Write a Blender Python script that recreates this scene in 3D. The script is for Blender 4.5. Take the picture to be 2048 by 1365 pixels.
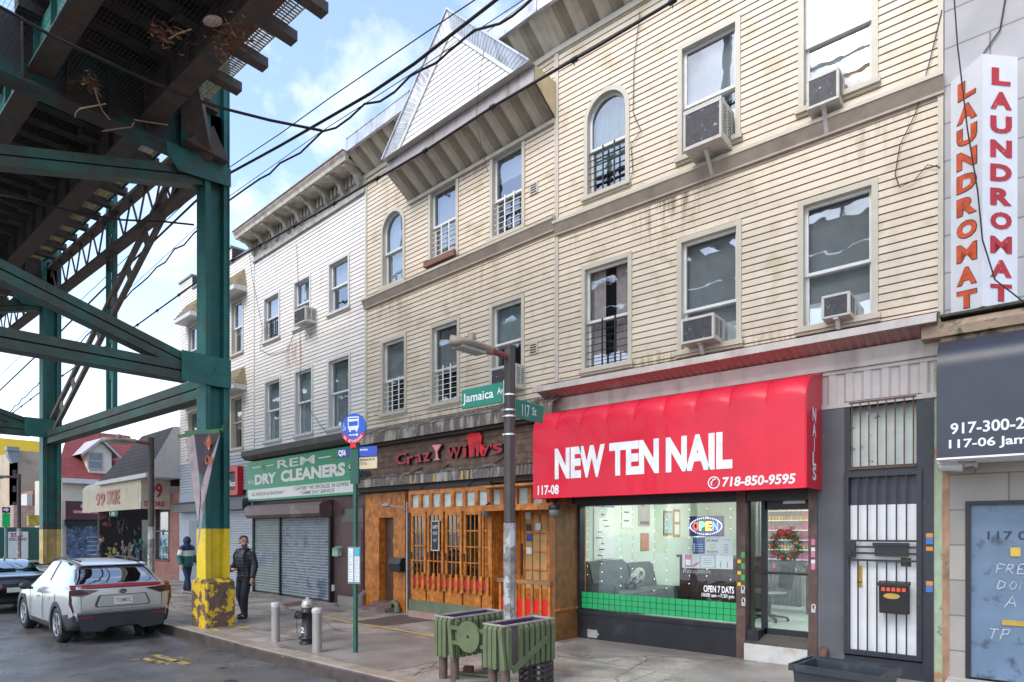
import bpy, bmesh, math, random
from mathutils import Vector, Matrix
random.seed(7)
for _o in list(bpy.data.objects): bpy.data.objects.remove(_o)
sc = bpy.context.scene
C = sc.collection
R = math.radians
sin, cos, pi = math.sin, math.cos, math.pi

# ---------------- camera -------------------------------------------------
CAMZ, FPX, CX, HY, YAW = 1.85, 1264.0, 1024.0, 1062.0, R(39.9)
cd = bpy.data.cameras.new('camera')
cam = bpy.data.objects.new('camera', cd); C.objects.link(cam)
cam.location = (0, 0, CAMZ); cam.rotation_euler = (R(90), 0, YAW)
cd.sensor_width = 36; cd.lens = FPX / 2048 * 36
cd.shift_y = (HY - 682.5) / 2048
cd.clip_start = .05; cd.clip_end = 3000
sc.camera = cam
sc.render.resolution_x, sc.render.resolution_y = 1024, 682

# ---------------- sky, sun, exposure ---------------------------------------
SUN_EL, SUN_AZ = R(46), R(183)      # azimuth measured clockwise from +Y
w = bpy.data.worlds.new('World'); sc.world = w; w.use_nodes = True
nt = w.node_tree; nt.nodes.clear()
N = nt.nodes.new; L = nt.links.new
out = N('ShaderNodeOutputWorld'); bg = N('ShaderNodeBackground'); bg.inputs['Strength'].default_value = .135
sky = N('ShaderNodeTexSky'); sky.sky_type = 'NISHITA'; sky.sun_disc = False
sky.sun_elevation = SUN_EL; sky.sun_rotation = SUN_AZ; sky.air_density = 1.0; sky.dust_density = 1.2; sky.ozone_density = 1.6
tc = N('ShaderNodeTexCoord'); mp = N('ShaderNodeMapping'); mp.inputs['Scale'].default_value = (1, 1, 1.5)
mp.inputs['Location'].default_value = (.37, 1.1, .2)
nz = N('ShaderNodeTexNoise'); nz.inputs['Scale'].default_value = 4.2; nz.inputs['Detail'].default_value = 9; nz.inputs['Roughness'].default_value = .58
nz.inputs['Distortion'].default_value = .25
rp = N('ShaderNodeValToRGB'); rp.color_ramp.elements[0].position = .52; rp.color_ramp.elements[1].position = .72
rp.color_ramp.elements[0].color = (.10, .10, .10, 1); rp.color_ramp.elements[1].color = (.95, .95, .95, 1)
sp = N('ShaderNodeSeparateXYZ'); hz = N('ShaderNodeMapRange')
hz.inputs['From Min'].default_value = .0; hz.inputs['From Max'].default_value = .55
hz.inputs['To Min'].default_value = .58; hz.inputs['To Max'].default_value = 0
mx = N('ShaderNodeMath'); mx.operation = 'MAXIMUM'
mix = N('ShaderNodeMix'); mix.data_type = 'RGBA'; mix.inputs[7].default_value = (4.3, 4.5, 4.9, 1)
gain = N('ShaderNodeMix'); gain.data_type = 'RGBA'; gain.blend_type = 'MULTIPLY'; gain.inputs[0].default_value = 1
gain.inputs[7].default_value = (1.25, 1.28, 1.3, 1)
L(tc.outputs['Generated'], mp.inputs['Vector']); L(mp.outputs[0], nz.inputs['Vector']); L(nz.outputs['Fac'], rp.inputs[0])
L(tc.outputs['Generated'], sp.inputs[0]); L(sp.outputs['Z'], hz.inputs['Value'])
L(rp.outputs[0], mx.inputs[0]); L(hz.outputs[0], mx.inputs[1])
L(sky.outputs[0], gain.inputs[6]); L(gain.outputs[2], mix.inputs[6]); L(mx.outputs[0], mix.inputs[0])
L(mix.outputs[2], bg.inputs['Color']); L(bg.outputs[0], out.inputs['Surface'])
sd = bpy.data.lights.new('sun', 'SUN'); sun = bpy.data.objects.new('sun', sd); C.objects.link(sun)
sd.energy = 1.35; sd.angle = R(30); sd.color = (1, .965, .92)
_d = Vector((sin(SUN_AZ) * cos(SUN_EL), cos(SUN_AZ) * cos(SUN_EL), sin(SUN_EL)))
sun.rotation_euler = _d.to_track_quat('Z', 'Y').to_euler()
vs = sc.view_settings; vs.view_transform = 'Standard'; vs.look = 'None'; vs.exposure = 1.32; vs.gamma = 1

# ---------------- measuring ----------------------------------------------
_ca, _sa = cos(YAW), sin(YAW)
def ray(px, py):
    l = (px - CX) / FPX
    return Vector((-_sa + _ca * l, _ca + _sa * l, (HY - py) / FPX))
EYE = Vector((0, 0, CAMZ))
def at_z(px, py, z=0): r = ray(px, py); return EYE + r * ((z - CAMZ) / r.z)
def at_y(px, py, Y): r = ray(px, py); return EYE + r * (Y / r.y)
def at_x(px, py, X): r = ray(px, py); return EYE + r * (X / r.x)
def at_d(px, py, d): return EYE + ray(px, py) * d
class Frame:
    """a facade plane: s along it to the right, y inwards, z up"""
    def __init__(f, x, y, ang):
        f.o = Vector((x, y, 0)); f.a = ang
        f.u = Vector((cos(ang), sin(ang), 0)); f.v = Vector((-sin(ang), cos(ang), 0))
    def px(f, px, py, o=0):
        r = ray(px, py); t = ((f.o - EYE).dot(f.v) - o) / r.dot(f.v)
        p = EYE + r * t; return (p - f.o).dot(f.u), p.z
    def rect(f, xl, xr, yt, yb, o=0):
        s0, z1 = f.px(xl, yt, o); _, z0 = f.px(xl, yb, o); s1, _ = f.px(xr, yt, o)
        return s0, s1, z0, z1
    def w(f, s, y, z): return f.o + f.u * s + f.v * y + Vector((0, 0, z))
FR = Frame(-6.64, 9.2, 0)
FL = Frame(-6.64, 9.2, R(-3.03))

# ---------------- objects --------------------------------------------------
def tag(o, label=None, cat=None, group=None, kind=None):
    if label: o['label'] = label
    if cat: o['category'] = cat
    if group: o['group'] = group
    if kind: o['kind'] = kind
    return o
def thing(name, label, cat, loc=(0, 0, 0), rz=0, group=None):
    o = bpy.data.objects.new(name, None); C.objects.link(o); o.empty_display_size = .2
    o.location = loc; o.rotation_euler = (0, 0, rz); return tag(o, label, cat, group)
def fthing(name, label, cat, F, s=0, y=0, z=0, group=None): return thing(name, label, cat, F.w(s, y, z), F.a, group)
def dup(o, parent=None):
    c = o.copy(); C.objects.link(c); c.parent = parent
    for ch in list(o.children): dup(ch, c)
    return c

_tx = {}
def text_geo(body, bold=0.0, space=1.0):
    k = (body, bold, space)
    if k in _tx: return _tx[k]
    cu = bpy.data.curves.new('t', 'FONT'); cu.body = body; cu.offset = bold; cu.resolution_u = 3; cu.space_character = space
    cu.fill_mode = 'FRONT' if cu.dimensions == '3D' else 'BOTH'
    ob = bpy.data.objects.new('t', cu); C.objects.link(ob)
    dg = bpy.context.evaluated_depsgraph_get(); dg.update()
    me = bpy.data.meshes.new_from_object(ob.evaluated_get(dg))
    vv = [(p.co.x, p.co.y) for p in me.vertices]; ff = [tuple(p.vertices) for p in me.polygons]
    x0 = min(a for a, b in vv); x1 = max(a for a, b in vv); y0 = min(b for a, b in vv); y1 = max(b for a, b in vv)
    vv = [((a - x0) / (x1 - x0), (b - y0) / max(1e-6, y1 - y0)) for a, b in vv]
    bpy.data.objects.remove(ob); bpy.data.curves.remove(cu); bpy.data.meshes.remove(me)
    _tx[k] = (vv, ff); return _tx[k]

class MB:
    def __init__(s): s.v = []; s.f = []; s.mi = []; s.sm = []; s.m = 0; s.cuts = []
    def cut(s):
        """what follows is a piece (an object) of its own"""
        s.cuts.append((len(s.v), len(s.f))); return s
    def add(s, vs, fs, smooth=False):
        b = len(s.v); s.v += [tuple(p) for p in vs]
        for f in fs: s.f.append(tuple(b + i for i in f)); s.mi.append(s.m); s.sm.append(smooth)
        return s
    def box(s, x0, x1, y0, y1, z0, z1):
        x0, x1 = min(x0, x1), max(x0, x1); y0, y1 = min(y0, y1), max(y0, y1); z0, z1 = min(z0, z1), max(z0, z1)
        return s.add([(x0, y0, z0), (x1, y0, z0), (x1, y1, z0), (x0, y1, z0), (x0, y0, z1), (x1, y0, z1), (x1, y1, z1), (x0, y1, z1)],
                     [(0, 3, 2, 1), (4, 5, 6, 7), (0, 1, 5, 4), (1, 2, 6, 5), (2, 3, 7, 6), (3, 0, 4, 7)])
    def quad(s, *p): return s.add(p, [tuple(range(len(p)))])
    def prism(s, poly, ax, a, b):
        n = len(poly)
        mk = {'x': lambda p, t: (t, p[0], p[1]), 'y': lambda p, t: (p[0], t, p[1]), 'z': lambda p, t: (p[0], p[1], t)}[ax]
        vs = [mk(p, a) for p in poly] + [mk(p, b) for p in poly]
        return s.add(vs, [tuple(range(n))[::-1], tuple(range(n, 2 * n))] + [(i, (i + 1) % n, n + (i + 1) % n, n + i) for i in range(n)])
    def tube(s, pts, r, n=8, caps=True, smooth=True):
        pts = [Vector(p) for p in pts]; rs = r if isinstance(r, (list, tuple)) else [r] * len(pts)
        vs = []; up = Vector((0, 0, 1))
        for i, p in enumerate(pts):
            t = (pts[min(i + 1, len(pts) - 1)] - pts[max(i - 1, 0)]).normalized()
            if i == 0:
                a = up if abs(t.z) < .9 else Vector((1, 0, 0)); x = t.cross(a).normalized()
            else:
                x = (x - t * x.dot(t)).normalized()
            y = t.cross(x)
            for k in range(n):
                q = 2 * pi * k / n; vs.append(p + x * cos(q) * rs[i] + y * sin(q) * rs[i])
        m = len(pts)
        fs = [(i * n + k, i * n + (k + 1) % n, (i + 1) * n + (k + 1) % n, (i + 1) * n + k) for i in range(m - 1) for k in range(n)]
        s.add(vs, fs, smooth)
        if caps: s.add(vs[:n], [tuple(range(n))]); s.add(vs[-n:], [tuple(range(n))])
        return s
    def cyl(s, p, q, r, r2=None, n=16): return s.tube([p, q], [r, r if r2 is None else r2], n)
    def bar(s, p, q, w, h, up=(0, 0, 1)):
        p, q = Vector(p), Vector(q); t = (q - p).normalized(); u = Vector(up)
        if abs(t.dot(u)) > .98: u = Vector((1, 0, 0))
        x = t.cross(u).normalized() * w / 2; y = x.cross(t).normalized() * h / 2
        vs = [p - x - y, p + x - y, p + x + y, p - x + y, q - x - y, q + x - y, q + x + y, q - x + y]
        return s.add(vs, [(0, 3, 2, 1), (4, 5, 6, 7), (0, 1, 5, 4), (1, 2, 6, 5), (2, 3, 7, 6), (3, 0, 4, 7)])
    def lathe(s, prof, cx=0, cy=0, n=20, smooth=True):
        vs = [(cx + r * cos(2 * pi * k / n), cy + r * sin(2 * pi * k / n), z) for r, z in prof for k in range(n)]
        m = len(prof)
        s.add(vs, [(i * n + k, i * n + (k + 1) % n, (i + 1) * n + (k + 1) % n, (i + 1) * n + k) for i in range(m - 1) for k in range(n)], smooth)
        return s
    def ball(s, c, r, n=12, m=8):
        rx, ry, rz = r if isinstance(r, (list, tuple)) else (r, r, r)
        vs = []; fs = []
        for i in range(m + 1):
            t = pi * i / m
            for k in range(n):
                q = 2 * pi * k / n; vs.append((c[0] + rx * sin(t) * cos(q), c[1] + ry * sin(t) * sin(q), c[2] + rz * cos(t)))
        fs = [(i * n + k, i * n + (k + 1) % n, (i + 1) * n + (k + 1) % n, (i + 1) * n + k) for i in range(m) for k in range(n)]
        return s.add(vs, fs, True)
    def disc(s, c, r, n=28, ax='y', hole=0):
        f = {'y': lambda a, b: (c[0] + a, c[1], c[2] + b), 'x': lambda a, b: (c[0], c[1] + a, c[2] + b), 'z': lambda a, b: (c[0] + a, c[1] + b, c[2])}[ax]
        o = [f(r * cos(2 * pi * k / n), r * sin(2 * pi * k / n)) for k in range(n)]
        if not hole: return s.add(o, [tuple(range(n))])
        i_ = [f(hole * cos(2 * pi * k / n), hole * sin(2 * pi * k / n)) for k in range(n)]
        return s.add(o + i_, [(k, (k + 1) % n, n + (k + 1) % n, n + k) for k in range(n)])
    def text(s, body, x0, x1, z0, z1, y, bold=0.0, shear=0.0, depth=0.0, warp=None, space=1.0):
        """lettering fitted to the box x0..x1, z0..z1 on the plane at y, facing -y"""
        vv, ff = text_geo(body, bold, space)
        w_, h_ = x1 - x0, z1 - z0
        P = [(x0 + a * w_ + shear * (b - .5) * h_, y, z0 + b * h_) for a, b in vv]
        if warp: P = [warp(*p) for p in P]
        if depth:
            Q = [(a, b - depth, c) for a, b, c in P]; n = len(P)
            ed = {}
            for f in ff:
                for i in range(len(f)):
                    e = (f[i], f[(i + 1) % len(f)]); ed[e] = 1
            fs = [tuple(n + i for i in f) for f in ff] + [(a, b, n + b, n + a) for (a, b) in ed if (b, a) not in ed]
            return s.add(P + Q, fs)
        return s.add(P, ff)
    def xf(s, M):
        s.v = [tuple(M @ Vector(p)) for p in s.v]; return s
    def rot(s, ax, ang, piv=(0, 0, 0)):
        p = Vector(piv); return s.xf(Matrix.Translation(p) @ Matrix.Rotation(ang, 4, ax) @ Matrix.Translation(-p))
    def move(s, x, y, z): s.v = [(a + x, b + y, c + z) for a, b, c in s.v]; return s
    def build(s, name, mats, parent=None, bevel=0, label=None, seg=1, fix=True):
        if s.cuts:
            first = None; cs = [(0, 0)] + s.cuts + [(len(s.v), len(s.f))]
            for (v0, f0), (v1, f1) in zip(cs, cs[1:]):
                if f1 == f0: continue
                q = MB(); q.v = s.v[v0:v1]; q.f = [tuple(i - v0 for i in f) for f in s.f[f0:f1]]; q.mi = s.mi[f0:f1]; q.sm = s.sm[f0:f1]
                o = q.build(name, mats, parent, bevel, label, seg, fix); first = first or o
            return first
        me = bpy.data.meshes.new(name); me.from_pydata(s.v, [], s.f)
        mats = mats if isinstance(mats, (list, tuple)) else [mats]
        for m in mats: me.materials.append(m)
        for p, i, q in zip(me.polygons, s.mi, s.sm): p.material_index = min(i, len(mats) - 1); p.use_smooth = q
        if fix or bevel:
            bm = bmesh.new(); bm.from_mesh(me)
            bmesh.ops.recalc_face_normals(bm, faces=bm.faces)
            if bevel:
                es = [e for e in bm.edges if len(e.link_faces) == 2 and e.calc_face_angle(0) > .6]
                bmesh.ops.bevel(bm, geom=es, offset=bevel, segments=seg, affect='EDGES', clamp_overlap=True)
            bm.to_mesh(me); bm.free()
        o = bpy.data.objects.new(name, me); C.objects.link(o); o.parent = parent
        if label: o['label'] = label
        return o
def solo(o, label, cat, loc=(0, 0, 0), rz=0, group=None):
    o.location = loc; o.rotation_euler = (0, 0, rz); return tag(o, label, cat, group)

# ---------------- materials -------------------------------------------------
_mc = {}
def mat(name, col, rough=.6, metal=0, var=.14, scale=5, bump=0, bscale=40, dirt=None, dscale=2.5, damt=.45, dsharp=.12,
        streak=0, spec=.5, coat=0, emit=None, estr=1, rvar=0, dirt2=None, d2amt=.4, d2scale=9):
    if name in _mc: return _mc[name]
    m = bpy.data.materials.new(name); m.use_nodes = True; t = m.node_tree; n = t.nodes; l = t.links
    b = n['Principled BSDF']
    tc = n.new('ShaderNodeTexCoord'); vec = tc.outputs['Object']
    def noise(sc_, det=5, v=None, rg=.55):
        x = n.new('ShaderNodeTexNoise'); x.inputs['Scale'].default_value = sc_; x.inputs['Detail'].default_value = det; x.inputs['Roughness'].default_value = rg
        l.new(v if v else vec, x.inputs['Vector']); return x.outputs['Fac']
    def rgb(c): return (c[0], c[1], c[2], 1)
    def mixc(f, a, c):
        x = n.new('ShaderNodeMix'); x.data_type = 'RGBA'; l.new(f, x.inputs[0])
        if isinstance(a, tuple): x.inputs[6].default_value = rgb(a)
        else: l.new(a, x.inputs[6])
        x.inputs[7].default_value = rgb(c); return x.outputs[2]
    def rampf(f, p0, p1):
        x = n.new('ShaderNodeMapRange'); x.inputs['From Min'].default_value = p0; x.inputs['From Max'].default_value = p1
        l.new(f, x.inputs['Value']); return x.outputs[0]
    lo = tuple(max(0, c * (1 - var)) for c in col); hi = tuple(min(1, c * (1 + var)) for c in col)
    cur = mixc(rampf(noise(scale), .3, .7), lo, hi)
    dv = None
    if streak:
        mp = n.new('ShaderNodeMapping'); mp.inputs['Scale'].default_value = (1, 1, 1 / streak); l.new(vec, mp.inputs['Vector']); dv = mp.outputs[0]
    if dirt: cur = mixc(rampf(noise(dscale, 8, dv, .62), 1 - damt, 1 - damt + dsharp), cur, dirt)
    if dirt2: cur = mixc(rampf(noise(d2scale, 8, None, .6), 1 - d2amt, 1 - d2amt + .08), cur, dirt2)
    l.new(cur, b.inputs['Base Color'])
    b.inputs['Roughness'].default_value = rough; b.inputs['Metallic'].default_value = metal
    b.inputs['Specular IOR Level'].default_value = spec; b.inputs['Coat Weight'].default_value = coat; b.inputs['Coat Roughness'].default_value = .05
    if rvar:
        x = n.new('ShaderNodeMapRange'); x.inputs['To Min'].default_value = max(.02, rough - rvar); x.inputs['To Max'].default_value = min(1, rough + rvar)
        x.inputs['From Min'].default_value = .35; x.inputs['From Max'].default_value = .65
        l.new(noise(scale * .7, 4), x.inputs['Value']); l.new(x.outputs[0], b.inputs['Roughness'])
    if bump:
        x = n.new('ShaderNodeBump'); x.inputs['Strength'].default_value = bump; x.inputs['Distance'].default_value = .01
        l.new(noise(bscale, 6), x.inputs['Height']); l.new(x.outputs[0], b.inputs['Normal'])
    if emit: b.inputs['Emission Color'].default_value = rgb(emit); b.inputs['Emission Strength'].default_value = estr
    _mc[name] = m; return m
def glass(name, tint=(.75, .8, .82), refl=.22, rough=.02):
    if name in _mc: return _mc[name]
    m = bpy.data.materials.new(name); m.use_nodes = True; t = m.node_tree; n = t.nodes; l = t.links; n.clear()
    o = n.new('ShaderNodeOutputMaterial'); tr = n.new('ShaderNodeBsdfTransparent'); tr.inputs[0].default_value = (*tint, 1)
    gl = n.new('ShaderNodeBsdfGlossy'); gl.inputs['Roughness'].default_value = rough; gl.inputs[0].default_value = (.95, .97, 1, 1)
    ge = n.new('ShaderNodeNewGeometry'); dt = n.new('ShaderNodeVectorMath'); dt.operation = 'DOT_PRODUCT'; l.new(ge.outputs['Normal'], dt.inputs[0]); l.new(ge.outputs['Incoming'], dt.inputs[1])
    ab = n.new('ShaderNodeMath'); ab.operation = 'ABSOLUTE'; l.new(dt.outputs['Value'], ab.inputs[0]); om = n.new('ShaderNodeMath'); om.operation = 'SUBTRACT'; om.inputs[0].default_value = 1; l.new(ab.outputs[0], om.inputs[1])
    pw = n.new('ShaderNodeMath'); pw.operation = 'POWER'; pw.inputs[1].default_value = 4; l.new(om.outputs[0], pw.inputs[0]); lw = n.new('ShaderNodeMath'); lw.operation = 'MULTIPLY_ADD'; lw.inputs[1].default_value = .95; lw.inputs[2].default_value = .04; l.new(pw.outputs[0], lw.inputs[0])
    ad = n.new('ShaderNodeMath'); ad.operation = 'ADD'; ad.inputs[1].default_value = refl; ad.use_clamp = True
    tc = n.new('ShaderNodeTexCoord'); nz = n.new('ShaderNodeTexNoise'); nz.inputs['Scale'].default_value = 2.2; bp = n.new('ShaderNodeBump'); bp.inputs['Strength'].default_value = .12; bp.inputs['Distance'].default_value = .02
    l.new(tc.outputs['Object'], nz.inputs['Vector']); l.new(nz.outputs['Fac'], bp.inputs['Height']); l.new(bp.outputs[0], gl.inputs['Normal'])
    mx = n.new('ShaderNodeMixShader'); l.new(lw.outputs[0], ad.inputs[0]); l.new(ad.outputs[0], mx.inputs[0])
    l.new(tr.outputs[0], mx.inputs[1]); l.new(gl.outputs[0], mx.inputs[2]); l.new(mx.outputs[0], o.inputs[0])
    _mc[name] = m; return m
def brick(name, c1, c2, mortar, bw=.21, bh=.07, rough=.8, ms=.012, swap=None, bump=.4, vary=.5):
    if name in _mc: return _mc[name]
    m = bpy.data.materials.new(name); m.use_nodes = True; t = m.node_tree; n = t.nodes; l = t.links; b = n['Principled BSDF']
    tc = n.new('ShaderNodeTexCoord'); sx = n.new('ShaderNodeSeparateXYZ'); cb = n.new('ShaderNodeCombineXYZ'); l.new(tc.outputs['Object'], sx.inputs[0])
    ad = n.new('ShaderNodeMath'); l.new(sx.outputs['X'], ad.inputs[0]); l.new(sx.outputs['Y'], ad.inputs[1])
    if swap == 'floor': l.new(sx.outputs['X'], cb.inputs[0]); l.new(sx.outputs['Y'], cb.inputs[1])
    else: l.new(ad.outputs[0], cb.inputs[0]); l.new(sx.outputs['Z'], cb.inputs[1])
    br = n.new('ShaderNodeTexBrick'); l.new(cb.outputs[0], br.inputs['Vector']); br.inputs['Scale'].default_value = 1
    br.inputs['Color1'].default_value = (*c1, 1); br.inputs['Color2'].default_value = (*c2, 1); br.inputs['Mortar'].default_value = (*mortar, 1)
    br.inputs['Brick Width'].default_value = bw; br.inputs['Row Height'].default_value = bh; br.inputs['Mortar Size'].default_value = ms; br.inputs['Mortar Smooth'].default_value = .2
    nz = n.new('ShaderNodeTexNoise'); nz.inputs['Scale'].default_value = 1.7; nz.inputs['Detail'].default_value = 7; l.new(tc.outputs['Object'], nz.inputs['Vector'])
    mr = n.new('ShaderNodeMapRange'); mr.inputs['To Min'].default_value = 1 - vary; mr.inputs['To Max'].default_value = 1 + vary; l.new(nz.outputs['Fac'], mr.inputs['Value'])
    mu = n.new('ShaderNodeMix'); mu.data_type = 'RGBA'; mu.blend_type = 'MULTIPLY'; mu.inputs[0].default_value = 1
    l.new(br.outputs['Color'], mu.inputs[6]); l.new(mr.outputs[0], mu.inputs[7]); l.new(mu.outputs[2], b.inputs['Base Color'])
    bp = n.new('ShaderNodeBump'); bp.inputs['Strength'].default_value = bump; bp.inputs['Distance'].default_value = .008; bp.invert = True
    l.new(br.outputs['Fac'], bp.inputs['Height']); l.new(bp.outputs[0], b.inputs['Normal']); b.inputs['Roughness'].default_value = rough
    _mc[name] = m; return m

CREAM = mat('cream_vinyl', (.605, .515, .40), .55, var=.07, scale=1.3, dirt=(.34, .24, .13), dscale=1.2, damt=.46, dsharp=.4, streak=7, dirt2=(.50, .42, .29), d2amt=.45, d2scale=2.2)
CREAMT = mat('cream_trim', (.50, .45, .365), .5, var=.06, dirt=(.36, .29, .2), dscale=2, damt=.4, dsharp=.4, streak=4)
WHITEV = mat('white_vinyl', (.70, .665, .62), .55, var=.06, scale=1.3, dirt=(.46, .34, .25), dscale=1.1, damt=.42, dsharp=.5, streak=7)
WHITET = mat('white_trim', (.55, .535, .51), .5, var=.06, dirt=(.42, .37, .3), dscale=2.5, damt=.4, dsharp=.4, streak=4)
def per_board(m, course, z0=0.0, amt=.06):
    """boards differ a little in tone from one another, as sheets of siding do"""
    n = m.node_tree.nodes; l = m.node_tree.links; tc = n.new('ShaderNodeTexCoord'); sx = n.new('ShaderNodeSeparateXYZ'); l.new(tc.outputs['Object'], sx.inputs[0])
    a = n.new('ShaderNodeMath'); a.operation = 'MULTIPLY_ADD'; a.inputs[1].default_value = 1 / course; a.inputs[2].default_value = 50 - z0 / course; l.new(sx.outputs['Z'], a.inputs[0])
    f = n.new('ShaderNodeMath'); f.operation = 'FLOOR'; l.new(a.outputs[0], f.inputs[0])
    w1 = n.new('ShaderNodeTexWhiteNoise'); w1.noise_dimensions = '1D'; l.new(f.outputs[0], w1.inputs['W'])
    g = n.new('ShaderNodeMath'); g.operation = 'MULTIPLY_ADD'; g.inputs[1].default_value = 5.0; l.new(w1.outputs['Value'], g.inputs[0])
    h = n.new('ShaderNodeMath'); h.operation = 'MULTIPLY'; h.inputs[1].default_value = .33; l.new(sx.outputs['X'], h.inputs[0]); l.new(h.outputs[0], g.inputs[2])
    k = n.new('ShaderNodeMath'); k.operation = 'FLOOR'; l.new(g.outputs[0], k.inputs[0])
    cb = n.new('ShaderNodeCombineXYZ'); l.new(k.outputs[0], cb.inputs[0]); l.new(f.outputs[0], cb.inputs[1])
    w2 = n.new('ShaderNodeTexWhiteNoise'); l.new(cb.outputs[0], w2.inputs['Vector'])
    mr = n.new('ShaderNodeMapRange'); mr.inputs['To Min'].default_value = 1 - amt; mr.inputs['To Max'].default_value = 1 + amt; l.new(w2.outputs['Value'], mr.inputs['Value'])
    mu = n.new('ShaderNodeMix'); mu.data_type = 'RGBA'; mu.blend_type = 'MULTIPLY'; mu.inputs[0].default_value = 1
    b = n['Principled BSDF'].inputs['Base Color']; src = b.links[0].from_socket; l.new(src, mu.inputs[6]); l.new(mr.outputs[0], mu.inputs[7]); l.new(mu.outputs[2], b)
def stain(m, s0, s1, z0, z1, col, thr=.42, soft=.25, fade='up'):
    """a run of rust, moss or another tone of its own outline: between s0..s1 and z0..z1, broken into vertical streaks"""
    n = m.node_tree.nodes; l = m.node_tree.links; tc = n.new('ShaderNodeTexCoord'); sx = n.new('ShaderNodeSeparateXYZ'); l.new(tc.outputs['Object'], sx.inputs[0])
    def mr(sock, a, b):
        x = n.new('ShaderNodeMapRange'); x.interpolation_type = 'SMOOTHSTEP'; x.inputs['From Min'].default_value = a; x.inputs['From Max'].default_value = b; l.new(sock, x.inputs['Value']); return x.outputs[0]
    def mu(a, b):
        x = n.new('ShaderNodeMath'); x.operation = 'MULTIPLY'; l.new(a, x.inputs[0]); l.new(b, x.inputs[1]); return x.outputs[0]
    w_ = (s1 - s0) * .35; h_ = (z1 - z0)
    k = mu(mr(sx.outputs['X'], s0, s0 + w_), mr(sx.outputs['X'], s1, s1 - w_))
    k = mu(k, mu(mr(sx.outputs['Z'], z0, z0 + h_ * (.85 if fade == 'up' else .1)), mr(sx.outputs['Z'], z1 + .001, z1 - h_ * (.05 if fade == 'up' else .85))))
    mp = n.new('ShaderNodeMapping'); mp.inputs['Scale'].default_value = (1, 1, .12); l.new(tc.outputs['Object'], mp.inputs['Vector'])
    nz = n.new('ShaderNodeTexNoise'); nz.inputs['Scale'].default_value = 9; nz.inputs['Detail'].default_value = 7; nz.inputs['Roughness'].default_value = .65; l.new(mp.outputs[0], nz.inputs['Vector'])
    k = mu(k, mr(nz.outputs['Fac'], thr, thr + soft))
    x = n.new('ShaderNodeMix'); x.data_type = 'RGBA'; l.new(k, x.inputs[0]); b = n['Principled BSDF'].inputs['Base Color']; l.new(b.links[0].from_socket, x.inputs[6]); x.inputs[7].default_value = (*col, 1); l.new(x.outputs[2], b)
_cream = dict(rough=.55, var=.07, scale=1.3, dirt=(.34, .24, .13), dscale=1.2, damt=.46, dsharp=.4, streak=7, dirt2=(.50, .42, .29), d2amt=.45, d2scale=2.2)
CREAM2 = mat('cream_vinyl_left', (.605, .515, .40), **_cream)
per_board(CREAM2, .1016, 4.2); per_board(CREAM, .1016, 4.36)
stain(CREAM, 1.3, 2.9, 6.1, 7.35, (.24, .13, .05), .40); stain(CREAM, 1.6, 3.0, 6.6, 7.35, (.16, .14, .11), .36); stain(CREAM, .2, 5.6, 4.34, 4.85, (.30, .20, .10), .42, .2, 'down'); stain(CREAM, 1.5, 2.7, 4.34, 4.75, (.16, .17, .05), .38, .2, 'down')
stain(CREAM, 4.4, 5.7, 6.3, 7.35, (.30, .24, .16), .46); stain(CREAM, -.2, 1.6, 6.7, 7.35, (.33, .27, .18), .46); stain(CREAM, 2.0, 3.2, 8.0, 8.75, (.27, .22, .16), .40, .3)
stain(CREAM2, -6, -3.6, 6.4, 7.35, (.34, .26, .17), .45); stain(CREAM2, -3.2, -1.2, 6.3, 7.35, (.32, .22, .12), .46); stain(CREAM2, -6, 0, 4.18, 4.6, (.32, .22, .13), .44, .2, 'down'); stain(CREAM2, -4.4, -.4, 8.9, 9.25, (.26, .2, .15), .38)
stain(WHITEV, -10.2, -8.6, 5.6, 7.2, (.42, .27, .17), .42); stain(WHITEV, -8.5, -7.0, 7.6, 8.8, (.44, .32, .24), .46)
per_board(WHITEV, .1016, 4.05)
GREYV = mat('grey_vinyl', (.40, .43, .47), .55, var=.06, scale=1.5)
ALU = mat('weathered_alu', (.50, .50, .51), .38, .55, var=.2, scale=3, dirt=(.16, .15, .14), dscale=5, damt=.46, dsharp=.2, streak=14)
SOFF = mat('ribbed_soffit', (.52, .47, .38), .5, var=.1, dirt=(.3, .24, .17), dscale=2, damt=.45, dsharp=.3)
SOFFV = mat('vented_soffit', (.29, .25, .19), .6, var=.12, dirt=(.2, .16, .11), dscale=2, damt=.45, dsharp=.3)
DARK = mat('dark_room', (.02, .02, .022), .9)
WINW = mat('sash_white', (.66, .66, .64), .45, var=.08, dirt=(.3, .27, .22), dscale=6, damt=.36)
WINB = mat('sash_brown', (.42, .36, .28), .5)
PANE = glass('window_glass', (.74, .78, .79), .19)
SHOPGLASS = glass('shop_glass', (.9, .95, .93), .07)
SHADE = mat('grey_shade', (.34, .35, .355), .8, var=.1)
SHADEW = mat('white_blind', (.34, .355, .37), .8, var=.06)
SHADEP = mat('pink_curtain', (.68, .56, .54), .85)
SHADEG = mat('sea_curtain', (.36, .41, .42), .85)
BLACKM = mat('black_metal', (.022, .022, .026), .45, .3)
WIRE = mat('cable_black', (.018, .017, .017), .6)
WHITEP = mat('white_paint', (.75, .74, .72), .45)

GALV = mat('galvanised', (.42, .42, .41), .45, .6, var=.2, dirt=(.25, .12, .07), dscale=6, damt=.35)
RUST = mat('rust_brown', (.12, .062, .045), .8, var=.35, scale=8, bump=.3)
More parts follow.
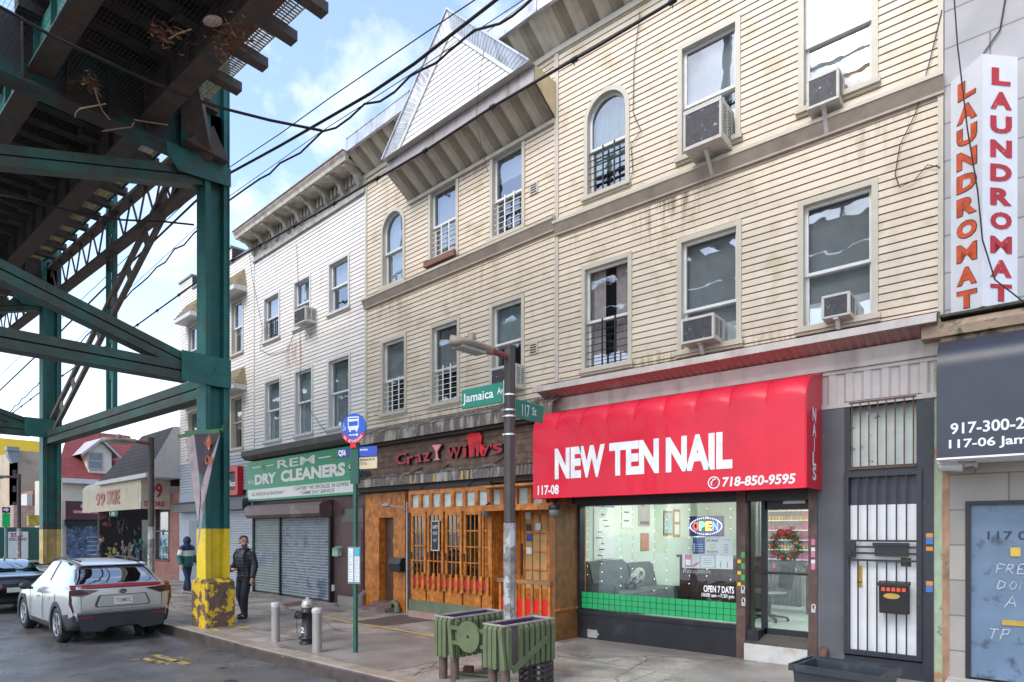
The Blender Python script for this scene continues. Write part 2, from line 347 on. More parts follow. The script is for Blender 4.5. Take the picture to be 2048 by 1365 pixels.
# =================== ground ==================================================
def poly_sheet(name, pts, z, m, label=None):
    mb = MB(); mb.add([(x, y, z) for x, y in pts], [tuple(range(len(pts)))])
    return tag(mb.build(name, m), label, kind='structure')
ASPH = mat('wet_asphalt', (.10, .096, .096), .36, var=.35, scale=1.2, bump=.5, bscale=90, rvar=.2, dirt=(.165, .16, .16), dscale=.9, damt=.44, dsharp=.2, dirt2=(.03, .03, .032), d2amt=.4, d2scale=2.3)
CONC = brick('sidewalk_concrete', (.35, .295, .25), (.30, .255, .215), (.12, .105, .09), 1.55, 1.52, .5, .012, 'floor', .5, .35)
_n = CONC.node_tree.nodes; _l = CONC.node_tree.links        # pebbly aggregate and damp gloss
_t = _n.new('ShaderNodeTexCoord'); _v = _n.new('ShaderNodeTexVoronoi'); _v.inputs['Scale'].default_value = 75; _l.new(_t.outputs['Object'], _v.inputs['Vector'])
_r = _n.new('ShaderNodeMapRange'); _r.inputs['To Min'].default_value = .72; _r.inputs['To Max'].default_value = 1.35; _s = _n.new('ShaderNodeSeparateColor'); _l.new(_v.outputs['Color'], _s.inputs[0]); _l.new(_s.outputs[0], _r.inputs['Value'])
_m = _n.new('ShaderNodeMix'); _m.data_type = 'RGBA'; _m.blend_type = 'MULTIPLY'; _m.inputs[0].default_value = 1
_o = _n['Principled BSDF'].inputs['Base Color'].links[0].from_socket; _l.new(_o, _m.inputs[6]); _l.new(_r.outputs[0], _m.inputs[7]); _l.new(_m.outputs[2], _n['Principled BSDF'].inputs['Base Color'])
_z = _n.new('ShaderNodeTexNoise'); _z.inputs['Scale'].default_value = .8; _z.inputs['Detail'].default_value = 6; _l.new(_t.outputs['Object'], _z.inputs['Vector'])
def _mul(fac_socket, lo, hi, a, b):
    r_ = _n.new('ShaderNodeMapRange'); r_.inputs['From Min'].default_value = a; r_.inputs['From Max'].default_value = b; r_.inputs['To Min'].default_value = lo; r_.inputs['To Max'].default_value = hi; _l.new(fac_socket, r_.inputs['Value'])
    m_ = _n.new('ShaderNodeMix'); m_.data_type = 'RGBA'; m_.blend_type = 'MULTIPLY'; m_.inputs[0].default_value = 1; c_ = _n['Principled BSDF'].inputs['Base Color']; s_ = c_.links[0].from_socket; _l.new(s_, m_.inputs[6]); _l.new(r_.outputs[0], m_.inputs[7]); _l.new(m_.outputs[2], c_)
_z2 = _n.new('ShaderNodeTexNoise'); _z2.inputs['Scale'].default_value = 1.4; _z2.inputs['Detail'].default_value = 9; _z2.inputs['Roughness'].default_value = .65; _l.new(_t.outputs['Object'], _z2.inputs['Vector']); _mul(_z2.outputs['Fac'], .5, 1.12, .36, .58)
_g = _n.new('ShaderNodeTexVoronoi'); _g.inputs['Scale'].default_value = 3.2; _l.new(_t.outputs['Object'], _g.inputs['Vector']); _mul(_g.outputs['Distance'], .45, 1, .05, .075)
_c2 = _n.new('ShaderNodeTexVoronoi'); _c2.feature = 'DISTANCE_TO_EDGE'; _c2.inputs['Scale'].default_value = .45; _nv = _n.new('ShaderNodeMix'); _nv.data_type = 'RGBA'; _nv.inputs[0].default_value = .12; _l.new(_t.outputs['Object'], _nv.inputs[6]); _l.new(_z2.outputs['Color'], _nv.inputs[7]); _l.new(_nv.outputs[2], _c2.inputs['Vector']); _mul(_c2.outputs['Distance'], .4, 1, .003, .007)
_q = _n.new('ShaderNodeMapRange'); _q.inputs['From Min'].default_value = .4; _q.inputs['From Max'].default_value = .62; _q.inputs['To Min'].default_value = .28; _q.inputs['To Max'].default_value = .75; _l.new(_z.outputs['Fac'], _q.inputs['Value']); _l.new(_q.outputs[0], _n['Principled BSDF'].inputs['Roughness'])
CONC2 = mat('smooth_concrete', (.24, .205, .18), .45, var=.25, scale=1.5, rvar=.2, bump=.2, bscale=60, dirt=(.30, .27, .23), dscale=2, damt=.4, dsharp=.3, dirt2=(.09, .08, .075), d2amt=.33, d2scale=6)
CONCD = mat('dark_mat_concrete', (.10, .075, .065), .6, var=.2, dirt=(.16, .13, .11), dscale=6)
KERBM = mat('steel_faced_kerb', (.075, .055, .046), .5, .1, var=.3, scale=4, dirt=(.04, .035, .033), dscale=3, bump=.2)
KERBT = mat('kerb_top', (.33, .27, .21), .4, var=.2, scale=4, dirt=(.34, .2, .1), dscale=1.3, damt=.42, rvar=.1)
YLINE = mat('yellow_line_paint', (.72, .50, .05), .6, var=.2, scale=20, dirt=(.3, .27, .23), dscale=14, damt=.42)
YCHALK = mat('yellow_spray', (.42, .29, .07), .7, var=.2, scale=20, dirt=(.10, .098, .095), dscale=9, damt=.5, dsharp=.12)

poly_sheet('road', [(-400, -300), (300, -300), (300, 400), (-400, 400)], -.18, ASPH)
KX = -9.5
def kerb_y(x): return 5.05 if x > KX else 5.05 + .04 * (KX - x)
poly_sheet('sidewalk', [(12, 5.30), (KX, 5.30), (-37.5, kerb_y(-37.5) + .25), (-37.5, 30), (12, 30)], 0, CONC)
mb = MB()
for a, b in ((12, KX), (KX, -37.5)):
    for (m_, y0, y1, z0, z1) in ((0, 0, .0, -.19, -.03), (1, .02, .25, .006, .006)):
        pass
    ya, yb = kerb_y(a), kerb_y(b)
    prof = [(0, -.19, 0), (0, -.03, 0), (.012, -.006, 1), (.035, .004, 1), (.26, .006, 1)]
    for (p, q) in zip(prof, prof[1:]):
        mb.m = q[2] if q[2] == p[2] else 0
        mb.quad((a, ya + p[0], p[1]), (a, ya + q[0], q[1]), (b, yb + q[0], q[1]), (b, yb + p[0], p[1]))
tag(mb.build('kerb', [KERBM, KERBT]), kind='structure')
# darker smooth slabs, the cellar mat and paint on the pavement
def zpts(*pp): return [tuple(at_z(x, y)[:2]) for x, y in pp]
poly_sheet('pavement', zpts((640, 1312), (776, 1344), (840, 1331), (1035, 1290), (900, 1283), (735, 1267), (640, 1263), (560, 1290)), .004, CONC2)
poly_sheet('pavement', zpts((1100, 1300), (1155, 1277), (1470, 1310), (1440, 1322), (1300, 1312), (1180, 1318)), .004, CONC2)
poly_sheet('pavement', zpts((1310, 1365), (1420, 1322), (1640, 1330), (1700, 1420), (1300, 1420)), .004, CONC2)
CV = poly_sheet('cellar_hatch', zpts((700, 1245), (760, 1253), (875, 1241), (805, 1230)), .006, CONCD); del CV['kind']; tag(CV, 'dark brown cellar hatch in the pavement before the bar', 'hatch', 'cellar hatches')
CV = poly_sheet('cellar_hatch', zpts((560, 1210), (583, 1214), (622, 1207), (600, 1203)), .006, mat('red_cover', (.13, .06, .055), .6)); del CV['kind']; tag(CV, 'reddish cellar hatch by the roller shutter', 'hatch', 'cellar hatches')
mb = MB(); pl = [(640, 1233.5), (700, 1246), (760, 1254), (800, 1262), (870, 1275)]
for (a, b), (c, d) in zip(pl, pl[1:]):
    P, Q = at_z(a, b), at_z(c, d); n_ = (Q - P).cross(Vector((0, 0, 1))).normalized() * .028
    mb.quad(P - n_ + Vector((0, 0, .009)), Q - n_ + Vector((0, 0, .009)), Q + n_ + Vector((0, 0, .009)), P + n_ + Vector((0, 0, .009)))
tag(mb.build('road_marking', YLINE), kind='structure')
mb = MB()
for a, b, c, d, wd in ((309, 1310, 334, 1317, .07), (334, 1317, 356, 1324, .055), (350, 1322, 373, 1328.5, .07), (287, 1317, 310, 1322, .06), (308, 1321, 333, 1327, .05), (264, 1320, 287, 1318, .03), (316, 1326, 340, 1329, .03), (360, 1315, 370, 1312.5, .02), (370, 1312.5, 386, 1313, .02), (386, 1313, 394, 1315, .02), (394, 1315, 384, 1318, .02), (384, 1318, 366, 1318, .02), (366, 1318, 360, 1315, .02)):
    P, Q = at_z(a, b, -.176), at_z(c, d, -.176); n_ = (Q - P).cross(Vector((0, 0, 1))).normalized() * wd
    mb.quad(P - n_, Q - n_, Q + n_, P + n_)
tag(mb.build('road_marking', YCHALK), kind='structure')
mb = MB()
for a, b, c, d, wd in ((470, 1257, 500, 1253.5, .05), (428, 1259, 436, 1262, .04), (660, 1233, 700, 1227, .03)):
    P, Q = at_z(a, b, .005), at_z(c, d, .005); n_ = (Q - P).cross(Vector((0, 0, 1))).normalized() * wd
    mb.quad(P - n_, Q - n_, Q + n_, P + n_)
tag(mb.build('road_marking', YLINE), kind='structure')

# =================== facade pieces ==========================================
def siding(mb, s0, s1, z0, z1, holes=(), course=.1016, bounds=None, y0=0):
    gv = .014
    zs = {z0, z1}
    nC = int(math.ceil((z1 - z0) / course)) + 1
    for i in range(nC):
        for q in (z0 + i * course, z0 + (i + 1) * course - gv):
            if z0 < q < z1: zs.add(q)
    for h in holes:
        for q in h['brk']:
            if z0 < q < z1: zs.add(q)
    if bounds:
        for i in range(1, 60): zs.add(z0 + (z1 - z0) * i / 60)
    zs = sorted(zs)
    def yf(z, gr):
        i = math.floor((z - z0) / course + 1e-6); t = (z - z0) / course - i
        return y0 + (.04 if gr else -.004 - .010 * (1 - t))
    for a, b in zip(zs, zs[1:]):
        if b - a < 1e-5: continue
        m = (a + b) / 2; iv = [bounds(m)] if bounds else [(s0, s1)]
        for h in holes:
            r = h['at'](m)
            if not r: continue
            nv = []
            for p, q in iv:
                if r[1] <= p or r[0] >= q: nv.append((p, q)); continue
                if p < r[0]: nv.append((p, r[0]))
                if r[1] < q: nv.append((r[1], q))
            iv = nv
        t = ((m - z0) / course) % 1; gr = t > 1 - gv / course
        i = math.floor((m - z0) / course)
        c0 = z0 + i * course; cg = c0 + course - gv
        yw = lambda z: y0 + (.04 if gr else -.004 - .011 * (1 - (z - c0) / course))
        for p, q in iv:
            mb.quad((p, yw(a), a), (q, yw(a), a), (q, yw(b), b), (p, yw(b), b))
            if not gr and abs(a - c0) < 1e-4: mb.quad((p, y0 + .04, a), (q, y0 + .04, a), (q, yw(a), a), (p, yw(a), a))
            if not gr and abs(b - cg) < 1e-4: mb.quad((p, yw(b), b), (q, yw(b), b), (q, y0 + .04, b), (p, y0 + .04, b))
def rhole(a, b, c, d): return {'brk': [c, d], 'at': lambda z: (a, b) if c < z < d else None}
def ahole(a, b, c, d):
    r = (b - a) / 2; k = d - r
    return {'brk': [c, d] + [k + r * sin(i * pi / 24) for i in range(13)],
            'at': lambda z: None if z < c or z > d else ((a, b) if z < k else ((a + b) / 2 - math.sqrt(max(0, r * r - (z - k) ** 2)), (a + b) / 2 + math.sqrt(max(0, r * r - (z - k) ** 2))))}
def ribbed(mb, s0, s1, p0, p1, pitch=.2, depth=.02, gap=.25, alt=False):
    """corrugated sheet from (y,z) p0 to p1, ribs running down the slope"""
    d = Vector((p1[0] - p0[0], p1[1] - p0[1])); nrm = Vector((d.y, -d.x)).normalized() * depth
    n = max(1, round((s1 - s0) / pitch)); w_ = (s1 - s0) / n
    pr = []
    for i in range(n):
        a = s0 + i * w_
        pr += [(a, 0), (a + w_ * (1 - gap) * .5, 0), (a + w_ * .5, 1), (a + w_ * (1 - gap * .5), 1)]
    pr.append((s1, 0))
    for qi, ((a, h), (b, k)) in enumerate(zip(pr, pr[1:])):
        if alt: mb.m = (qi // 4) % 2
        mb.quad((a, p0[0] + nrm.x * h, p0[1] + nrm.y * h), (b, p0[0] + nrm.x * k, p0[1] + nrm.y * k), (b, p1[0] + nrm.x * k, p1[1] + nrm.y * k), (a, p1[0] + nrm.x * h, p1[1] + nrm.y * h))

def curtain_geo(kind, s0, s1, z0, z1, y, frac):
    mb = MB(); mb.m = 0
    if kind == 'shade': mb.quad((s0, y, z1 - (z1 - z0) * frac), (s1, y, z1 - (z1 - z0) * frac), (s1, y, z1), (s0, y, z1))
    elif kind == 'blind':
        n = int((z1 - z0) * frac / .05)
        for i in range(n):
            z = z1 - i * .05; mb.quad((s0, y + .02, z - .05), (s1, y + .02, z - .05), (s1, y - .015, z - .006), (s0, y - .015, z - .006))
    elif kind in ('folds', 'part'):
        n = 48
        xs = [(s0 + (s1 - s0) * i / n) for i in range(n + 1)]
        for i in range(n):
            a, b = xs[i], xs[i + 1]; t = (i + .5) / n
            if kind == 'part' and .36 < t < .6: continue
            f = lambda q: y + .018 + .016 * sin((q - s0) * 62) + .008 * sin((q - s0) * 23 + 1)
            mb.quad((a, f(a), z1 - (z1 - z0) * frac), (b, f(b), z1 - (z1 - z0) * frac), (b, f(b), z1), (a, f(a), z1))
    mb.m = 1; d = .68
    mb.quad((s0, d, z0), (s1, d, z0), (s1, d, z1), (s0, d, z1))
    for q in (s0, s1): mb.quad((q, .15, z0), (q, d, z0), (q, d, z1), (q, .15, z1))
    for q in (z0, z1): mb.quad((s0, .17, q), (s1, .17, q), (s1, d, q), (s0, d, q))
    return mb
def window(bld, r, trim, sash=WINW, arch=False, curtain='shade', cm=None, frac=.55, guard=None, meet=.5, casing=.075, sill=True, double=True):
    """double-hung window in the hole r=(s0,s1,z0,z1): casing > sashes, panes, sill, curtain, guard"""
    s0, s1, z0, z1 = r; c = casing
    mb = MB()
    mb.box(s0, s0 + c, -.03, .16, z0, z1 if not arch else z1 - (s1 - s0) / 2); mb.box(s1 - c, s1, -.03, .16, z0, z1 if not arch else z1 - (s1 - s0) / 2)
    mb.box(s0 + c, s1 - c, -.028, .16, z0, z0 + c)
    i0, i1, k0, k1 = s0 + c, s1 - c, z0 + c, z1 - c
    if arch:
        ro = (s1 - s0) / 2; ri = ro - c; cx, cz = (s0 + s1) / 2, z1 - ro; n = 18
        P = [(cx + q * cos(pi * k / n), y, cz + q * sin(pi * k / n)) for k in range(n + 1) for q, y in ((ro, -.03), (ri, -.03), (ri, .16), (ro, .16))]
        mb.add(P, [(4 * k + j, 4 * k + (j + 1) % 4, 4 * k + 4 + (j + 1) % 4, 4 * k + 4 + j) for k in range(n) for j in range(4)])
        # flashing ring
    else: mb.box(s0 + c, s1 - c, -.028, .16, z1 - c, z1)
    W = mb.build('window', trim, bld)
    if sill:
        mb = MB(); mb.box(s0 - .03, s1 + .03, -.075, -.031, z0 - .012, z0 + .055); mb.box(s0 - .02, s1 + .02, -.04, .0, z0 - .05, z0 - .013); mb.build('sill', trim, W)
    zm = k0 + (k1 - k0) * meet; t = .042
    def fr(a, b, c_, d, y0, y1, nm):
        m = MB(); m.box(a, a + t, y0, y1, c_, d); m.box(b - t, b, y0, y1, c_, d); m.box(a + t, b - t, y0, y1, c_, c_ + t); m.box(a + t, b - t, y0, y1, d - t, d); m.build(nm, sash, W)
    if arch:
        ri = (i1 - i0) / 2; cx, cz = (i0 + i1) / 2, k1 - ri; n = 18; rj = ri - t
        m = MB()
        P = [(cx + q * cos(pi * k / n), y, cz + q * sin(pi * k / n)) for k in range(n + 1) for q, y in ((ri, .06), (rj, .06), (rj, .1), (ri, .1))]
        m.add(P, [(4 * k + j, 4 * k + (j + 1) % 4, 4 * k + 4 + (j + 1) % 4, 4 * k + 4 + j) for k in range(n) for j in range(4)])
        m.box(i0, i0 + t, .06, .1, zm, cz); m.box(i1 - t, i1, .06, .1, zm, cz); m.box(i0 + t, i1 - t, .06, .1, zm, zm + t); m.build('sash', sash, W)
        m = MB(); m.add([(i0 + t, .08, zm + t), (i1 - t, .08, zm + t)] + [(cx + rj * cos(pi * k / n), .08, cz + rj * sin(pi * k / n)) for k in range(n + 1)], [tuple(range(n + 3))]); m.build('pane', PANE, W)
    else:
        fr(i0, i1, zm, k1, .06, .1, 'sash')
        m = MB(); m.quad((i0 + t, .08, zm + t), (i1 - t, .08, zm + t), (i1 - t, .08, k1 - t), (i0 + t, .08, k1 - t)); m.build('pane', PANE, W)
    fr(i0, i1, k0, zm + t, .101, .14, 'sash')
    m = MB(); m.quad((i0 + t, .12, k0 + t), (i1 - t, .12, k0 + t), (i1 - t, .12, zm), (i0 + t, .12, zm)); m.build('pane', PANE, W)
    z1c = k1
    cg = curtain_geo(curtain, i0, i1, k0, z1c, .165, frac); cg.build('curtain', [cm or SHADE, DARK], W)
    if guard:
        m = MB(); h = (k1 - k0) * .46; y = .03
        for q in range(7): z = k0 + .04 + (h - .08) * q / 6; m.cyl((i0, y, z), (i1, y, z), .007, n=6)
        for q in (.38, .68): m.box(i0 + (i1 - i0) * q - .012, i0 + (i1 - i0) * q + .012, y - .012, y + .006, k0 + .02, k0 + h + .03)
        m.build('window_guard', guard, W)
    return W
def hole_of(r, arch=False, c=.04): return (ahole if arch else rhole)(r[0] + c, r[1] - c, r[2] + c, r[3] - c)

ACW = mat('aged_ac_shell', (.52, .50, .45), .5, var=.08, dirt=(.30, .25, .2), dscale=6, damt=.4)
ACG = mat('ac_coil', (.055, .055, .06), .6, .3, var=.3, scale=14, dirt=(.45, .45, .44), dscale=16, damt=.36, dsharp=.04)
def ac_unit(label, F, r, o=.34, y1=.07, worn=True, group='window air conditioners'):
    """air conditioner hanging out of a window; r is its outer face on the plane o in front of the wall"""
    s0, s1, z0, z1 = r
    t = fthing('air_conditioner', label, 'air conditioner', F, (s0 + s1) / 2, 0, z0, group); h = z1 - z0; a = (s1 - s0) / 2
    b = MB(); b.box(-a, a, -o + .012, y1, 0, h)
    b.build('case', ACW, t, .008)
    b = MB()
    for q in range(9): z = h * .2 + h * .62 * q / 8; b.box(a, a + .004, -o + .05, -o + .05 + (o - .1) * .42, z, z + .012)
    b.cut()
    for q in range(9): z = h * .2 + h * .62 * q / 8; b.box(a, a + .004, -o + .07 + (o - .1) * .5, -.06, z, z + .012)
    b.build('side_louvre', BLACKM, t)
    b = MB(); b.box(-a + .035, a - .035, -o, -o + .011, h * .1, h * .88); b.build('coil', ACG, t)
    b = MB()
    b.box(-a, a, -o - .008, -o + .01, 0, h * .09); b.box(-a, a, -o - .008, -o + .01, h * .89, h); b.box(-a, -a + .033, -o - .008, -o + .01, h * .09, h * .89); b.box(a - .033, a, -o - .008, -o + .01, h * .09, h * .89); b.build('front_frame', ACW, t, .004)
    b = MB(); b.bar((0, -o * .7, -.012), (0, -.02, -.30), .05, .03); b.bar((0, -.30, -.014), (0, 0, -.014), .06, .02); b.build('bracket', WHITET, t)
    return t

def backing(bld, s0, s1, z0, z1, y0=.72, y1=9):
    mb = MB(); mb.box(s0, s1, y0, y1, z0, z1); return mb.build('party_wall', mat('old_brick_back', (.2, .13, .1), .9), bld)
def soffit_eave(bld, s0, s1, zw, zf, zt, o, endcap=True):
    mb = MB(); ribbed(mb, s0, s1, (-.01, zw), (-o + .03, zf), .23, .03, .3, True); mb.build('soffit', [SOFF, SOFFV], bld)
    mb = MB(); mb.box(s0, s1, -o - .02, -o + .03, zf - .02, zt); mb.box(s0, s1, -o - .035, -o - .02, zf - .02, zf + .05); mb.box(s0, s1, -o - .03, 1.2, zt, zt + .03); mb.build('fascia', ALU, bld)
    mb = MB(); mb.box(s0, s1, -.05, .0, zw - .09, zw + .005); mb.build('frieze_board', CREAMT, bld)
    if endcap:
        mb = MB()
        for q in (s0 - .012, s1): mb.cut(); mb.prism([(0.1, zw), (-.01, zw), (-o, zf), (-o, zt), (.1, zt)], 'x', q, q + .012)
        mb.build('end_panel', CREAMT, bld)

# ---------------- right cream house ------------------------------------------
SR = FR.px(1885, 400)[0]
HR = fthing('row_house', 'cream sided three storey building with the red nail salon awning below', 'building', FR, 0, 0, 0)
a2 = FR.rect(1356, 1482, 102.6, 334); b2 = FR.rect(1355, 1484, 480, 712)
def zr(r, xl, xr, F): return (F.px(xl, 500)[0], F.px(xr, 500)[0], r[2], r[3])
a1 = FR.rect(1169, 1260, 178, 404); a1 = (a1[0], a1[1], a1[2], FR.px(1222, 172)[1])
a3 = zr(a2, 1597, 1757, FR); b1 = FR.rect(1164, 1265, 535, 748); b3 = FR.rect(1596, 1757, 406, 667)
a2 = (a2[0], a2[1], a1[2] + .02, a1[3] + .05); a3 = (a3[0], a3[1], a2[2], a2[3])
wl = [(a1, 1), (a2, 0), (a3, 0), (b1, 0), (b2, 0), (b3, 0)]
ZT, ZB = 10.47, 4.36
mb = MB(); siding(mb, .045, SR - .04, ZB, ZT, [hole_of(r, a) for r, a in wl]); mb.build('siding', CREAM, HR)
mb = MB(); mb.box(-.005, .045, -.03, .05, ZB, ZT); mb.box(SR - .045, SR + .012, -.03, .3, ZB - .05, ZT); mb.build('corner_trim', CREAMT, HR)
window(HR, a1, CREAMT, arch=True, curtain='folds', cm=mat('jade_curtain', (.16, .24, .22), .85), frac=.75, guard=BLACKM, meet=.47)
window(HR, a2, CREAMT, curtain='shade', cm=SHADEW, frac=.6, meet=.46)
window(HR, a3, CREAMT, curtain='shade', cm=SHADEW, frac=.75, meet=.5)
window(HR, b1, CREAMT, curtain='part', cm=SHADEP, frac=1, guard=BLACKM, meet=.46)
window(HR, b2, CREAMT, curtain='shade', cm=SHADE, frac=.8, meet=.35)
window(HR, b3, CREAMT, curtain='shade', cm=SHADE, frac=.8, meet=.42)
backing(HR, .02, SR, 3.9, 10.6)
def mid_cornice(bld, s0, s1, z):
    mb = MB(); mb.prism([(0, z + .28), (-.13, z + .25), (-.13, z + .20), (0, z + .20)], 'x', s0, s1); mb.build('cornice_lip', CREAMT, bld)
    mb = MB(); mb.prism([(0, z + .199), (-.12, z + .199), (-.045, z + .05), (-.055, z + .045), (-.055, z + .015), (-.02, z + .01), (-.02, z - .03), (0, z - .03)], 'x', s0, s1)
    mb.build('cornice_cove', mat('grimy_shaded_cove', (.34, .285, .235), .5, var=.12, dirt=(.22, .17, .13), dscale=3, damt=.45, dsharp=.3, streak=6), bld)  # dark cove tone: grime, with the shade under the lip painted in
ZMC = FR.px(1400, 346)[1] - .19
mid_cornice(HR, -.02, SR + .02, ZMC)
soffit_eave(HR, 0, SR + .1, 10.47, 10.82, 11.1, .55)
# overhang above the shop with its soffit, then the pale ribbed panel over the house door
zo = 4.3
mb = MB(); mb.box(-.25, SR - .02, -.40, -.365, zo - .01, zo + .085); mb.build('fascia', mat('streaked_lip', (.52, .47, .42), .5, var=.12, dirt=(.28, .17, .12), dscale=2.5, damt=.5, dsharp=.3, streak=5), HR)
mb = MB(); mb.quad((-.25, -.02, zo + .20), (SR - .02, -.02, zo + .20), (SR - .02, -.39, zo + .105), (-.25, -.39, zo + .105)); mb.build('drip_flashing', mat('red_flashing', (.34, .13, .10), .5, var=.2, dirt=(.4, .36, .3), dscale=1.6, damt=.5, dsharp=.2), HR)
mb = MB(); ribbed(mb, -.2, SR - .02, (0, zo - .10), (-.365, zo), .11, .014, .4); mb.build('soffit', mat('pink_soffit', (.40, .22, .20), .5, var=.1, dirt=(.45, .4, .38), dscale=.5, damt=.45, dsharp=.1), HR)
mb = MB(); mb.box(-.05, SR - .01, -.06, .05, 3.97, zo - .10); mb.box(-.05, SR - .01, -.03, .05, 3.92, 3.965); mb.build('header_board', mat('dirty_header', (.5, .44, .4), .5, var=.1, dirt=(.25, .2, .17), dscale=3, damt=.5, dsharp=.3, streak=5), HR)
sA = FR.px(1640, 760)[0]; sD0 = FR.px(1690, 900)[0]; sD1 = FR.px(1845, 900)[0]
mb = MB(); ribbed(mb, sA - .5, SR - .02, (-.02, 3.53), (-.02, 3.92), .2, .022, .3); mb.box(sA - .5, SR - .02, -.04, .02, 3.47, 3.53); mb.build('ribbed_panel', mat('ribbed_white', (.46, .42, .40), .45, var=.08, dirt=(.4, .33, .28), dscale=3, damt=.4, dsharp=.3, streak=5), HR)
GREYP = mat('grey_pilaster', (.085, .085, .09), .5, var=.2, scale=2, dirt=(.085, .095, .125), dscale=1.6, damt=.5, dsharp=.2, dirt2=(.14, .1, .09), d2amt=.36)
NAVYP = mat('navy_frame', (.016, .018, .026), .45, var=.25, dirt=(.1, .06, .05), dscale=8, damt=.36)
sp0 = FR.px(1632, 900)[0]
mb = MB(); mb.box(sp0, sD0, -.03, .35, 0, 3.47); mb.build('pilaster', GREYP, HR)
mb = MB(); mb.box(sD1, FR.px(1868, 900)[0], -.03, .35, 0, 3.47); mb.build('pilaster', NAVYP, HR)
sg0, sg1 = FR.px(1868, 900)[0], SR + .01
mb = MB(); mb.box(sg0, sg1, -.012, .3, 0, 3.9); mb.build('edge_strip', mat('flaking_green', (.30, .36, .24), .7, var=.2, dirt=(.35, .17, .07), dscale=2.0, damt=.42, dsharp=.06, dirt2=(.09, .08, .07), d2amt=.38), HR)
# house door with transom behind bars
zt0, zt1 = FR.px(1690, 940)[1], FR.px(1690, 805)[1]; zg0 = FR.px(1690, 1305)[1]
TRM = mat('flaked_transom', (.46, .50, .46), .4, var=.12, dirt=(.05, .05, .045), dscale=3.5, damt=.40, dsharp=.03, dirt2=(.07, .05, .04), d2amt=.36)
stain(TRM, sD0 - .5, sD1 + .5, zt1 - .42, zt1 + .1, (.02, .02, .02), .30, .05); stain(TRM, sD0 - .5, sD1 + .5, zt1 - .2, zt1 + .3, (.02, .02, .02), .1, .05)  # transom turns black in streaks towards its top
mb = MB(); mb.box(sD0, sD1, -.02, .35, zt1, 3.47); mb.box(sD0, sD1, -.02, .35, 0, zg0 - .03); mb.box(sD0, sD0 + .06, -.02, .3, zg0, zt1); mb.box(sD1 - .06, sD1, -.02, .3, zg0, zt1); mb.box(sD0 + .06, sD1 - .06, -.02, .3, zt0 - .05, zt0 + .03); mb.build('door_frame', NAVYP, HR)
mb = MB(); mb.box(sD0 + .06, sD1 - .06, .05, .1, zt0 + .03, zt1); mb.build('transom', TRM, HR)
dw0, dw1 = sD0 + .06, sD1 - .06; zd = zt0 - .05
mb = MB(); mb.box(dw0, dw1, .03, .2, zg0, zd - .42); D = mb.build('door', mat('white_steel_door', (.72, .72, .72), .45, var=.06, dirt=(.4, .37, .33), dscale=4, damt=.36, dsharp=.3), HR)
mb = MB(); mb.box(dw0, dw1, .04, .2, zd - .419, zd); mb.build('door_top_panel', mat('door_navy', (.03, .035, .055), .4), D)
mb = MB(); mb.box(dw0 + .08, dw0 + .14, .015, .03, 1.12, 1.40); mb.ball((dw0 + .11, .0, 1.2), .028); mb.build('door_handle', mat('brass', (.5, .33, .08), .3, .9), D)
mb = MB(); mb.text('117 08', dw0 + .36, dw0 + .62, zd - .98, zd - .93, .025, .02); mb.box(dw0 + .57, dw0 + .68, .018, .03, zd - 1.2, zd - 1.09); mb.build('house_number', mat('old_bronze', (.06, .05, .03), .4, .5), D)
G_ = fthing('security_gate', 'black barred security gate in front of white door 117 08', 'gate', FR, sD0, 0, 0)
mb = MB(); W_ = sD1 - sD0
for a, b, c, d in ((.0, .055, zg0, zd), (W_ - .055, W_, zg0, zd), (.055, W_ - .055, zg0, zg0 + .06), (.055, W_ - .055, zd - .06, zd)): mb.box(a, b, -.07, -.025, c, d)
for q in (0, .09, .17, .25): mb.box(.055, W_ - .055, -.062, -.03, 1.46 + q, 1.485 + q)
mb.build('gate_frame', NAVYP, G_)
mb = MB()
for i in range(6):
    x = .055 + (W_ - .11) * (i + 1) / 7
    mb.box(x - .008, x + .008, -.055, -.039, zg0 + .06, 1.46); mb.box(x - .008, x + .008, -.055, -.039, 1.735, zd - .06)
mb.build('gate_bars', BLACKM, G_)
mb = MB(); mb.box(.03, .14, -.09, -.04, 1.50, 1.72); mb.cyl((.085, -.12, 1.56), (.085, -.08, 1.56), .028); mb.build('gate_lock', BLACKM, G_)
mb = MB(); mb.box(.36, .72, -.10, -.03, 1.53, 1.68); mb.box(.34, .74, -.115, -.1, 1.66, 1.7); mb.build('letter_flap', BLACKM, G_)
mb = MB()
for i in range(8): x = .09 + (W_ - .18) * i / 7; mb.box(x - .007, x + .007, -.045, -.03, zt0 + .01, zt1 - .03)
mb.box(.06, W_ - .06, -.05, -.028, zt0 - .01, zt0 + .012); mb.box(.06, W_ - .06, -.05, -.028, zt1 - .04, zt1 - .02)
mb.build('transom_bars', RUST, HR).location = (sD0, 0, 0)
MBX = fthing('mailbox', 'small black mailbox with red stickers hung on the barred white door', 'mailbox', FR, sD0 + .42, -.06, .82)
mb = MB(); mb.prism([(0, 0), (-.09, 0), (-.12, .36), (0, .36)], 'x', 0, .32); mb.build('box', BLACKM, MBX, .008)
mb = MB(); mb.prism([(0.0, .362), (-.15, .345), (-.15, .375), (0, .4)], 'x', -.01, .33); mb.build('lid', BLACKM, MBX)
mb = MB()
for i in range(5): mb.box(.03 + i * .055, .07 + i * .055, -.126, -.118, .28, .33)
mb.build('red_sticker', mat('red_lettering', (.7, .08, .03), .4), MBX)
mb = MB(); mb.add([(.14 + .09 * cos(q * pi / 8), -.119, .22 + .035 * sin(q * pi / 8)) for q in range(16)], [tuple(range(16))]); mb.build('oval_badge', mat('brass', (.5, .33, .08), .3, .9), MBX)
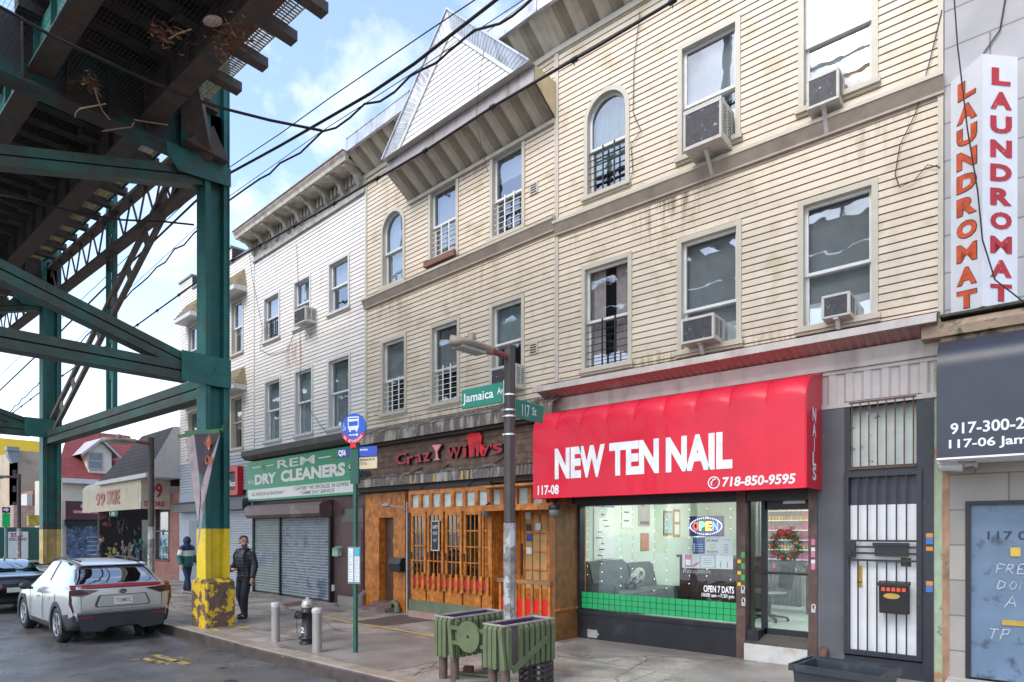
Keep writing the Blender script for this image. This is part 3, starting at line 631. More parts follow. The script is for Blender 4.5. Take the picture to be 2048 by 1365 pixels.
# ACs of the right house
ac_unit('big flaking air conditioner on a bracket in a top floor cream wall window', FR, FR.rect(1367, 1443, 225, 305, .42), .42)
ac_unit('air conditioner with peeling grille beside a plywood panel', FR, FR.rect(1613, 1678, 160, 222, .25), .25)
ac_unit('air conditioner with torn grille in the window above the red awning', FR, FR.rect(1362, 1428, 640, 690, .36), .36)
ac_unit('clean small air conditioner in the window above the pale corrugated panel', FR, FR.rect(1643, 1700, 594, 640, .3), .3)
for r, nm, mm in ((a3, 'plywood_panel', mat('plywood', (.42, .25, .14), .7, var=.25, scale=12)), (b3, 'side_panel', WHITEP), (b2, 'side_panel', WHITEP), (a2, 'side_panel', WHITEP)):
    k0 = r[2] + .075
    mb = MB(); mb.box(r[0] + .08, r[1] - .08, .145, .155, k0, k0 + (.33 if r is not a2 else .5)); mb.build(nm, mm, HR)

# ---------------- left cream house with the gable ------------------------------
SL = FL.px(733, 600)[0]
HLc = fthing('row_house', 'cream sided three storey building with the big white triangular gable, above the wooden bar', 'building', FL, 0, 0, 0)
c1 = FL.rect(763, 811, 430, 583); c1 = (c1[0], c1[1], c1[2], FL.px(787, 418)[1])
c2 = FL.rect(858, 918, 382, 538); c3 = FL.rect(981, 1051, 312, 487)
d1 = FL.rect(763, 814, 683, 835); d2 = FL.rect(861, 920.5, 652, 816); d3 = FL.rect(980, 1050, 610, 787)
wl = [(c1, 1), (c2, 0), (c3, 0), (d1, 0), (d2, 0), (d3, 0)]
mb = MB(); siding(mb, SL + .045, -.04, 4.2, ZT, [hole_of(r, a) for r, a in wl]); mb.build('siding', CREAM2, HLc)
mb = MB(); mb.box(SL - .01, SL + .045, -.03, .1, 4.2, ZT); mb.box(-.04, -.006, -.03, .05, 4.2, ZT); mb.build('corner_trim', CREAMT, HLc)
window(HLc, c1, CREAMT, arch=True, curtain='folds', cm=SHADEG, frac=1, meet=.46)
window(HLc, c2, CREAMT, curtain='folds', cm=SHADE, frac=.9, guard=WHITEP, meet=.5)
window(HLc, c3, CREAMT, curtain='shade', cm=SHADEW, frac=.3, guard=WHITEP, meet=.45)
window(HLc, d1, CREAMT, curtain='shade', cm=SHADEG, frac=.5, guard=WHITEP, meet=.45)
window(HLc, d2, CREAMT, curtain='folds', cm=SHADE, frac=.6, guard=WHITEP, meet=.42)
window(HLc, d3, CREAMT, curtain='shade', cm=SHADEG, frac=.5, meet=.52)
backing(HLc, SL, -.02, 4.1, 10.6)
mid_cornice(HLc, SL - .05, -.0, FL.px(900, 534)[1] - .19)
mb = MB(); mb.box(c2[0] + .0, c2[1], -.16, -.08, c2[2] - .03, c2[2] + .09); mb.build('flower_box', mat('red_wood_box', (.2, .1, .07), .7), HLc)
ac_unit('beige air conditioner behind the street name signs', FL, FL.rect(981, 1030, 738, 785, .3), .3)
for x, y in ((1061, 370), (1060, 688)):
    s, z = FL.px(x, y); mb = MB(); wv = .14
    mb.box(s, s + .2, -.03, .01, z - .22, z); mb.build('vent_cover', CREAMT, HLc)
    mb = MB()
    for k in range(4): mb.box(s + .03, s + .17, -.033, -.031, z - .195 + k * .045, z - .172 + k * .045)
    mb.build('vent_slats', BLACKM, HLc)
# eaves left and right of the gable, the gable itself
g0, zgw = FL.px(820, 400); g1, zgw2 = FL.px(1111, 247); zgw = (zgw + zgw2) / 2
OG = .58
soffit_eave(HLc, SL, g0 + 1.2, 10.47, 10.82, 11.1, .55); soffit_eave(HLc, g1 - 1.2, 0.0, 10.47, 10.82, 11.1, .55)
zf0 = zgw + .38; zf1 = zf0 + .27
mb = MB(); ribbed(mb, g0, g1, (-.01, zgw), (-OG, zf0), .21, .03, .3, True); mb.build('soffit', [SOFF, SOFFV], HLc)
mb = MB(); mb.box(g0 - .02, g1 + .02, -OG - .03, -OG + .02, zf0, zf1); mb.box(g0 - .03, g1 + .03, -OG - .05, -OG - .031, zf0 - .02, zf0 + .05); mb.build('gable_fascia', mat('stained_fascia', (.36, .31, .29), .45, .3, var=.15, dirt=(.22, .16, .14), dscale=3, streak=8), HLc)
mb = MB(); mb.box(g0, g1, -.06, 0, zgw - .07, zgw); mb.build('frieze_board', SOFF, HLc)
sm = (g0 + g1) / 2; hg = 2.08; wd = (g1 - g0) / 2 + .03
def gb(z): t = (z - zf1) / hg; return (sm - wd * (1 - t) + .20, sm + wd * (1 - t) - .20)
mb = MB(); siding(mb, 0, 0, zf1, zf1 + hg * .89, (), .1016, gb, -OG - .05); mb.build('gable_siding', mat('gable_white', (.74, .73, .71), .45, var=.04, dirt=(.5, .48, .45), dscale=2, damt=.36, dsharp=.4, streak=5), HLc)
mb = MB()
for sg in (-1, 1):
    A = Vector((sm + sg * wd, zf1 - .0)); B = Vector((sm, zf1 + hg)); d = (B - A).normalized(); n_ = Vector((-d.y, d.x)) * (1 if sg > 0 else -1)
    if n_.dot(Vector((sm, zf1)) - A) < 0: n_ = -n_
    Ai, Bi = A + n_ * .0, B
    # sloping outer rake band (flares out to the front), inner trim
    ti = .27; ua = Vector((sm + sg * (wd - ti / d.y), zf1)); ub = Vector((sm, zf1 + hg - ti / abs(d.x)))
    mb.m = 0
    k = 26
    for i in range(k):
        p0, p1 = A.lerp(B, i / k), A.lerp(B, (i + 1) / k); q0, q1 = ua.lerp(ub, i / k), ua.lerp(ub, (i + 1) / k); j = .008
        mb.quad((p0.x, -OG - .16, p0.y), (p1.x, -OG - .16, p1.y), (q1.x, -OG - .07, q1.y), (q0.x, -OG - .07, q0.y))
        mb.bar((p0.x, -OG - .162, p0.y), (q0.x, -OG - .072, q0.y), .006, .006)
    mb.quad((A.x, -OG - .16, A.y), (B.x, -OG - .16, B.y), (B.x, 1.4, B.y), (A.x, 1.4, A.y))
    mb.bar((A.x, -OG - .165, A.y), (B.x, -OG - .165, B.y), .03, .03)
    mb.m = 1; mb.bar((ua.x + (.02 if sg < 0 else -.02), -OG - .06, ua.y), (ub.x, -OG - .06, ub.y - .02), .06, .06, (0, 1, 0))
mb.quad((sm - wd, -OG - .16, zf1 - .001), (sm + wd, -OG - .16, zf1 - .001), (sm + wd, -OG + .1, zf1), (sm - wd, -OG + .1, zf1))
mb.build('gable_rake', [ALU, WHITET], HLc)
mb = MB()
for q in (g0 - .03, g1 + .015): mb.cut(); mb.prism([(0, zgw), (-OG, zf0), (-OG, zf1), (1.2, zf1), (1.2, zgw)], 'x', q, q + .015)
mb.build('gable_cheek', mat('yellowed_cheek', (.58, .46, .26), .5, var=.15, dirt=(.6, .58, .54), dscale=2), HLc)

# ---------------- white house with the bracketed cornice -----------------------
SW = FL.px(509, 700)[0]
HW = fthing('row_house', 'white sided three storey building with a bracketed cornice, above the green dry cleaners sign', 'building', FL, 0, 0, 0)
wr = [FL.rect(528, 561, 597, 690), FL.rect(588, 623, 565, 658), FL.rect(657, 700.5, 527, 636), FL.rect(530, 563, 763, 888), FL.rect(590, 627, 743, 873), FL.rect(656, 702, 718, 866)]
for i in (1, 2): wr[i] = (wr[i][0], wr[i][1], wr[0][2], wr[0][3])
for i in (4, 5): wr[i] = (wr[i][0], wr[i][1], wr[3][2], wr[3][3])
zfr = FL.px(510, 525)[1]
mb = MB(); siding(mb, SW + .04, SL - .04, 4.05, zfr, [hole_of(r) for r in wr]); mb.build('siding', WHITEV, HW)
mb = MB(); mb.box(SW - .01, SW + .04, -.03, .1, 3.4, zfr); mb.box(SL - .04, SL - .011, -.03, .1, 4.05, zfr); mb.build('corner_trim', WHITET, HW)
cm_ = [SHADE, SHADE, SHADE, SHADEG, SHADEG, SHADEG]; fr_ = [.5, .5, .5, 1, 1, 1]
for r, c_, f, k in zip(wr, cm_, fr_, ('shade', 'shade', 'folds', 'shade', 'shade', 'folds')): window(HW, r, WHITET, curtain=k, cm=c_, frac=f, meet=.5, guard=BLACKM if r is wr[0] else None)
backing(HW, SW, SL, 3.6, 10.9)
STONEC = mat('old_cornice_paint', (.46, .42, .36), .6, var=.2, scale=6, dirt=(.24, .2, .15), dscale=4, damt=.5, dsharp=.2)
mb = MB(); mb.box(SW + .03, SL - .03, -.03, .05, zfr, zfr + .42); mb.box(SW + .0, SL, -.07, -.03, zfr - .03, zfr + .06); mb.build('frieze', STONEC, HW)
mb = MB(); n = 34
for i in range(n): x = SW + .08 + (SL - SW - .2) * i / n; mb.box(x, x + .09, -.10, -.02, zfr + .30, zfr + .57)
mb.build('dentils', STONEC, HW)
zc = zfr + .42
mb = MB(); mb.box(SW - .02, SL - .05, -.54, .1, zc + .14, zc + .2); mb.prism([(-.54, zc + .12), (-.57, zc + .12), (-.59, zc + .20), (-.64, zc + .27), (-.64, zc + .30), (-.48, zc + .30), (-.48, zc + .12)], 'x', SW - .06, SL - .02); mb.build('cornice', STONEC, HW)
mb = MB(); mb.box(SW - .07, SL - .02, -.66, .8, zc + .301, zc + .335); mb.build('roof_edge', mat('rusty_edge', (.16, .08, .05), .8, var=.4), HW)
for i in range(9):
    x = SW + .05 + (SL - SW - .3) * i / 8
    mb = MB(); mb.prism([(-.03, zc + .14), (-.52, zc + .14), (-.52, zc + .07), (-.42, zc + .04), (-.32, zc + .03), (-.22, zc - .04), (-.16, zc - .16), (-.10, zc - .24), (-.03, zc - .26)], 'x', x, x + .11); mb.build('bracket', STONEC, HW)
ac_unit('tilted little air conditioner on the white building', FL, FL.rect(588, 611, 622, 652, .34), .34)

# ---------------- second white house, behind the pillar ------------------------
SV = FL.px(360, 800)[0]
HV = fthing('row_house', 'narrow white sided building with brown window hoods, half hidden by the steel pillar', 'building', FL, 0, 0, 0)
vr = [FL.rect(463, 488, 606, 716), FL.rect(462, 487.5, 795, 903)]
v0 = FL.px(377, 700)[0]; v1 = FL.px(400, 700)[0]
vr += [(v0, v1, vr[0][2], vr[0][3]), (v0, v1, vr[1][2], vr[1][3])]
zvt = FL.px(500, 487)[1]
mb = MB(); siding(mb, SV, SW - .03, 4.3, zvt - .25, [hole_of(r) for r in vr]); mb.build('siding', WHITEV, HV)
mb = MB(); siding(mb, SV, SW - .03, 3.15, 4.3, []); mb.build('grey_siding', GREYV, HV)
mb = MB()
for a, b, c in ((SV, SV + 1.2, .25), (SW - 2.7, SW - 1.6, .25)): mb.cut(); siding(mb, a, b, zvt - .25, zvt + c)
mb.build('parapet', WHITEV, HV)
mb = MB(); mb.box(SV - .02, SV + 1.25, -.06, .5, zvt + .25, zvt + .31); mb.box(SV + 1.25, SW, -.06, .4, zvt - .25, zvt - .19); mb.box(SW - 2.75, SW - 1.55, -.06, .5, zvt + .25, zvt + .31); mb.build('coping', mat('coping_grey', (.2, .2, .21), .5), HV)
for i, r in enumerate(vr):
    window(HV, r, CREAMT, sash=WINB if i in (1, 3) else WINW, curtain='shade', cm=SHADE if i != 1 else SHADEP, frac=.6)
    mb = MB(); a, b = r[0] - .2, r[1] + .25; z = r[3] + .22
    mb.m = 0; mb.add([(a, -.42, z), (b, -.42, z), (b - .18, -.02, z + .62), (a + .18, -.02, z + .62), (a, 0, z), (b, 0, z)], [(0, 1, 2, 3), (1, 5, 2), (0, 3, 4)])
    for q in range(5): t = q / 5; mb.bar((a + .18 * t, -.42 + .4 * t - .012, z + .62 * t), (b - .18 * t, -.42 + .4 * t - .012, z + .62 * t), .02, .03)
    mb.m = 1; mb.box(a, b, -.43, 0, z - .16, z - .005)
    mb.build('window_hood', [mat('mossy_hood', (.28, .215, .135), .7, var=.25, scale=9, dirt=(.3, .32, .1), dscale=3), WHITET], HV)
backing(HV, SV, SW, 0, zvt)
# =================== nail salon shop front (under the right cream house) ============
RED = mat('red_vinyl', (.66, .003, .028), .42, bump=.2, bscale=5, var=.08, scale=2, coat=.12, spec=.4, dirt=(.42, .004, .02), dscale=2, damt=.42, dsharp=.4, streak=5)
LETW = mat('white_lettering', (.78, .78, .78), .5)
AW = fthing('awning', 'glossy red awning reading NEW TEN NAIL', 'awning', FR, 0, 0, 0)
oa = .80; as1 = FR.px(1611, 900, oa)[0]; as0 = FR.px(1066, 900, oa)[0]; az0 = FR.px(1611, 975, oa)[1]; az1 = FR.px(1611, 797, oa)[1]; azt = FR.px(1643, 748)[1]
def aw_prof(n=14):
    P = [(-oa, az0), (-oa, az1)]
    for i in range(1, n + 1):
        q = pi / 2 * i / n; P.append((-oa + .50 * (1 - cos(q)) * .9, az1 + (azt - az1) * .80 * sin(q)))
    P += [(-.02, azt)]
    return P
PR = aw_prof(); nP = 9; nS = 108
mb = MB(); vs = []
for i in range(nS + 1):
    t = i / nS; s = as0 + (as1 - as0) * t; ph = (t * nP) % 1; bul = .032 * (sin(pi * ph) ** .6)
    for k, (y, z) in enumerate(PR):
        f = 0 if k < 1 else (.25 if k == 1 else sin(pi * min(1, (k - 1) / 13)) * 1.0 if k < len(PR) - 1 else 0)
        vs.append((s, y - bul * f * .7, z + bul * f * .7))
m = len(PR); mb.add(vs, [(i * m + k, (i + 1) * m + k, (i + 1) * m + k + 1, i * m + k + 1) for i in range(nS) for k in range(m - 1)], True)
mb.build('canopy', RED, AW)
mb = MB()
for q in (as0, as1): mb.cut(); mb.add([(q, y, z) for y, z in PR] + [(q, 0, az0)], [tuple(range(m + 1))])
mb.build('end_flap', RED, AW)
for i in range(1, nP):
    s = as0 + (as1 - as0) * i / nP; mb = MB(); mb.tube([(s, y - .004, z + .003) for y, z in PR[1:]], .007, 5); mb.build('seam', RED, AW)
mb = MB(); mb.tube([(as1 + .006, y, z) for y, z in PR], .012, 6); mb.tube([(as0, -oa, az0), (as1, -oa, az0)], .012, 6); mb.build('piping', RED, AW)
def pz(px, py, o, F=FR): return F.px(px, py, o)
mb = MB(); y = -oa - .006
z0_ = FR.px(1112, 955, oa)[1]; z1_ = FR.px(1112, 890, oa)[1]
def seg(txt, xa, xb, za, zb, o, bold=.0, F=FR, **k): mb.text(txt, F.px(xa, 900, o)[0], F.px(xb, 900, o)[0], za, zb, -o - .006, bold, **k)
za, zb = FR.px(1465, 937, oa)[1] - .0, FR.px(1465, 862, oa)[1]
seg('NEW', 1110, 1210, za, zb, oa, .05); seg('TEN', 1219, 1318, za, zb, oa, .05); seg('NAIL', 1332, 1465, za, zb, oa, .05)
za, zb = FR.px(1590, 968, oa)[1], FR.px(1590, 947, oa)[1]
seg('718-850-9595', 1445, 1591, za, zb, oa, .03, shear=.12)
za2 = FR.px(1076, 991, oa)[1]; seg('117-08', 1076, 1118, za2, za2 + .16, oa, .03)
sx = FR.px(1428, 960, oa)[0]; mb.disc((sx, -oa - .006, (za + zb) / 2), .085, 24, 'y', .07)
mb.tube([(sx - .03, -oa - .008, (za + zb) / 2 - .04), (sx - .035, -oa - .008, (za + zb) / 2), (sx + .0, -oa - .008, (za + zb) / 2 + .04), (sx + .03, -oa - .008, (za + zb) / 2 + .045)], .012, 6)
mb.build('lettering', LETW, AW)
mb = MB()
zs = [FR.px(1622, y_, .5)[1] for y_ in (828, 858, 888, 917, 946)]
for ch, z in zip('NAILS', zs):
    wv = .035 if ch == 'I' else .17
    mb.text(ch, -.56 - wv / 2 + .14, -.56 + wv / 2 + .14, z - .095, z + .085, 0, .03)
mb.rot('Z', pi / 2); mb.v = [(as1 + .006, b, c) for a, b, c in mb.v]; mb.build('side_lettering', LETW, AW)

BLK = mat('black_shop_paint', (.010, .010, .014), .45, var=.3, scale=5, dirt=(.028, .03, .04), dscale=2.5, damt=.45, dsharp=.2, dirt2=(.42, .40, .36), d2amt=.255, d2scale=7)
BRN = mat('brown_frame', (.085, .045, .035), .5, var=.2, dirt=(.16, .08, .05), dscale=5)
ws0, ws1 = FR.px(1162, 1100)[0], FR.px(1475, 1100)[0]; wz0, wz1 = .49, FR.px(1165, 1013)[1]
po0, po1 = ws1, FR.px(1493, 1100)[0]; do0, do1 = FR.px(1510, 1100)[0], FR.px(1624, 1100)[0]; sp0 = FR.px(1636, 1100)[0]
mb = MB(); mb.box(.36, po0, -.03, .2, 0, .42); mb.build('stall_riser', BLK, HR)
mb = MB(); mb.box(.40, po0, -.06, .06, .42, .485); mb.box(.36, ws0, -.03, .12, .42, wz1); mb.box(.36, sp0, -.02, .2, wz1, 2.62); W1 = mb.build('shop_window', BLK, HR)
mb = MB(); mb.quad((ws0, .03, wz0), (po0, .03, wz0), (po0, .03, wz1), (ws0, .03, wz1)); mb.build('pane', SHOPGLASS, W1)
GRN = mat('green_tile_film', (.015, .36, .11), .4, var=.08)
mb = MB(); gz1 = .79
mb.m = 0; mb.quad((ws0, .024, wz0 + .02), (po0, .024, wz0 + .02), (po0, .024, gz1), (ws0, .024, gz1)); mb.m = 1
for i in range(1, 25): x = ws0 + (po0 - ws0) * i / 25; mb.box(x - .004, x + .004, .020, .0235, wz0 + .02, gz1)
for i in (1, 2): z = wz0 + .02 + (gz1 - wz0 - .02) * i / 3; mb.box(ws0, po0, .0205, .0232, z - .004, z + .004)
mb.build('tile_film', [GRN, mat('film_grid', (.01, .04, .05), .5)], W1)
mb = MB(); a, b = FR.px(1406, 1190)[0], FR.px(1467, 1190)[0]; zz = FR.px(1474, 1189)[1]
mb.text('OPEN 7 DAYS', a, b, zz, zz + .105, .02, .03); mb.cut(); mb.text('10:00 am ~7:30 pm', a - .03, b, zz - .085, zz - .012, .02, .02); mb.build('hours_lettering', LETW, W1)
mb = MB(); mb.box(po0, po1, -.05, .12, 0, 2.5); mb.cut(); mb.box(sp0 - .11, sp0, -.05, .12, .0, 2.5); mb.cut(); mb.box(.27, .36, -.06, .12, 0, 2.45); mb.build('shutter_rail', BRN, HR)
DY = .28; dz0 = .34
mb = MB(); mb.box(po1, do0, -.0, .03, wz1 - .0, 2.4); mb.box(po1, po1 + .02, .12, .3, .2, wz1); mb.box(po1, do0 + .05, -.01, .3, .0, .42); mb.build('side_light_frame', BLK, HR)
ds0, ds1 = do0, sp0 - .11; t = .055
mb = MB(); mb.box(ds0, ds0 + t + .03, DY - .02, DY + .03, dz0, wz1 + .1); mb.box(ds1 - t, ds1, DY - .02, DY + .03, dz0, wz1 + .1); mb.box(ds0 + t, ds1 - t, DY - .02, DY + .03, dz0, dz0 + .09); mb.box(ds0 + t, ds1 - t, DY - .02, DY + .03, wz1 - .12, wz1 + .1); SD = mb.build('shop_door', BLK, HR)
mb = MB(); mb.quad((ds0 + t, DY, dz0 + .09), (ds1 - t, DY, dz0 + .09), (ds1 - t, DY, wz1 - .12), (ds0 + t, DY, wz1 - .12)); mb.build('pane', SHOPGLASS, SD)
mb = MB(); mb.cyl((ds0 + .03, DY - .05, 1.24), (ds1 - .03, DY - .05, 1.24), .014); mb.build('push_bar', BLACKM, SD)
mb = MB(); mb.box(ds0 + .32, ds0 + .62, DY - .06, DY - .02, wz1 - .04, wz1 + .0); mb.box(ds0 + .45, ds0 + .75, DY - .07, DY - .05, wz1 + .01, wz1 + .025); mb.build('door_closer', GALV, SD)
mb = MB(); mb.box(po1, sp0 - .11, -.10, DY + .05, 0, .24); mb.build('door_step', mat('white_step', (.5, .48, .44), .6, var=.1, dirt=(.3, .25, .2), dscale=3, damt=.45, dsharp=.2), HR)
mb = MB(); mb.add([(po1, -.1, .245), (ds1, -.1, .245), (ds1, DY - .02, .335), (po1, DY - .02, .335)], [(0, 1, 2, 3)])
for i in range(26): x = po1 + (ds1 - po1) * i / 26; mb.bar((x, -.1, .25), (x, DY - .02, .34), .012, .012)
mb.build('ramp_mat', mat('ramp_brown', (.09, .075, .065), .7), HR)
# the room behind the glass
MINT = mat('mint_wall', (.60, .67, .60), .7, var=.04); TILEF = brick('shop_floor', (.42, .5, .45), (.36, .45, .4), (.3, .36, .33), .6, .6, .35, .004, 'floor', .1, .15)
mb = MB(); rx0, rx1, ry0, ry1, rz0, rz1 = .12, 5.2, .13, 6.4, .30, 2.75
mb.m = 0; mb.quad((rx0, ry0, rz0), (rx0, ry1, rz0), (rx0, ry1, rz1), (rx0, ry0, rz1)); mb.quad((rx0, ry1, rz0), (rx1, ry1, rz0), (rx1, ry1, rz1), (rx0, ry1, rz1)); mb.quad((rx1, ry0, rz0), (rx1, ry1, rz0), (rx1, ry1, rz1), (rx1, ry0, rz1)); mb.quad((rx0, ry0, rz1), (rx1, ry0, rz1), (rx1, ry1, rz1), (rx0, ry1, rz1))
mb.box(1.9, 3.3, 4.6, ry1, rz0, rz1)
mb.m = 1; mb.quad((rx0, ry0, rz0), (rx1, ry0, rz0), (rx1, ry1, rz0), (rx0, ry1, rz0)); mb.build('shop_room', [MINT, TILEF], HR, fix=False)
LAMP = mat('ceiling_lamp', (1, 1, 1), .5, emit=(.96, 1, .95), estr=8.5)
for q, (a, b) in enumerate(((1.2, 1.2), (1.2, 3.6), (3.6, 1.2), (3.6, 3.6))):
    mb = MB(); mb.box(a, a + .5, b, b + 1.1, rz1 - .05, rz1 - .01); mb.build('room_light', LAMP, HR)
# --- things in and on the window ---
def room(name, label, cat, s, y, z, rz=0, group=None): return thing(name, label, cat, FR.w(s, y, z), rz, group)
SOFAM = mat('grey_sofa', (.085, .105, .11), .7, var=.2, scale=6)
SO = room('sofa', 'long grey sofa behind the salon window', 'sofa', .16, .5, rz0)
mb = MB(); mb.box(0, .85, 0, 2.5, .08, .42); mb.build('seat', SOFAM, SO, .05, seg=2)
mb = MB(); mb.prism([(0, .38), (.3, .38), (.16, .98), (0, .98)], 'y', .02, 1.4); mb.prism([(0, .38), (.3, .38), (.18, .9), (0, .9)], 'y', 1.42, 2.5); mb.build('backrest', SOFAM, SO, .04, seg=2)
mb = MB(); mb.box(.0, .85, -.16, -.005, .05, .62); mb.build('armrest', SOFAM, SO, .05, seg=2)
PIL = mat('leafy_cushion', (.5, .5, .47), .8, var=.1, dirt=(.04, .05, .05), dscale=13, damt=.5, dsharp=.03)
P_ = solo((lambda b: (b.ball((0, 0, 0), (.13, .26, .24), 16, 10), b.build('cushion', PIL))[1])(MB()), 'black and white leaf patterned cushion on the sofa', 'cushion', FR.w(.62, 1.75, rz0 + .62)); P_.rotation_euler = (.5, .5, .2)
RD = room('reception_desk', 'dark brown reception desk inside the salon', 'desk', 1.05, 2.75, rz0)
WEN = mat('wenge', (.045, .02, .018), .35, var=.2)
mb = MB(); mb.box(0, 1.5, 0, .5, 0, 1.02); mb.build('desk_body', WEN, RD, .01)
mb = MB(); mb.box(-.04, 1.54, -.05, .5, 1.02, 1.07); mb.box(.05, .7, -.03, -.001, .25, .95); mb.build('desk_top', WEN, RD)
mb = MB(); mb.text('Reception', .1, .66, .68, .80, -.035, .01, shear=.3); mb.build('lettering', mat('silver_letters', (.6, .6, .6), .3, .6), RD)
OR = room('fruit_plate', 'plate of oranges on the reception desk', 'fruit plate', 1.75, 2.95, rz0 + 1.07)
mb = MB(); mb.lathe([(0, 0), (.14, .01), (.18, .04)]); mb.build('plate', WHITEP, OR)
for i, (x, y, z) in enumerate(((-.07, 0, .05), (.06, .03, .05), (0, -.06, .05), (0, .02, .12), (.09, -.05, .06))): mb = MB(); mb.ball((x, y, z), .05); mb.build('orange', mat('orange_fruit', (.75, .25, .02), .5), OR)
CATF = solo((lambda b: (b.ball((0, 0, .12), (.12, .1, .13)), b.ball((0, -.02, .28), .09), b.ball((-.06, -.02, .36), .03, 8, 5), b.ball((.06, -.02, .36), .03, 8, 5), b.cyl((.1, -.05, .18), (.14, -.06, .36), .03), b.build('lucky_figurine', mat('ceramic', (.7, .68, .62), .25, var=.1, dirt=(.5, .1, .05), dscale=9)))[-1])(MB()), 'white ceramic figurine with raised paw on the reception desk', 'figurine', FR.w(1.35, 2.95, rz0 + 1.07))
def wall_card(name, label, y0, y1, z0, z1, mats, cells, group=None):
    """a flat poster on the left wall of the salon, cells=(y,z,w,h,mat index) as fractions"""
    b = MB(); b.box(rx0 + .004, rx0 + .018, y0, y1, z0, z1)
    for (cy, cz, cw, ch, k) in cells:
        b.m = k; W_, H_ = y1 - y0, z1 - z0; b.box(rx0 + .0181, rx0 + .021, y0 + cy * W_, y0 + (cy + cw) * W_, z0 + cz * H_, z0 + (cz + ch) * H_)
    o = b.build(name, mats); return solo(o, label, 'poster' if name != 'picture_frame' else 'picture frame', FR.o, 0, group)
PAPER = mat('paper', (.66, .68, .68), .6, var=.05); INK = mat('ink', (.05, .05, .06), .6); BLUEP = mat('blue_print', (.03, .07, .30), .5); PINKP = mat('pink_print', (.6, .16, .28), .5); REDP = mat('orange_print', (.55, .16, .09), .5); GOLDF = mat('gilt_frame', (.36, .2, .06), .4)
rnd = random.Random(3)
ink_rows = [(rnd.uniform(.08, .5), .06 + .1 * i, rnd.uniform(.12, .36), .018, 1) for i in range(8)]
wall_card('price_list', 'tall price list with a blue heading on the salon wall', 1.0, 1.75, 1.3, 2.42, [PAPER, INK, BLUEP], [(.0, .9, 1, .08, 2)] + ink_rows)
wall_card('wall_poster', 'grey photo poster high on the salon wall', 2.75, 3.25, 1.95, 2.65, [mat('grey_pink', (.34, .29, .3), .6), INK], [(.1, .05, .8, .1, 1), (.2, .6, .3, .2, 1)])
wall_card('wall_poster', 'pale list with short black lines beside the price list', 2.05, 2.45, 1.9, 2.6, [PAPER, INK], [(.2, .75, .5, .04, 1), (.2, .45, .5, .04, 1), (.2, .2, .5, .04, 1)])
wall_card('picture_frame', 'small orange picture in a gilt frame on the salon wall', 2.85, 3.2, 1.42, 1.8, [GOLDF, REDP], [(.1, .1, .8, .8, 1)])
wall_card('picture_frame', 'framed pale blue certificate on the salon wall', 3.9, 4.35, 1.75, 2.3, [GOLDF, mat('pale_blue', (.4, .52, .56), .5)], [(.08, .08, .84, .84, 1)])
wall_card('picture_frame', 'narrow gilt frame right of the blue certificate', 4.4, 4.75, 1.7, 2.35, [GOLDF, PAPER], [(.15, .55, .7, .36, 1), (.15, .1, .7, .36, 1)])
# office chairs, work desk
def office_chair(label, s, y, rz):
    t = room('office_chair', label, 'chair', s, y, rz0, rz, 'office chairs in the salon')
    mb = MB(); mb.box(-.25, .25, -.25, .25, .42, .52); mb.build('seat', mat('black_leather', (.02, .02, .022), .4), t, .04)
    mb = MB(); mb.box(-.24, .24, .22, .30, .55, 1.1); mb.rot('X', -.18, (0, .22, .55)); mb.build('backrest', mat('black_leather', (.02, .02, .022), .4), t, .04)
    mb = MB(); mb.cyl((0, 0, .1), (0, 0, .42), .03)
    for k in range(5): q = 2 * pi * k / 5; mb.bar((0, 0, .1), (.3 * cos(q), .3 * sin(q), .06), .04, .03); mb.ball((.3 * cos(q), .3 * sin(q), .03), .03, 8, 6)
    mb.build('base', BLACKM, t); return t
office_chair('black office chair seen through the salon door, nearer the desk', 2.55, 2.7, 2.2); office_chair('black office chair turned sideways, deep behind the salon door', 3.05, 2.0, -.9)
DK = room('work_table', 'dark manicure table seen through the salon door', 'table', 1.9, 3.5, rz0)
mb = MB(); mb.box(0, 1.9, 0, .45, .7, .75); mb.build('tabletop', WEN, DK)
mb = MB(); mb.box(.0, .4, 0, .45, 0, .7); mb.box(1.5, 1.9, 0, .45, 0, .7); mb.build('pedestal', WEN, DK)
for i in range(9):
    mb = MB(); x = .1 + i * .2; h = rnd.uniform(.08, .22); mb.lathe([(0, 0), (.03, 0), (.03, h * .6), (.012, h * .7), (.012, h)], x, .2, 10); mb.move(0, 0, .75)
    o = mb.build('bottle', mat('bottle%d' % (i % 3), [(.5, .1, .2), (.1, .35, .4), (.6, .55, .2)][i % 3], .3)); solo(o, 'small bottle on the manicure table', 'bottle', FR.w(1.9, 3.5, rz0), 0, 'bottles on the manicure table')
rk = room('polish_rack', 'pink and amber nail polish rack on the salon wall right of the notices', 'rack', 2.2, 4.3, rz0 + .9)
mb = MB(); mb.box(0, 1.0, .2, .26, 0, 1.3); mb.build('back_panel', PINKP, rk)
for k in range(6):
    mb = MB(); mb.box(0, 1.0, .06, .199, .05 + k * .2, .07 + k * .2); mb.build('shelf', WHITEP, rk); mb = MB()
    for i in range(16): mb.box(.03 + i * .06, .065 + i * .06, .08, .12, .071 + k * .2, .15 + k * .2)
    mb.build('polish_row', mat('polish%d' % (k % 3), [(.55, .05, .25), (.5, .28, .06), (.45, .05, .06)][k % 3], .3, var=.6, scale=9), rk)
cb_ = room('counter', 'dark low counter in the depth of the salon', 'counter', 3.3, 3.3, rz0); mb = MB(); mb.box(0, 1.3, 0, .5, 0, .85); mb.build('body', WEN, cb_); mb = MB(); mb.box(-.04, 1.34, -.04, .54, .85, .9); mb.build('top', mat('black_leather', (.02, .02, .022), .4), cb_)
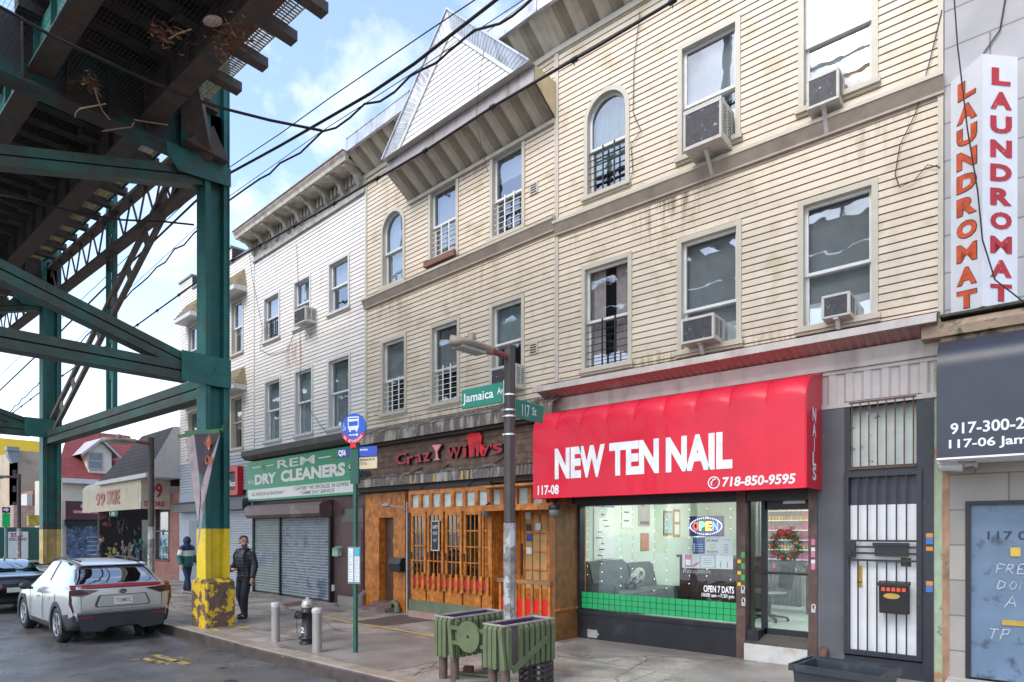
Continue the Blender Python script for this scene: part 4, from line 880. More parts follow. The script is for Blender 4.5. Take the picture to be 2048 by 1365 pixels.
for i in range(7): mb = MB(); h = rnd.uniform(.1, .3); mb.lathe([(0, 0), (.05, 0), (.05, h * .7), (.02, h)], n=10); solo(mb.build('jar', mat('jar%d' % (i % 3), [(.1, .3, .45), (.6, .6, .55), (.4, .1, .1)][i % 3], .3)), 'small jar on the dark salon counter', 'jar', FR.w(3.4 + i * .17, 3.5, rz0 + .9), 0, 'jars on the salon counter')
bp_ = room('wall_panel', 'grey curtain panel hanging deep inside the salon', 'curtain', 1.95, 4.45, rz0); mb = MB()
for i in range(24): mb.quad((i * .04, .03 * (i % 2), .0), (i * .04 + .04, .03 * ((i + 1) % 2), 0), (i * .04 + .04, .03 * ((i + 1) % 2), 2.3), (i * .04, .03 * (i % 2), 2.3))
mb.build('cloth', mat('grey_cloth', (.2, .22, .21), .8), bp_)
# OPEN sign hanging in the window
os0, os1 = FR.px(1378, 1060, -.1)[0], FR.px(1447, 1060, -.1)[0]; oz1, oz0 = FR.px(1378, 1033, -.1)[1], FR.px(1378, 1073, -.1)[1]
ON = fthing('neon_sign', 'lit OPEN sign with dotted coloured letters in the salon window', 'sign', FR, (os0 + os1) / 2, .1, (oz0 + oz1) / 2)
ow, oh = (os1 - os0), (oz1 - oz0)
mb = MB(); mb.box(-ow / 2, ow / 2, 0, .03, -oh / 2, oh / 2); mb.build('panel', mat('dark_blue_panel', (.01, .015, .10), .3), ON)
def em(n, c, s=4): return mat(n, c, .5, emit=c, estr=s)
for ch, k, c in zip('OPEN', range(4), ((1, .06, .02), (.08, .9, .25), (1, .55, .03), (.08, .15, 1))):
    mb = MB(); x = -ow * .38 + k * ow * .19; mb.text(ch, x, x + ow * .165, -oh * .22, oh * .22, -.006, .03); mb.build('glowing_letter', em('glow' + ch, c, 2.2), ON)
mb = MB()
for i in range(44): q = 2 * pi * i / 44; mb.ball((ow * .455 * cos(q), -.006, oh * .40 * sin(q)), .0065, 6, 4)
mb.build('glowing_dots', em('glow_blue', (.25, .35, 1), 5), ON)
# paper notices taped to the glass
def notice(label, xa, xb, ya, yb, body):
    a, b = FR.px(xa, ya, -.05)[0], FR.px(xb, ya, -.05)[0]; z1 = FR.px(xa, ya, -.05)[1]; z0 = FR.px(xa, yb, -.05)[1]
    t = MB(); t.box(0, b - a, .045, .049, 0, z1 - z0)
    mm = [PAPER]; body(t, b - a, z1 - z0, mm)
    return solo(t.build('paper_notice', mm), label, 'notice', FR.w(a, 0, z0), 0, 'notices on the salon glass')
def nb1(t, w_, h, mm):
    mm.append(BLUEP); t.m = 1; t.box(.0, w_, .042, .0449, 0, h); mm.append(LETW); t.m = 2
    for i in range(4): t.disc((w_ * .12, .041, h * (.15 + .14 * i)), .012, 10); t.box(w_ * .25, w_ * .85, .0405, .0418, h * (.14 + .14 * i), h * (.16 + .14 * i))
def nb2(t, w_, h, mm):
    mm += [INK, mat('yellow_print', (.7, .55, .1), .5)]; t.m = 1; t.text('NO MASK', w_ * .1, w_ * .9, h * .74, h * .86, .043, .02); t.text('NO ENTRY', w_ * .1, w_ * .9, h * .06, h * .2, .043, .02); t.m = 2; t.disc((w_ / 2, .0425, h * .47), h * .17, 18, 'y', h * .1)
def nb3(t, w_, h, mm):
    mm += [INK, REDP]; t.m = 1
    for i in range(6): t.box(w_ * .3, w_ * .7, .0425, .0445, h * (.14 + .09 * i), h * (.16 + .09 * i))
    t.m = 2; t.box(w_ * .12, w_ * .9, .0425, .0445, h * .84, h * .86)
def nb4(t, w_, h, mm):
    mm += [PINKP, LETW]; t.m = 1; t.box(w_ * .15, w_ * .55, .042, .0445, h * .08, h * .96); t.quad((w_ * .6, .0425, h * .05), (w_ * .95, .0425, h * .3), (w_ * .98, .0425, h * .5), (w_ * .58, .0425, h * .2)); t.m = 2; t.box(w_ * .2, w_ * .5, .0405, .0415, h * .2, h * .6)
def nb5(t, w_, h, mm):
    mm += [INK]; t.m = 1
    for a, b, c, d in ((.06, .94, .08, .1), (.06, .94, .9, .92), (.06, .08, .1, .9), (.92, .94, .1, .9)): t.box(w_ * a, w_ * b, .0425, .0445, h * c, h * d)
    for i in range(4): t.box(w_ * .2, w_ * .8, .0425, .0445, h * (.3 + .13 * i), h * (.32 + .13 * i))
def nb6(t, w_, h, mm):
    mm += [mat('cyan_print', (.05, .4, .5), .5), REDP]; t.m = 1; t.box(w_ * .25, w_ * .31, .0425, .0445, h * .1, h * .5); t.m = 2; t.box(w_ * .65, w_ * .71, .0425, .0445, h * .1, h * .5)
notice('blue notice sheet in the salon window under the OPEN sign', 1386, 1410, 1075, 1107, nb1); notice('white NO MASK NO ENTRY sheet in the salon window', 1411, 1440, 1075, 1108, nb2); notice('white licence sheet right of the NO MASK notice', 1441, 1464, 1075, 1110, nb3)
notice('pink card at the lower left of the notices in the salon window', 1365, 1399, 1108, 1136, nb4); notice('framed certificate sheet in the lower row of window notices', 1400, 1431, 1109, 1137, nb5); notice('white sheet with two small coloured marks, lower right of the window notices', 1432, 1466, 1109, 1138, nb6)
FLT = [em('fairy%d' % i, c, 6) for i, c in enumerate(((.5, .6, 1), (.9, .8, .5), (.5, 1, .7)))]
SL_ = fthing('string_lights', 'hanging strings of tiny lights inside the salon window', 'string lights', FR, 0, .08, 0)
for i in range(9):
    x = ws0 + .1 + i * .31 + rnd.uniform(-.08, .08); mb = MB(); zb = rnd.uniform(.8, 1.1); mb.tube([(x + .008 * sin(q * 2.1), 0, wz1 - (wz1 - zb) * q / 8) for q in range(9)], .0016, 4)
    n = 9; s_ = mb.build('strand', WIRE, SL_); mb = MB()
    for k in range(n): mb.ball((x + .01 * sin(k * 3.1), -.004, wz1 - .06 - (wz1 - zb) * k / n - rnd.uniform(0, .05)), .004, 5, 4)
    mb.build('bulbs', FLT[i % 3], s_)
WRt = fthing('wreath', 'christmas wreath with red bow on the salon door', 'wreath', FR, FR.px(1572, 1090, -DY)[0], DY - .015, FR.px(1572, 1092, -DY)[1])
mb = MB()
for k in range(260):
    q = rnd.uniform(0, 2 * pi); r_ = .17 + rnd.gauss(0, .03); c = Vector((r_ * cos(q), -.02 - rnd.uniform(0, .03), r_ * sin(q))); d = Vector((rnd.uniform(-1, 1), rnd.uniform(-.5, 0), rnd.uniform(-1, 1))).normalized() * .05; e = d.cross(Vector((0, 1, 0))) * .3
    mb.add([c - e, c + e, c + d], [(0, 1, 2)])
mb.build('fir_ring', mat('fir_green', (.03, .12, .04), .7, var=.4), WRt)
mb = MB()
for k in range(9): q = 2 * pi * k / 9 + .3; mb.ball((.17 * cos(q), -.06, .17 * sin(q)), .032, 8, 6)
mb.build('baubles', mat('bauble_red', (.5, .03, .03), .3, var=.6, scale=12, dirt=(.7, .6, .4), dscale=7), WRt)
mb = MB(); mb.ball((-.05, -.06, .2), (.06, .02, .04), 8, 6); mb.ball((.05, -.06, .2), (.06, .02, .04), 8, 6); mb.ball((0, -.065, .19), .025, 8, 6); mb.build('bow', mat('bow_red', (.45, .06, .03), .5), WRt)
# stickers and padlocks on the frames
scol = [mat('stk%d' % i, c, .5) for i, c in enumerate(((.65, .5, .02), (.6, .2, .3), (.6, .22, .03), (.03, .35, .12), (.7, .7, .68), (.04, .15, .4)))]
for i in range(16):
    k = i % 6; s = (po0 + .02 + (i % 2) * .055, sp0 - .085 + (i % 3) * .012, sD1 + .04)[i % 3]; z = 1.05 + (i * .37 % 1) * .75
    yy = (-.055, -.055, -.034)[i % 3]
    mb = MB(); mb.box(0, .05 + .02 * (i % 3 == 2), 0, .004, 0, .05 + .03 * (i % 2)); solo(mb.build('sticker', scol[k]), 'small coloured sticker on the shop door frames', 'sticker', FR.w(s, yy, z), 0, 'stickers on the shop door frames')
for (x, y, o, lb) in ((1486, 1180, .06, 'steel padlock on the post between salon window and door'), (1487, 1205, .08, 'round brass padlock below the steel one on the salon post'), (1627, 1218, .06, 'padlock low on the frame right of the salon door')):
    s, z = FR.px(x, y, o); t = fthing('padlock', lb, 'padlock', FR, s, -o, z, 'padlocks')
    mb = MB(); mb.box(-.028, .028, -.012, .012, -.055, 0); mb.build('lock_body', GALV, t, .004)
    mb = MB(); mb.tube([(-.02, 0, 0), (-.02, 0, .04), (-.012, 0, .058), (.012, 0, .058), (.02, 0, .04), (.02, 0, 0)], .006, 6); mb.build('shackle', WHITEP, t)
s, z = FR.px(1184, 1268, .05); mb = MB(); mb.box(-.1, .1, -.05, -.03, -.07, .07); mb.cyl((.11, -.04, 0), (.11, -.02, 0), .02); solo(mb.build('meter_box', GALV, None, .006), 'small grey meter box low on the black salon base', 'meter box', FR.w(s, 0, z))
mb = MB(); mb.tube([(0, 0, 0), (0, 0, .22), (0, .12, .26)], .06, 12); solo(mb.build('stand_pipe', RUST), 'rusty stub pipe at the foot of the grey pilaster', 'pipe', FR.w(FR.px(1650, 1300)[0], -.12, 0))

# =================== wooden bar, Crazy Willy's =======================================
OBAY = .35
MAN = mat('brown_corrugated', (.16, .125, .105), .5, .2, var=.15, dirt=(.40, .36, .30), dscale=6, damt=.5, dsharp=.1, streak=4)
WOODO = mat('orange_stained_wood', (.47, .15, .019), .45, var=.45, scale=9, dirt=(.19, .055, .014), dscale=5, damt=.5, dsharp=.3, streak=8, dirt2=(.10, .04, .02), d2amt=.32, d2scale=3)
WOODD = mat('dark_door_wood', (.085, .035, .022), .45, var=.2, streak=6)
PLANK = mat('old_plank', (.155, .092, .066), .8, var=.4, scale=7, dirt=(.26, .21, .18), dscale=5, damt=.45, dsharp=.3)
BAR = fthing('bar_front', 'wooden bar shop front with plank sign wall and corrugated hoods', 'shop front', FL, 0, 0, 0)
se = -.06
mb = MB(); ribbed(mb, SL, se + .25, (-.02, 4.26), (-.36, 4.08), .095, .022, .35); ribbed(mb, SL, se + .25, (-.36, 4.08), (-.37, 3.86), .095, .022, .35); mb.build('upper_hood', MAN, BAR)
mb = MB(); mb.box(SL + .02, se + .2, -.30, -.0, 3.80, 3.855); mb.box(SL + .02, se + .2, -.28, -.02, 2.76, 2.88); mb.build('hood_soffit', mat('hood_dark', (.04, .032, .03), .8), BAR)
mb = MB(); n = 6
for i in range(n):
    z0, z1 = 3.06 + i * .125, 3.06 + i * .125 + .119
    xs = sorted([SL + .02, se + .1] + [SL + rnd.uniform(.4, 5.6) for _ in range(4)])
    for a, b in zip(xs, xs[1:]): mb.box(a, b - .006, -.11 - rnd.uniform(0, .006), .0, z0, z1)
mb.build('plank_wall', PLANK, BAR)
mb = MB(); ribbed(mb, SL, se + .25, (-.1, 3.14), (-.34, 3.04), .095, .022, .35); ribbed(mb, SL, se + .25, (-.34, 3.04), (-.36, 2.86), .095, .022, .35); mb.build('lower_hood', MAN, BAR)
SGN = fthing('letter_sign', "red neon tube letters reading Crazy Willy's on the plank wall", 'sign', FL, 0, 0, 0)
NRED = mat('red_channel_letter', (.42, .025, .05), .35, var=.2); NBLK = mat('black_channel_side', (.015, .012, .014), .5)
o = .2
def let(ch, xa, xb, ya, yb, m=NRED, bold=.0):
    a, zt = FL.px(xa, ya, o); _, zb = FL.px(xa, yb, o); b, _ = FL.px(xb, ya, o)
    mb = MB(); mb.text(ch, a, b, zb, zt, -.19, bold + .015, depth=0); mb.build('letter_face', m, SGN)
    mb = MB(); mb.text(ch, a, b, zb, zt, -.115, bold + .035, depth=.07); mb.build('letter_can', NBLK, SGN)
for ch, xa, xb, ya, yb in (('C', 790, 812, 908, 930), ('r', 813, 826, 913, 929), ('a', 829, 842, 909, 926), ('z', 845, 859, 906, 924), ('Y', 862, 883, 893, 921), ('W', 894, 920, 896, 918), ('i', 924, 932, 890, 915), ('l', 942, 948, 885, 914), ('l', 951, 957, 883, 913), ('y', 963, 978, 893, 913), ("'", 979, 983, 888, 896), ('s', 984, 1004, 888, 908)): let(ch, xa, xb, ya, yb)
def shape(poly, m, y, nm, pts_o=.2):
    mb = MB(); P = [FL.px(a, b, pts_o) for a, b in poly]; mb.prism(P, 'y', y - .03, y); mb.build(nm, m, SGN)
shape([(937, 914), (935, 880), (930, 878), (938, 862), (948, 866), (957, 864), (962, 872), (960, 888), (966, 894), (962, 914), (955, 897), (944, 897), (943, 914)], mat('bright_red_cutout', (.75, .01, .02), .4), -.15, 'wild_hair_cutout')
shape([(866, 891), (885, 889), (876, 903), (877, 917), (883, 920), (868, 921), (874, 917), (873, 903)], mat('pink_cutout', (.7, .3, .34), .4), -.2, 'glass_cutout')
# left: recessed brown house door in orange boards
dl0, dl1 = FL.px(760, 1100, .02)[0], FL.px(789, 1100, .02)[0]; bl0, bl1 = SL + .02, FL.px(812, 1100, .02)[0]; zb_ = FL.px(760, 1036, .02)[1]
mb = MB(); mb.box(bl0, dl0, -.05, .2, 0, 2.74); mb.box(dl1, bl1, -.05, .2, 0, 2.74); mb.box(dl0, dl1, -.05, .2, zb_, 2.74)
for i in range(9): x = bl0 + (bl1 - bl0) * i / 9; mb.box(x, x + .008, -.054, -.0505, zb_ + .02, 2.72)
mb.build('board_wall', WOODO, BAR)
mb = MB(); mb.box(dl0 + .02, dl1, .12, .16, .16, zb_); D2 = mb.build('door', WOODD, BAR)
mb = MB(); mb.box(dl1 - .1, dl1 - .05, .09, .12, 1.2, 1.3); mb.box(dl1 - .22, dl1 - .12, .1, .12, 1.55, 1.66); mb.build('lock', mat('brass', (.5, .33, .08), .3, .9), D2)
mb = MB(); mb.box(dl0 - .25, dl1 + .1, -.36, -.05, 0, .09); mb.box(dl0 - .05, dl1 + .02, -.2, .12, .09, .2); mb.build('door_step', mat('red_stone_step', (.17, .10, .085), .6, var=.2, dirt=(.3, .25, .22), dscale=4), BAR)
# the glazed bay
ba0, ba1 = FL.px(820, 1100, OBAY)[0], FL.px(979, 1100, OBAY)[0]
zt_, zb2 = FL.px(905, 985, OBAY)[1], FL.px(905, 1013, OBAY)[1]
yb = -OBAY
mb = MB(); nT = 8
mb.box(ba0 - .05, 0, yb, yb + .1, zb2 - .10, zb2 - .005); mb.box(ba0 - .05, 0, yb, yb + .1, zt_, zt_ + .08)
wT = (0 - ba0) / 11
for i in range(12): x = ba0 + wT * i; mb.box(x - .045, x + .045, yb - .01, yb + .09, zb2 - .005, zt_)
mb.build('transom_frame', WOODO, BAR)
mb = MB(); mb.box(ba0, 0, yb + .05, yb + .06, zb2, zt_); mb.build('transom_panes', mat('cloudy_pane', (.45, .52, .5), .35, var=.25, scale=6), BAR)
mb = MB(); mb.box(ba0 - .05, ba1, yb + .02, .0, zt_ + .08, 2.8); mb.box(ba0 - .05, ba0, yb + .02, 0, 0, 2.6); mb.build('bay_header', mat('hood_dark', (.04, .032, .03), .8), BAR)
zdt = zb2 - .10; zgb = FL.px(850, 1200, OBAY)[1] - .02; zdb = zgb; zgl = FL.px(905, 1156, OBAY)[1]
edges = [(822, 851), (854, 886), (890, 923), (927, 961), (964, 979)]
GLD = glass('dark_bar_glass', (.28, .3, .3), .12)
for i, (xa, xb) in enumerate(edges):
    a, b = FL.px(xa, 1100, OBAY)[0], FL.px(xb, 1100, OBAY)[0]; t = .062 if b - a > .3 else .04
    mb = MB(); mb.box(a, a + t, yb, yb + .06, zdb, zdt); mb.box(b - t, b, yb, yb + .06, zdb, zdt); mb.box(a + t, b - t, yb, yb + .06, zdb, zgl); mb.box(a + t, b - t, yb, yb + .06, zdt - .08, zdt); Dd = mb.build('glazed_door', WOODO, BAR)
    mb = MB(); k0, k1 = zgl, zdt - .08
    for q in range(1, 4): z = k0 + (k1 - k0) * q / 4; mb.box(a + t, b - t, yb + .012, yb + .04, z - .012, z + .012)
    for q in (1, 2): x = a + t + (b - a - 2 * t) * q / 3; mb.box(x - .009, x + .009, yb + .014, yb + .038, k0, k1)
    mb.build('muntins', WOODO, Dd)
    mb = MB(); mb.quad((a + t, yb + .03, k0), (b - t, yb + .03, k0), (b - t, yb + .03, k1), (a + t, yb + .03, k1)); mb.build('pane', GLD, Dd)
    if i < 4: mb = MB(); mb.box(a + t - .045, a + t - .02, yb - .015, yb, 1.25, 1.4); mb.build('bolt', BLACKM, Dd)
mb = MB(); mb.box(ba0 - .02, ba1 + .02, yb - .01, yb + .2, .03, zgb); mb.build('bay_base', mat('mossy_green_base', (.12, .145, .085), .7, var=.25, scale=4, dirt=(.2, .16, .11), dscale=3), BAR)
mb = MB(); mb.box(ba0 - .02, ba1, yb - .035, yb - .011, 0, .14); mb.build('skirting', mat('pink_board', (.36, .22, .18), .7), BAR)
# picket fence on the bay
zp0, zp1 = FL.px(905, 1180, OBAY)[1], FL.px(905, 1152, OBAY)[1]
PK = fthing('picket_panel', 'orange pickets on a red board below the bar windows', 'picket fence', FL, 0, 0, 0)
mb = MB(); mb.box(ba0 + .12, ba1, yb - .03, yb - .012, zp0 + .04, zp1 - .06); mb.build('red_board', mat('red_board', (.42, .012, .02), .5, var=.1), PK)
nK = 14
for i in range(nK): x = ba0 + .1 + (ba1 - ba0 - .15) * i / (nK - 1); mb = MB(); mb.box(x, x + .075, yb - .055, yb - .031, zp0 - .04, zp1 + .03); mb.build('picket', WOODO, PK)
# dark inside
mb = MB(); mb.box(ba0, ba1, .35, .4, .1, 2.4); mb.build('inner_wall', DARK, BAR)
# the entry: side wall, door, header, end panel, railing
r0 = ba1; r1 = .40
mb = MB(); mb.box(r0, r0 + .06, yb, .3, 0, zt_)
for i in range(7): mb.box(r0 + .06, r0 + .068, yb + .05 + i * .085, yb + .06 + i * .085, .05, zt_ - .1)
mb.build('entry_side', WOODO, BAR)
yd = .22; e0, e1 = FL.px(1040, 1100, -yd)[0], FL.px(1100, 1100, -yd)[0]; ez1, ez0 = FL.px(1070, 1020, -yd)[1], .25
mb = MB(); mb.box(r0 + .06, e0, yd, yd + .1, 0, zt_); mb.box(e1, r1, yd, yd + .1, 0, zt_); mb.box(e0, e1, yd, yd + .1, ez1, zt_)
for x in (e0 - .1, e0 - .2, e1 + .08, e1 + .16, e1 + .24): mb.box(x, x + .015, yd - .012, yd, .1, zt_ - .05)
mb.build('entry_wall', WOODO, BAR)
mb = MB(); t = .1; mb.box(e0, e0 + t, yd + .02, yd + .07, ez0, ez1); mb.box(e1 - t, e1, yd + .02, yd + .07, ez0, ez1); mb.box(e0 + t, e1 - t, yd + .02, yd + .07, ez0, ez0 + .5); mb.box(e0 + t, e1 - t, yd + .02, yd + .07, ez1 - .1, ez1)
k0, k1 = ez0 + .5, ez1 - .1
for q in range(1, 4): z = k0 + (k1 - k0) * q / 4; mb.box(e0 + t, e1 - t, yd + .03, yd + .06, z - .014, z + .014)
for q in (1, 2): x = e0 + t + (e1 - e0 - 2 * t) * q / 3; mb.box(x - .013, x + .013, yd + .03, yd + .06, k0, k1)
ED = mb.build('entry_door', WOODO, BAR)
mb = MB(); mb.box(e0 + t, e1 - t, yd + .046, yd + .055, k0, k1); mb.build('boarded_pane', mat('plywood_pane', (.48, .29, .12), .6, var=.15, scale=5), ED)
mb = MB(); mb.box(e0 + .02, e0 + .06, yd - .03, yd + .02, 1.0, 1.6); mb.build('pull_handle', mat('rusty_handle', (.12, .05, .03), .5), ED)
for i, (x, y, m_) in enumerate(((1050, 1028, PAPER), (1051, 1052, INK), (1070, 1050, PAPER), (1052, 1072, BLUEP), (1052, 1098, PAPER))):
    s, z = FL.px(x, y, -yd); mb = MB(); mb.box(s, s + .13, yd + .012, yd + .019, z - .1, z + .03); mb.build('door_notice', m_, ED)
op = .62
mb = MB(); mb.box(r0, r1, -op, -op + .06, zb2 - .13, zb2 - .02); mb.box(r0, r1, -op - .01, yd, zt_ + .02, zt_ + .06); mb.build('entry_header', WOODO, BAR)
x1 = r1
mb = MB(); mb.box(x1, x1 + .06, -op, .02, .0, zb2 - .03); mb.box(x1 - .06, x1 - .001, -op, -op + .1, 0, zb2 - .13); mb.build('end_panel', mat('worn_dark_wood', (.19, .075, .02), .6, var=.3, scale=7, dirt=(.08, .035, .015), dscale=4, streak=7), BAR)
mb = MB(); mb.box(x1 + .06, x1 + .075, -op - .01, .02, .5, .54); mb.build('end_rail', WOODO, BAR)
RL = fthing('porch_railing', 'wooden railing with red panels in front of the bar entrance', 'railing', FL, 0, 0, 0)
q0 = FL.px(1000, 1168, op)[0]; zr1 = FL.px(1060, 1166, op)[1]; zq0 = FL.px(1060, 1240, op)[1]
mb = MB(); mb.box(q0 - .02, x1 + .0, -op - .06, -op + .04, zr1 - .02, zr1 + .05); mb.build('top_rail', mat('worn_rail', (.28, .13, .05), .6, var=.3), RL)
mb = MB(); n = 7
for i in range(n): x = q0 + (x1 - .08 - q0) * i / (n - 1); mb.box(x, x + .05, -op - .03, -op + .0, zq0 - .15, zr1 - .02)
mb.build('baluster', WOODO, RL)
mb = MB(); mb.box(q0, x1 - .06, -op + .001, -op + .02, zq0, zr1 - .28); mb.build('red_panel', mat('bright_red_board', (.62, .008, .012), .5, var=.1), RL)
mb = MB(); mb.box(q0, x1 - .06, -op, -op + .05, 0, zq0 - .1); mb.build('kick_board', mat('worn_dark_wood', (.19, .075, .02), .6), RL)
mb = MB(); mb.box(r0 + .06, x1, -op + .05, yd, 0, .14); mb.build('porch_floor', mat('porch_floor', (.12, .09, .07), .7), BAR)
def lantern(label, F, s, y, z):
    t = fthing('wall_lantern', label, 'lamp', F, s, y, z, 'wall lanterns on the bar')
    mb = MB(); mb.lathe([(.0, .1), (.09, .08), (.10, .02), (.085, .0)], n=16); mb.cyl((0, 0, .1), (0, .1, .16), .015); mb.build('hood', BLACKM, t)
    mb = MB(); mb.lathe([(.08, 0), (.085, -.06), (.06, -.11), (0, -.13)], n=16); mb.build('lamp_glass', mat('smoky_lamp_glass', (.16, .15, .14), .25), t)
s, z = FL.px(972, 1022, .45); lantern('dark wall lantern on the post between bar windows and entrance', FL, s, -.45, z)
s, z = FL.px(1108, 1020, op + .08); lantern('dark wall lantern at the right corner of the bar porch', FL, s, -op - .08, z)
mb = MB(); s, z = FL.px(870, 1072, OBAY + .03); mb.box(-.11, .11, -.005, .012, -.30, .30)
CB = thing('chalkboard', 'small chalkboard reading Happy Hour on a bar window', 'chalkboard', FL.w(s + .02, -OBAY - .04, z), FL.a); mb.build('slate', mat('slate', (.03, .035, .045), .7), CB)
mb = MB(); mb.box(-.12, .12, -.012, .012, .29, .31); mb.box(-.12, .12, -.012, .012, -.31, -.29); mb.box(-.125, -.108, -.012, .012, -.31, .31); mb.box(.108, .125, -.012, .012, -.31, .31); mb.build('frame', mat('pale_frame', (.6, .5, .35), .5), CB)
mb = MB(); mb.text('HAPPY', -.08, .09, .14, .22, -.008, .01); mb.text('HOUR', -.07, .07, .02, .09, -.008, .01); mb.text('4-7', -.05, .05, -.13, -.06, -.008); mb.build('chalk_lettering', mat('chalk', (.6, .6, .6), .8), CB)
s, z = FL.px(790, 1126, .2); MB2 = fthing('mailbox', 'black rounded mailbox beside the brown door of the bar', 'mailbox', FL, s, -.06, z)
mb = MB(); mb.prism([(0, -.2), (-.16, -.2), (-.17, .0), (-.11, .09), (0, .1)], 'x', -.2, .2); mb.build('box', BLACKM, MB2, .01)
mb = MB(); mb.prism([(-.172, -.02), (-.185, -.02), (-.125, .10), (0, .115), (0, .101), (-.115, .088)], 'x', -.21, .21); mb.build('flap', mat('grey_flap', (.1, .1, .105), .35, .4), MB2)
mb = MB(); s, z = FL.px(814, 1100, .12); mb.tube([(s, -.12, 0), (s, -.12, FL.px(814, 1004, .12)[1])], .022, 8); mb.tube([(s, -.12, 2.3), (s - .01, -.2, 2.36), (s - .3, -.4, 2.42)], .016, 6); mb.ball((s - .36, -.43, 2.42), (.12, .09, .045)); solo(mb.build('conduit_lamp', mat('conduit_grey', (.42, .40, .38), .5)), 'grey conduit pipe with a small arm lamp left of the bar windows', 'lamp', FL.o, FL.a)
mb = MB(); s, z = FL.px(786, 1215, .15); mb.tube([(-.1, -.15, 0), (-.1, -.15, .1), (-.06, -.15, .2), (.04, -.15, .24), (.13, -.15, .2), (.16, -.15, .1)], .055, 12); mb.tube([(.16, -.15, .12), (.16, -.15, .02)], .075, 12); solo(mb.build('vent_pipe', mat('green_pipe', (.13, .15, .08), .6, var=.2)), 'bent green vent pipe at the foot of the bar wall', 'pipe', FL.w(s, 0, 0), FL.a)
for (xa, ya, xb, yb_) in ((780, 968, 846, 935), (840, 978, 898, 928), (935, 972, 1010, 912)):
    a, za = FL.px(xa, ya, .36); b, zb3 = FL.px(xb, yb_, .12); mb = MB(); mb.tube([(a, -.36, za), (b, -.12, zb3)], .012, 6); mb.build('stay_rod', BLACKM, BAR)
for x in (822, 868, 924, 935):
    a, za = FL.px(x, 950, .37); mb = MB(); mb.box(a, a + .05, -.395, -.385, 2.86, 3.03); mb.build('wood_strip', mat('yellow_strip', (.55, .33, .08), .6), BAR)

# =================== dry cleaners =====================================================
osg = .18; s0 = FL.px(493, 926, osg)[0]; s1 = SL - .05; z1 = FL.px(493, 926, osg)[1]; z0 = FL.px(493, 1004, osg)[1]
DC = fthing('shop_sign', 'green and white sign reading REM DRY CLEANERS', 'sign', FL, s0, -osg, z0)
W_, H_ = s1 - s0, z1 - z0
SGG = mat('sign_green', (.015, .26, .12), .35, var=.06); SGW = mat('sign_white', (.70, .69, .65), .4, var=.05)
mb = MB(); mb.box(0, W_, 0, .14, 0, H_); mb.build('panel', SGG, DC)
mb = MB(); mb.box(.12, W_ - .1, -.004, -.001, .06, H_ * .29); mb.build('white_band', SGW, DC)
mb = MB(); f = W_ / 1.0
def fx(px): return FL.px(px, 950, osg)[0] - s0
def sl_(txt, xa, xb, fa, fb, b=.03, **k): mb.text(txt, fx(xa), fx(xb), H_ * fa, H_ * fb, -.006, b, **k)
sl_('REM', 555, 630, .74, .93, .012); sl_('DRY', 510, 553, .40, .66, .05); sl_('CLEANERS', 562, 691, .40, .68, .05)
sl_('the', 496, 508, .44, .56, .0, shear=.3); sl_('& L', 696, 722, .46, .62, .0)
mb.box(fx(505), fx(522), -.006, -.002, H_ * .83, H_ * .855); mb.box(fx(533), fx(547), -.006, -.002, H_ * .83, H_ * .855); mb.box(fx(637), fx(662), -.006, -.002, H_ * .83, H_ * .855); mb.box(fx(675), fx(694), -.006, -.002, H_ * .83, H_ * .855)
mb.build('lettering', SGW, DC)
mb = MB(); sl_('ALL KINDS OF ALTERATIONS *', 504, 569, .13, .21, .01); mb.cut(); sl_('* LEATHER * WE SPECIALIZE  IN GOWNS', 587, 698, .18, .27, .012); mb.cut(); sl_('* SAME DAY SERVICE', 600, 669, .075, .155, .012, shear=.3); mb.build('small_lettering', mat('dark_green_letters', (.02, .07, .05), .5), DC)
mb = MB()
for x in (527, 668): c = fx(x); z = H_ * .80; mb.tube([(c - .09, -.01, z - .04), (c, -.01, z + .06), (c + .09, -.01, z - .04), (c - .09, -.01, z - .04)], .008, 6); mb.tube([(c, -.01, z + .06), (c, -.01, z + .1), (c + .03, -.01, z + .12)], .007, 6)
mb.build('hanger_emblem', mat('hanger_yellow', (.5, .5, .1), .5), DC)
mb = MB(); mb.prism([(0, z1 + .34), (-.42, z1 + .30), (-.42, z1 + .14), (-.3, z1 + .05), (0, z1 + .03)], 'x', SW + .0, SL - .02); mb.build('shop_cornice', mat('sooty_cornice', (.09, .085, .08), .6, .2, var=.2, dirt=(.16, .14, .13), dscale=3), HW)
hz1, hz0 = FL.px(497, 1008, .4)[1], FL.px(497, 1037, .4)[1]; h0, h1 = FL.px(490, 1020, .4)[0], FL.px(640, 1020, .4)[0]
SH = fthing('roller_shutter', 'closed grey roller shutter with brown hood under the dry cleaners sign', 'shutter', FL, 0, 0, 0)
mb = MB(); mb.prism([(-.06, hz1), (-.34, hz1 - .06), (-.42, hz1 - .14), (-.42, hz0 + .08), (-.34, hz0), (-.06, hz0)], 'x', h0, h1); mb.build('hood', mat('brown_hood', (.13, .075, .07), .35, .2, var=.1, dirt=(.25, .17, .16), dscale=2), SH)
SHM = mat('shutter_steel', (.26, .285, .31), .45, .35, var=.12, dirt=(.16, .15, .14), dscale=4, streak=.3, dirt2=(.12, .13, .17), d2amt=.42, d2scale=1.2)
a0, am, a1_ = FL.px(508, 1100, .12)[0], FL.px(560, 1100, .12)[0], FL.px(658, 1100, .12)[0]
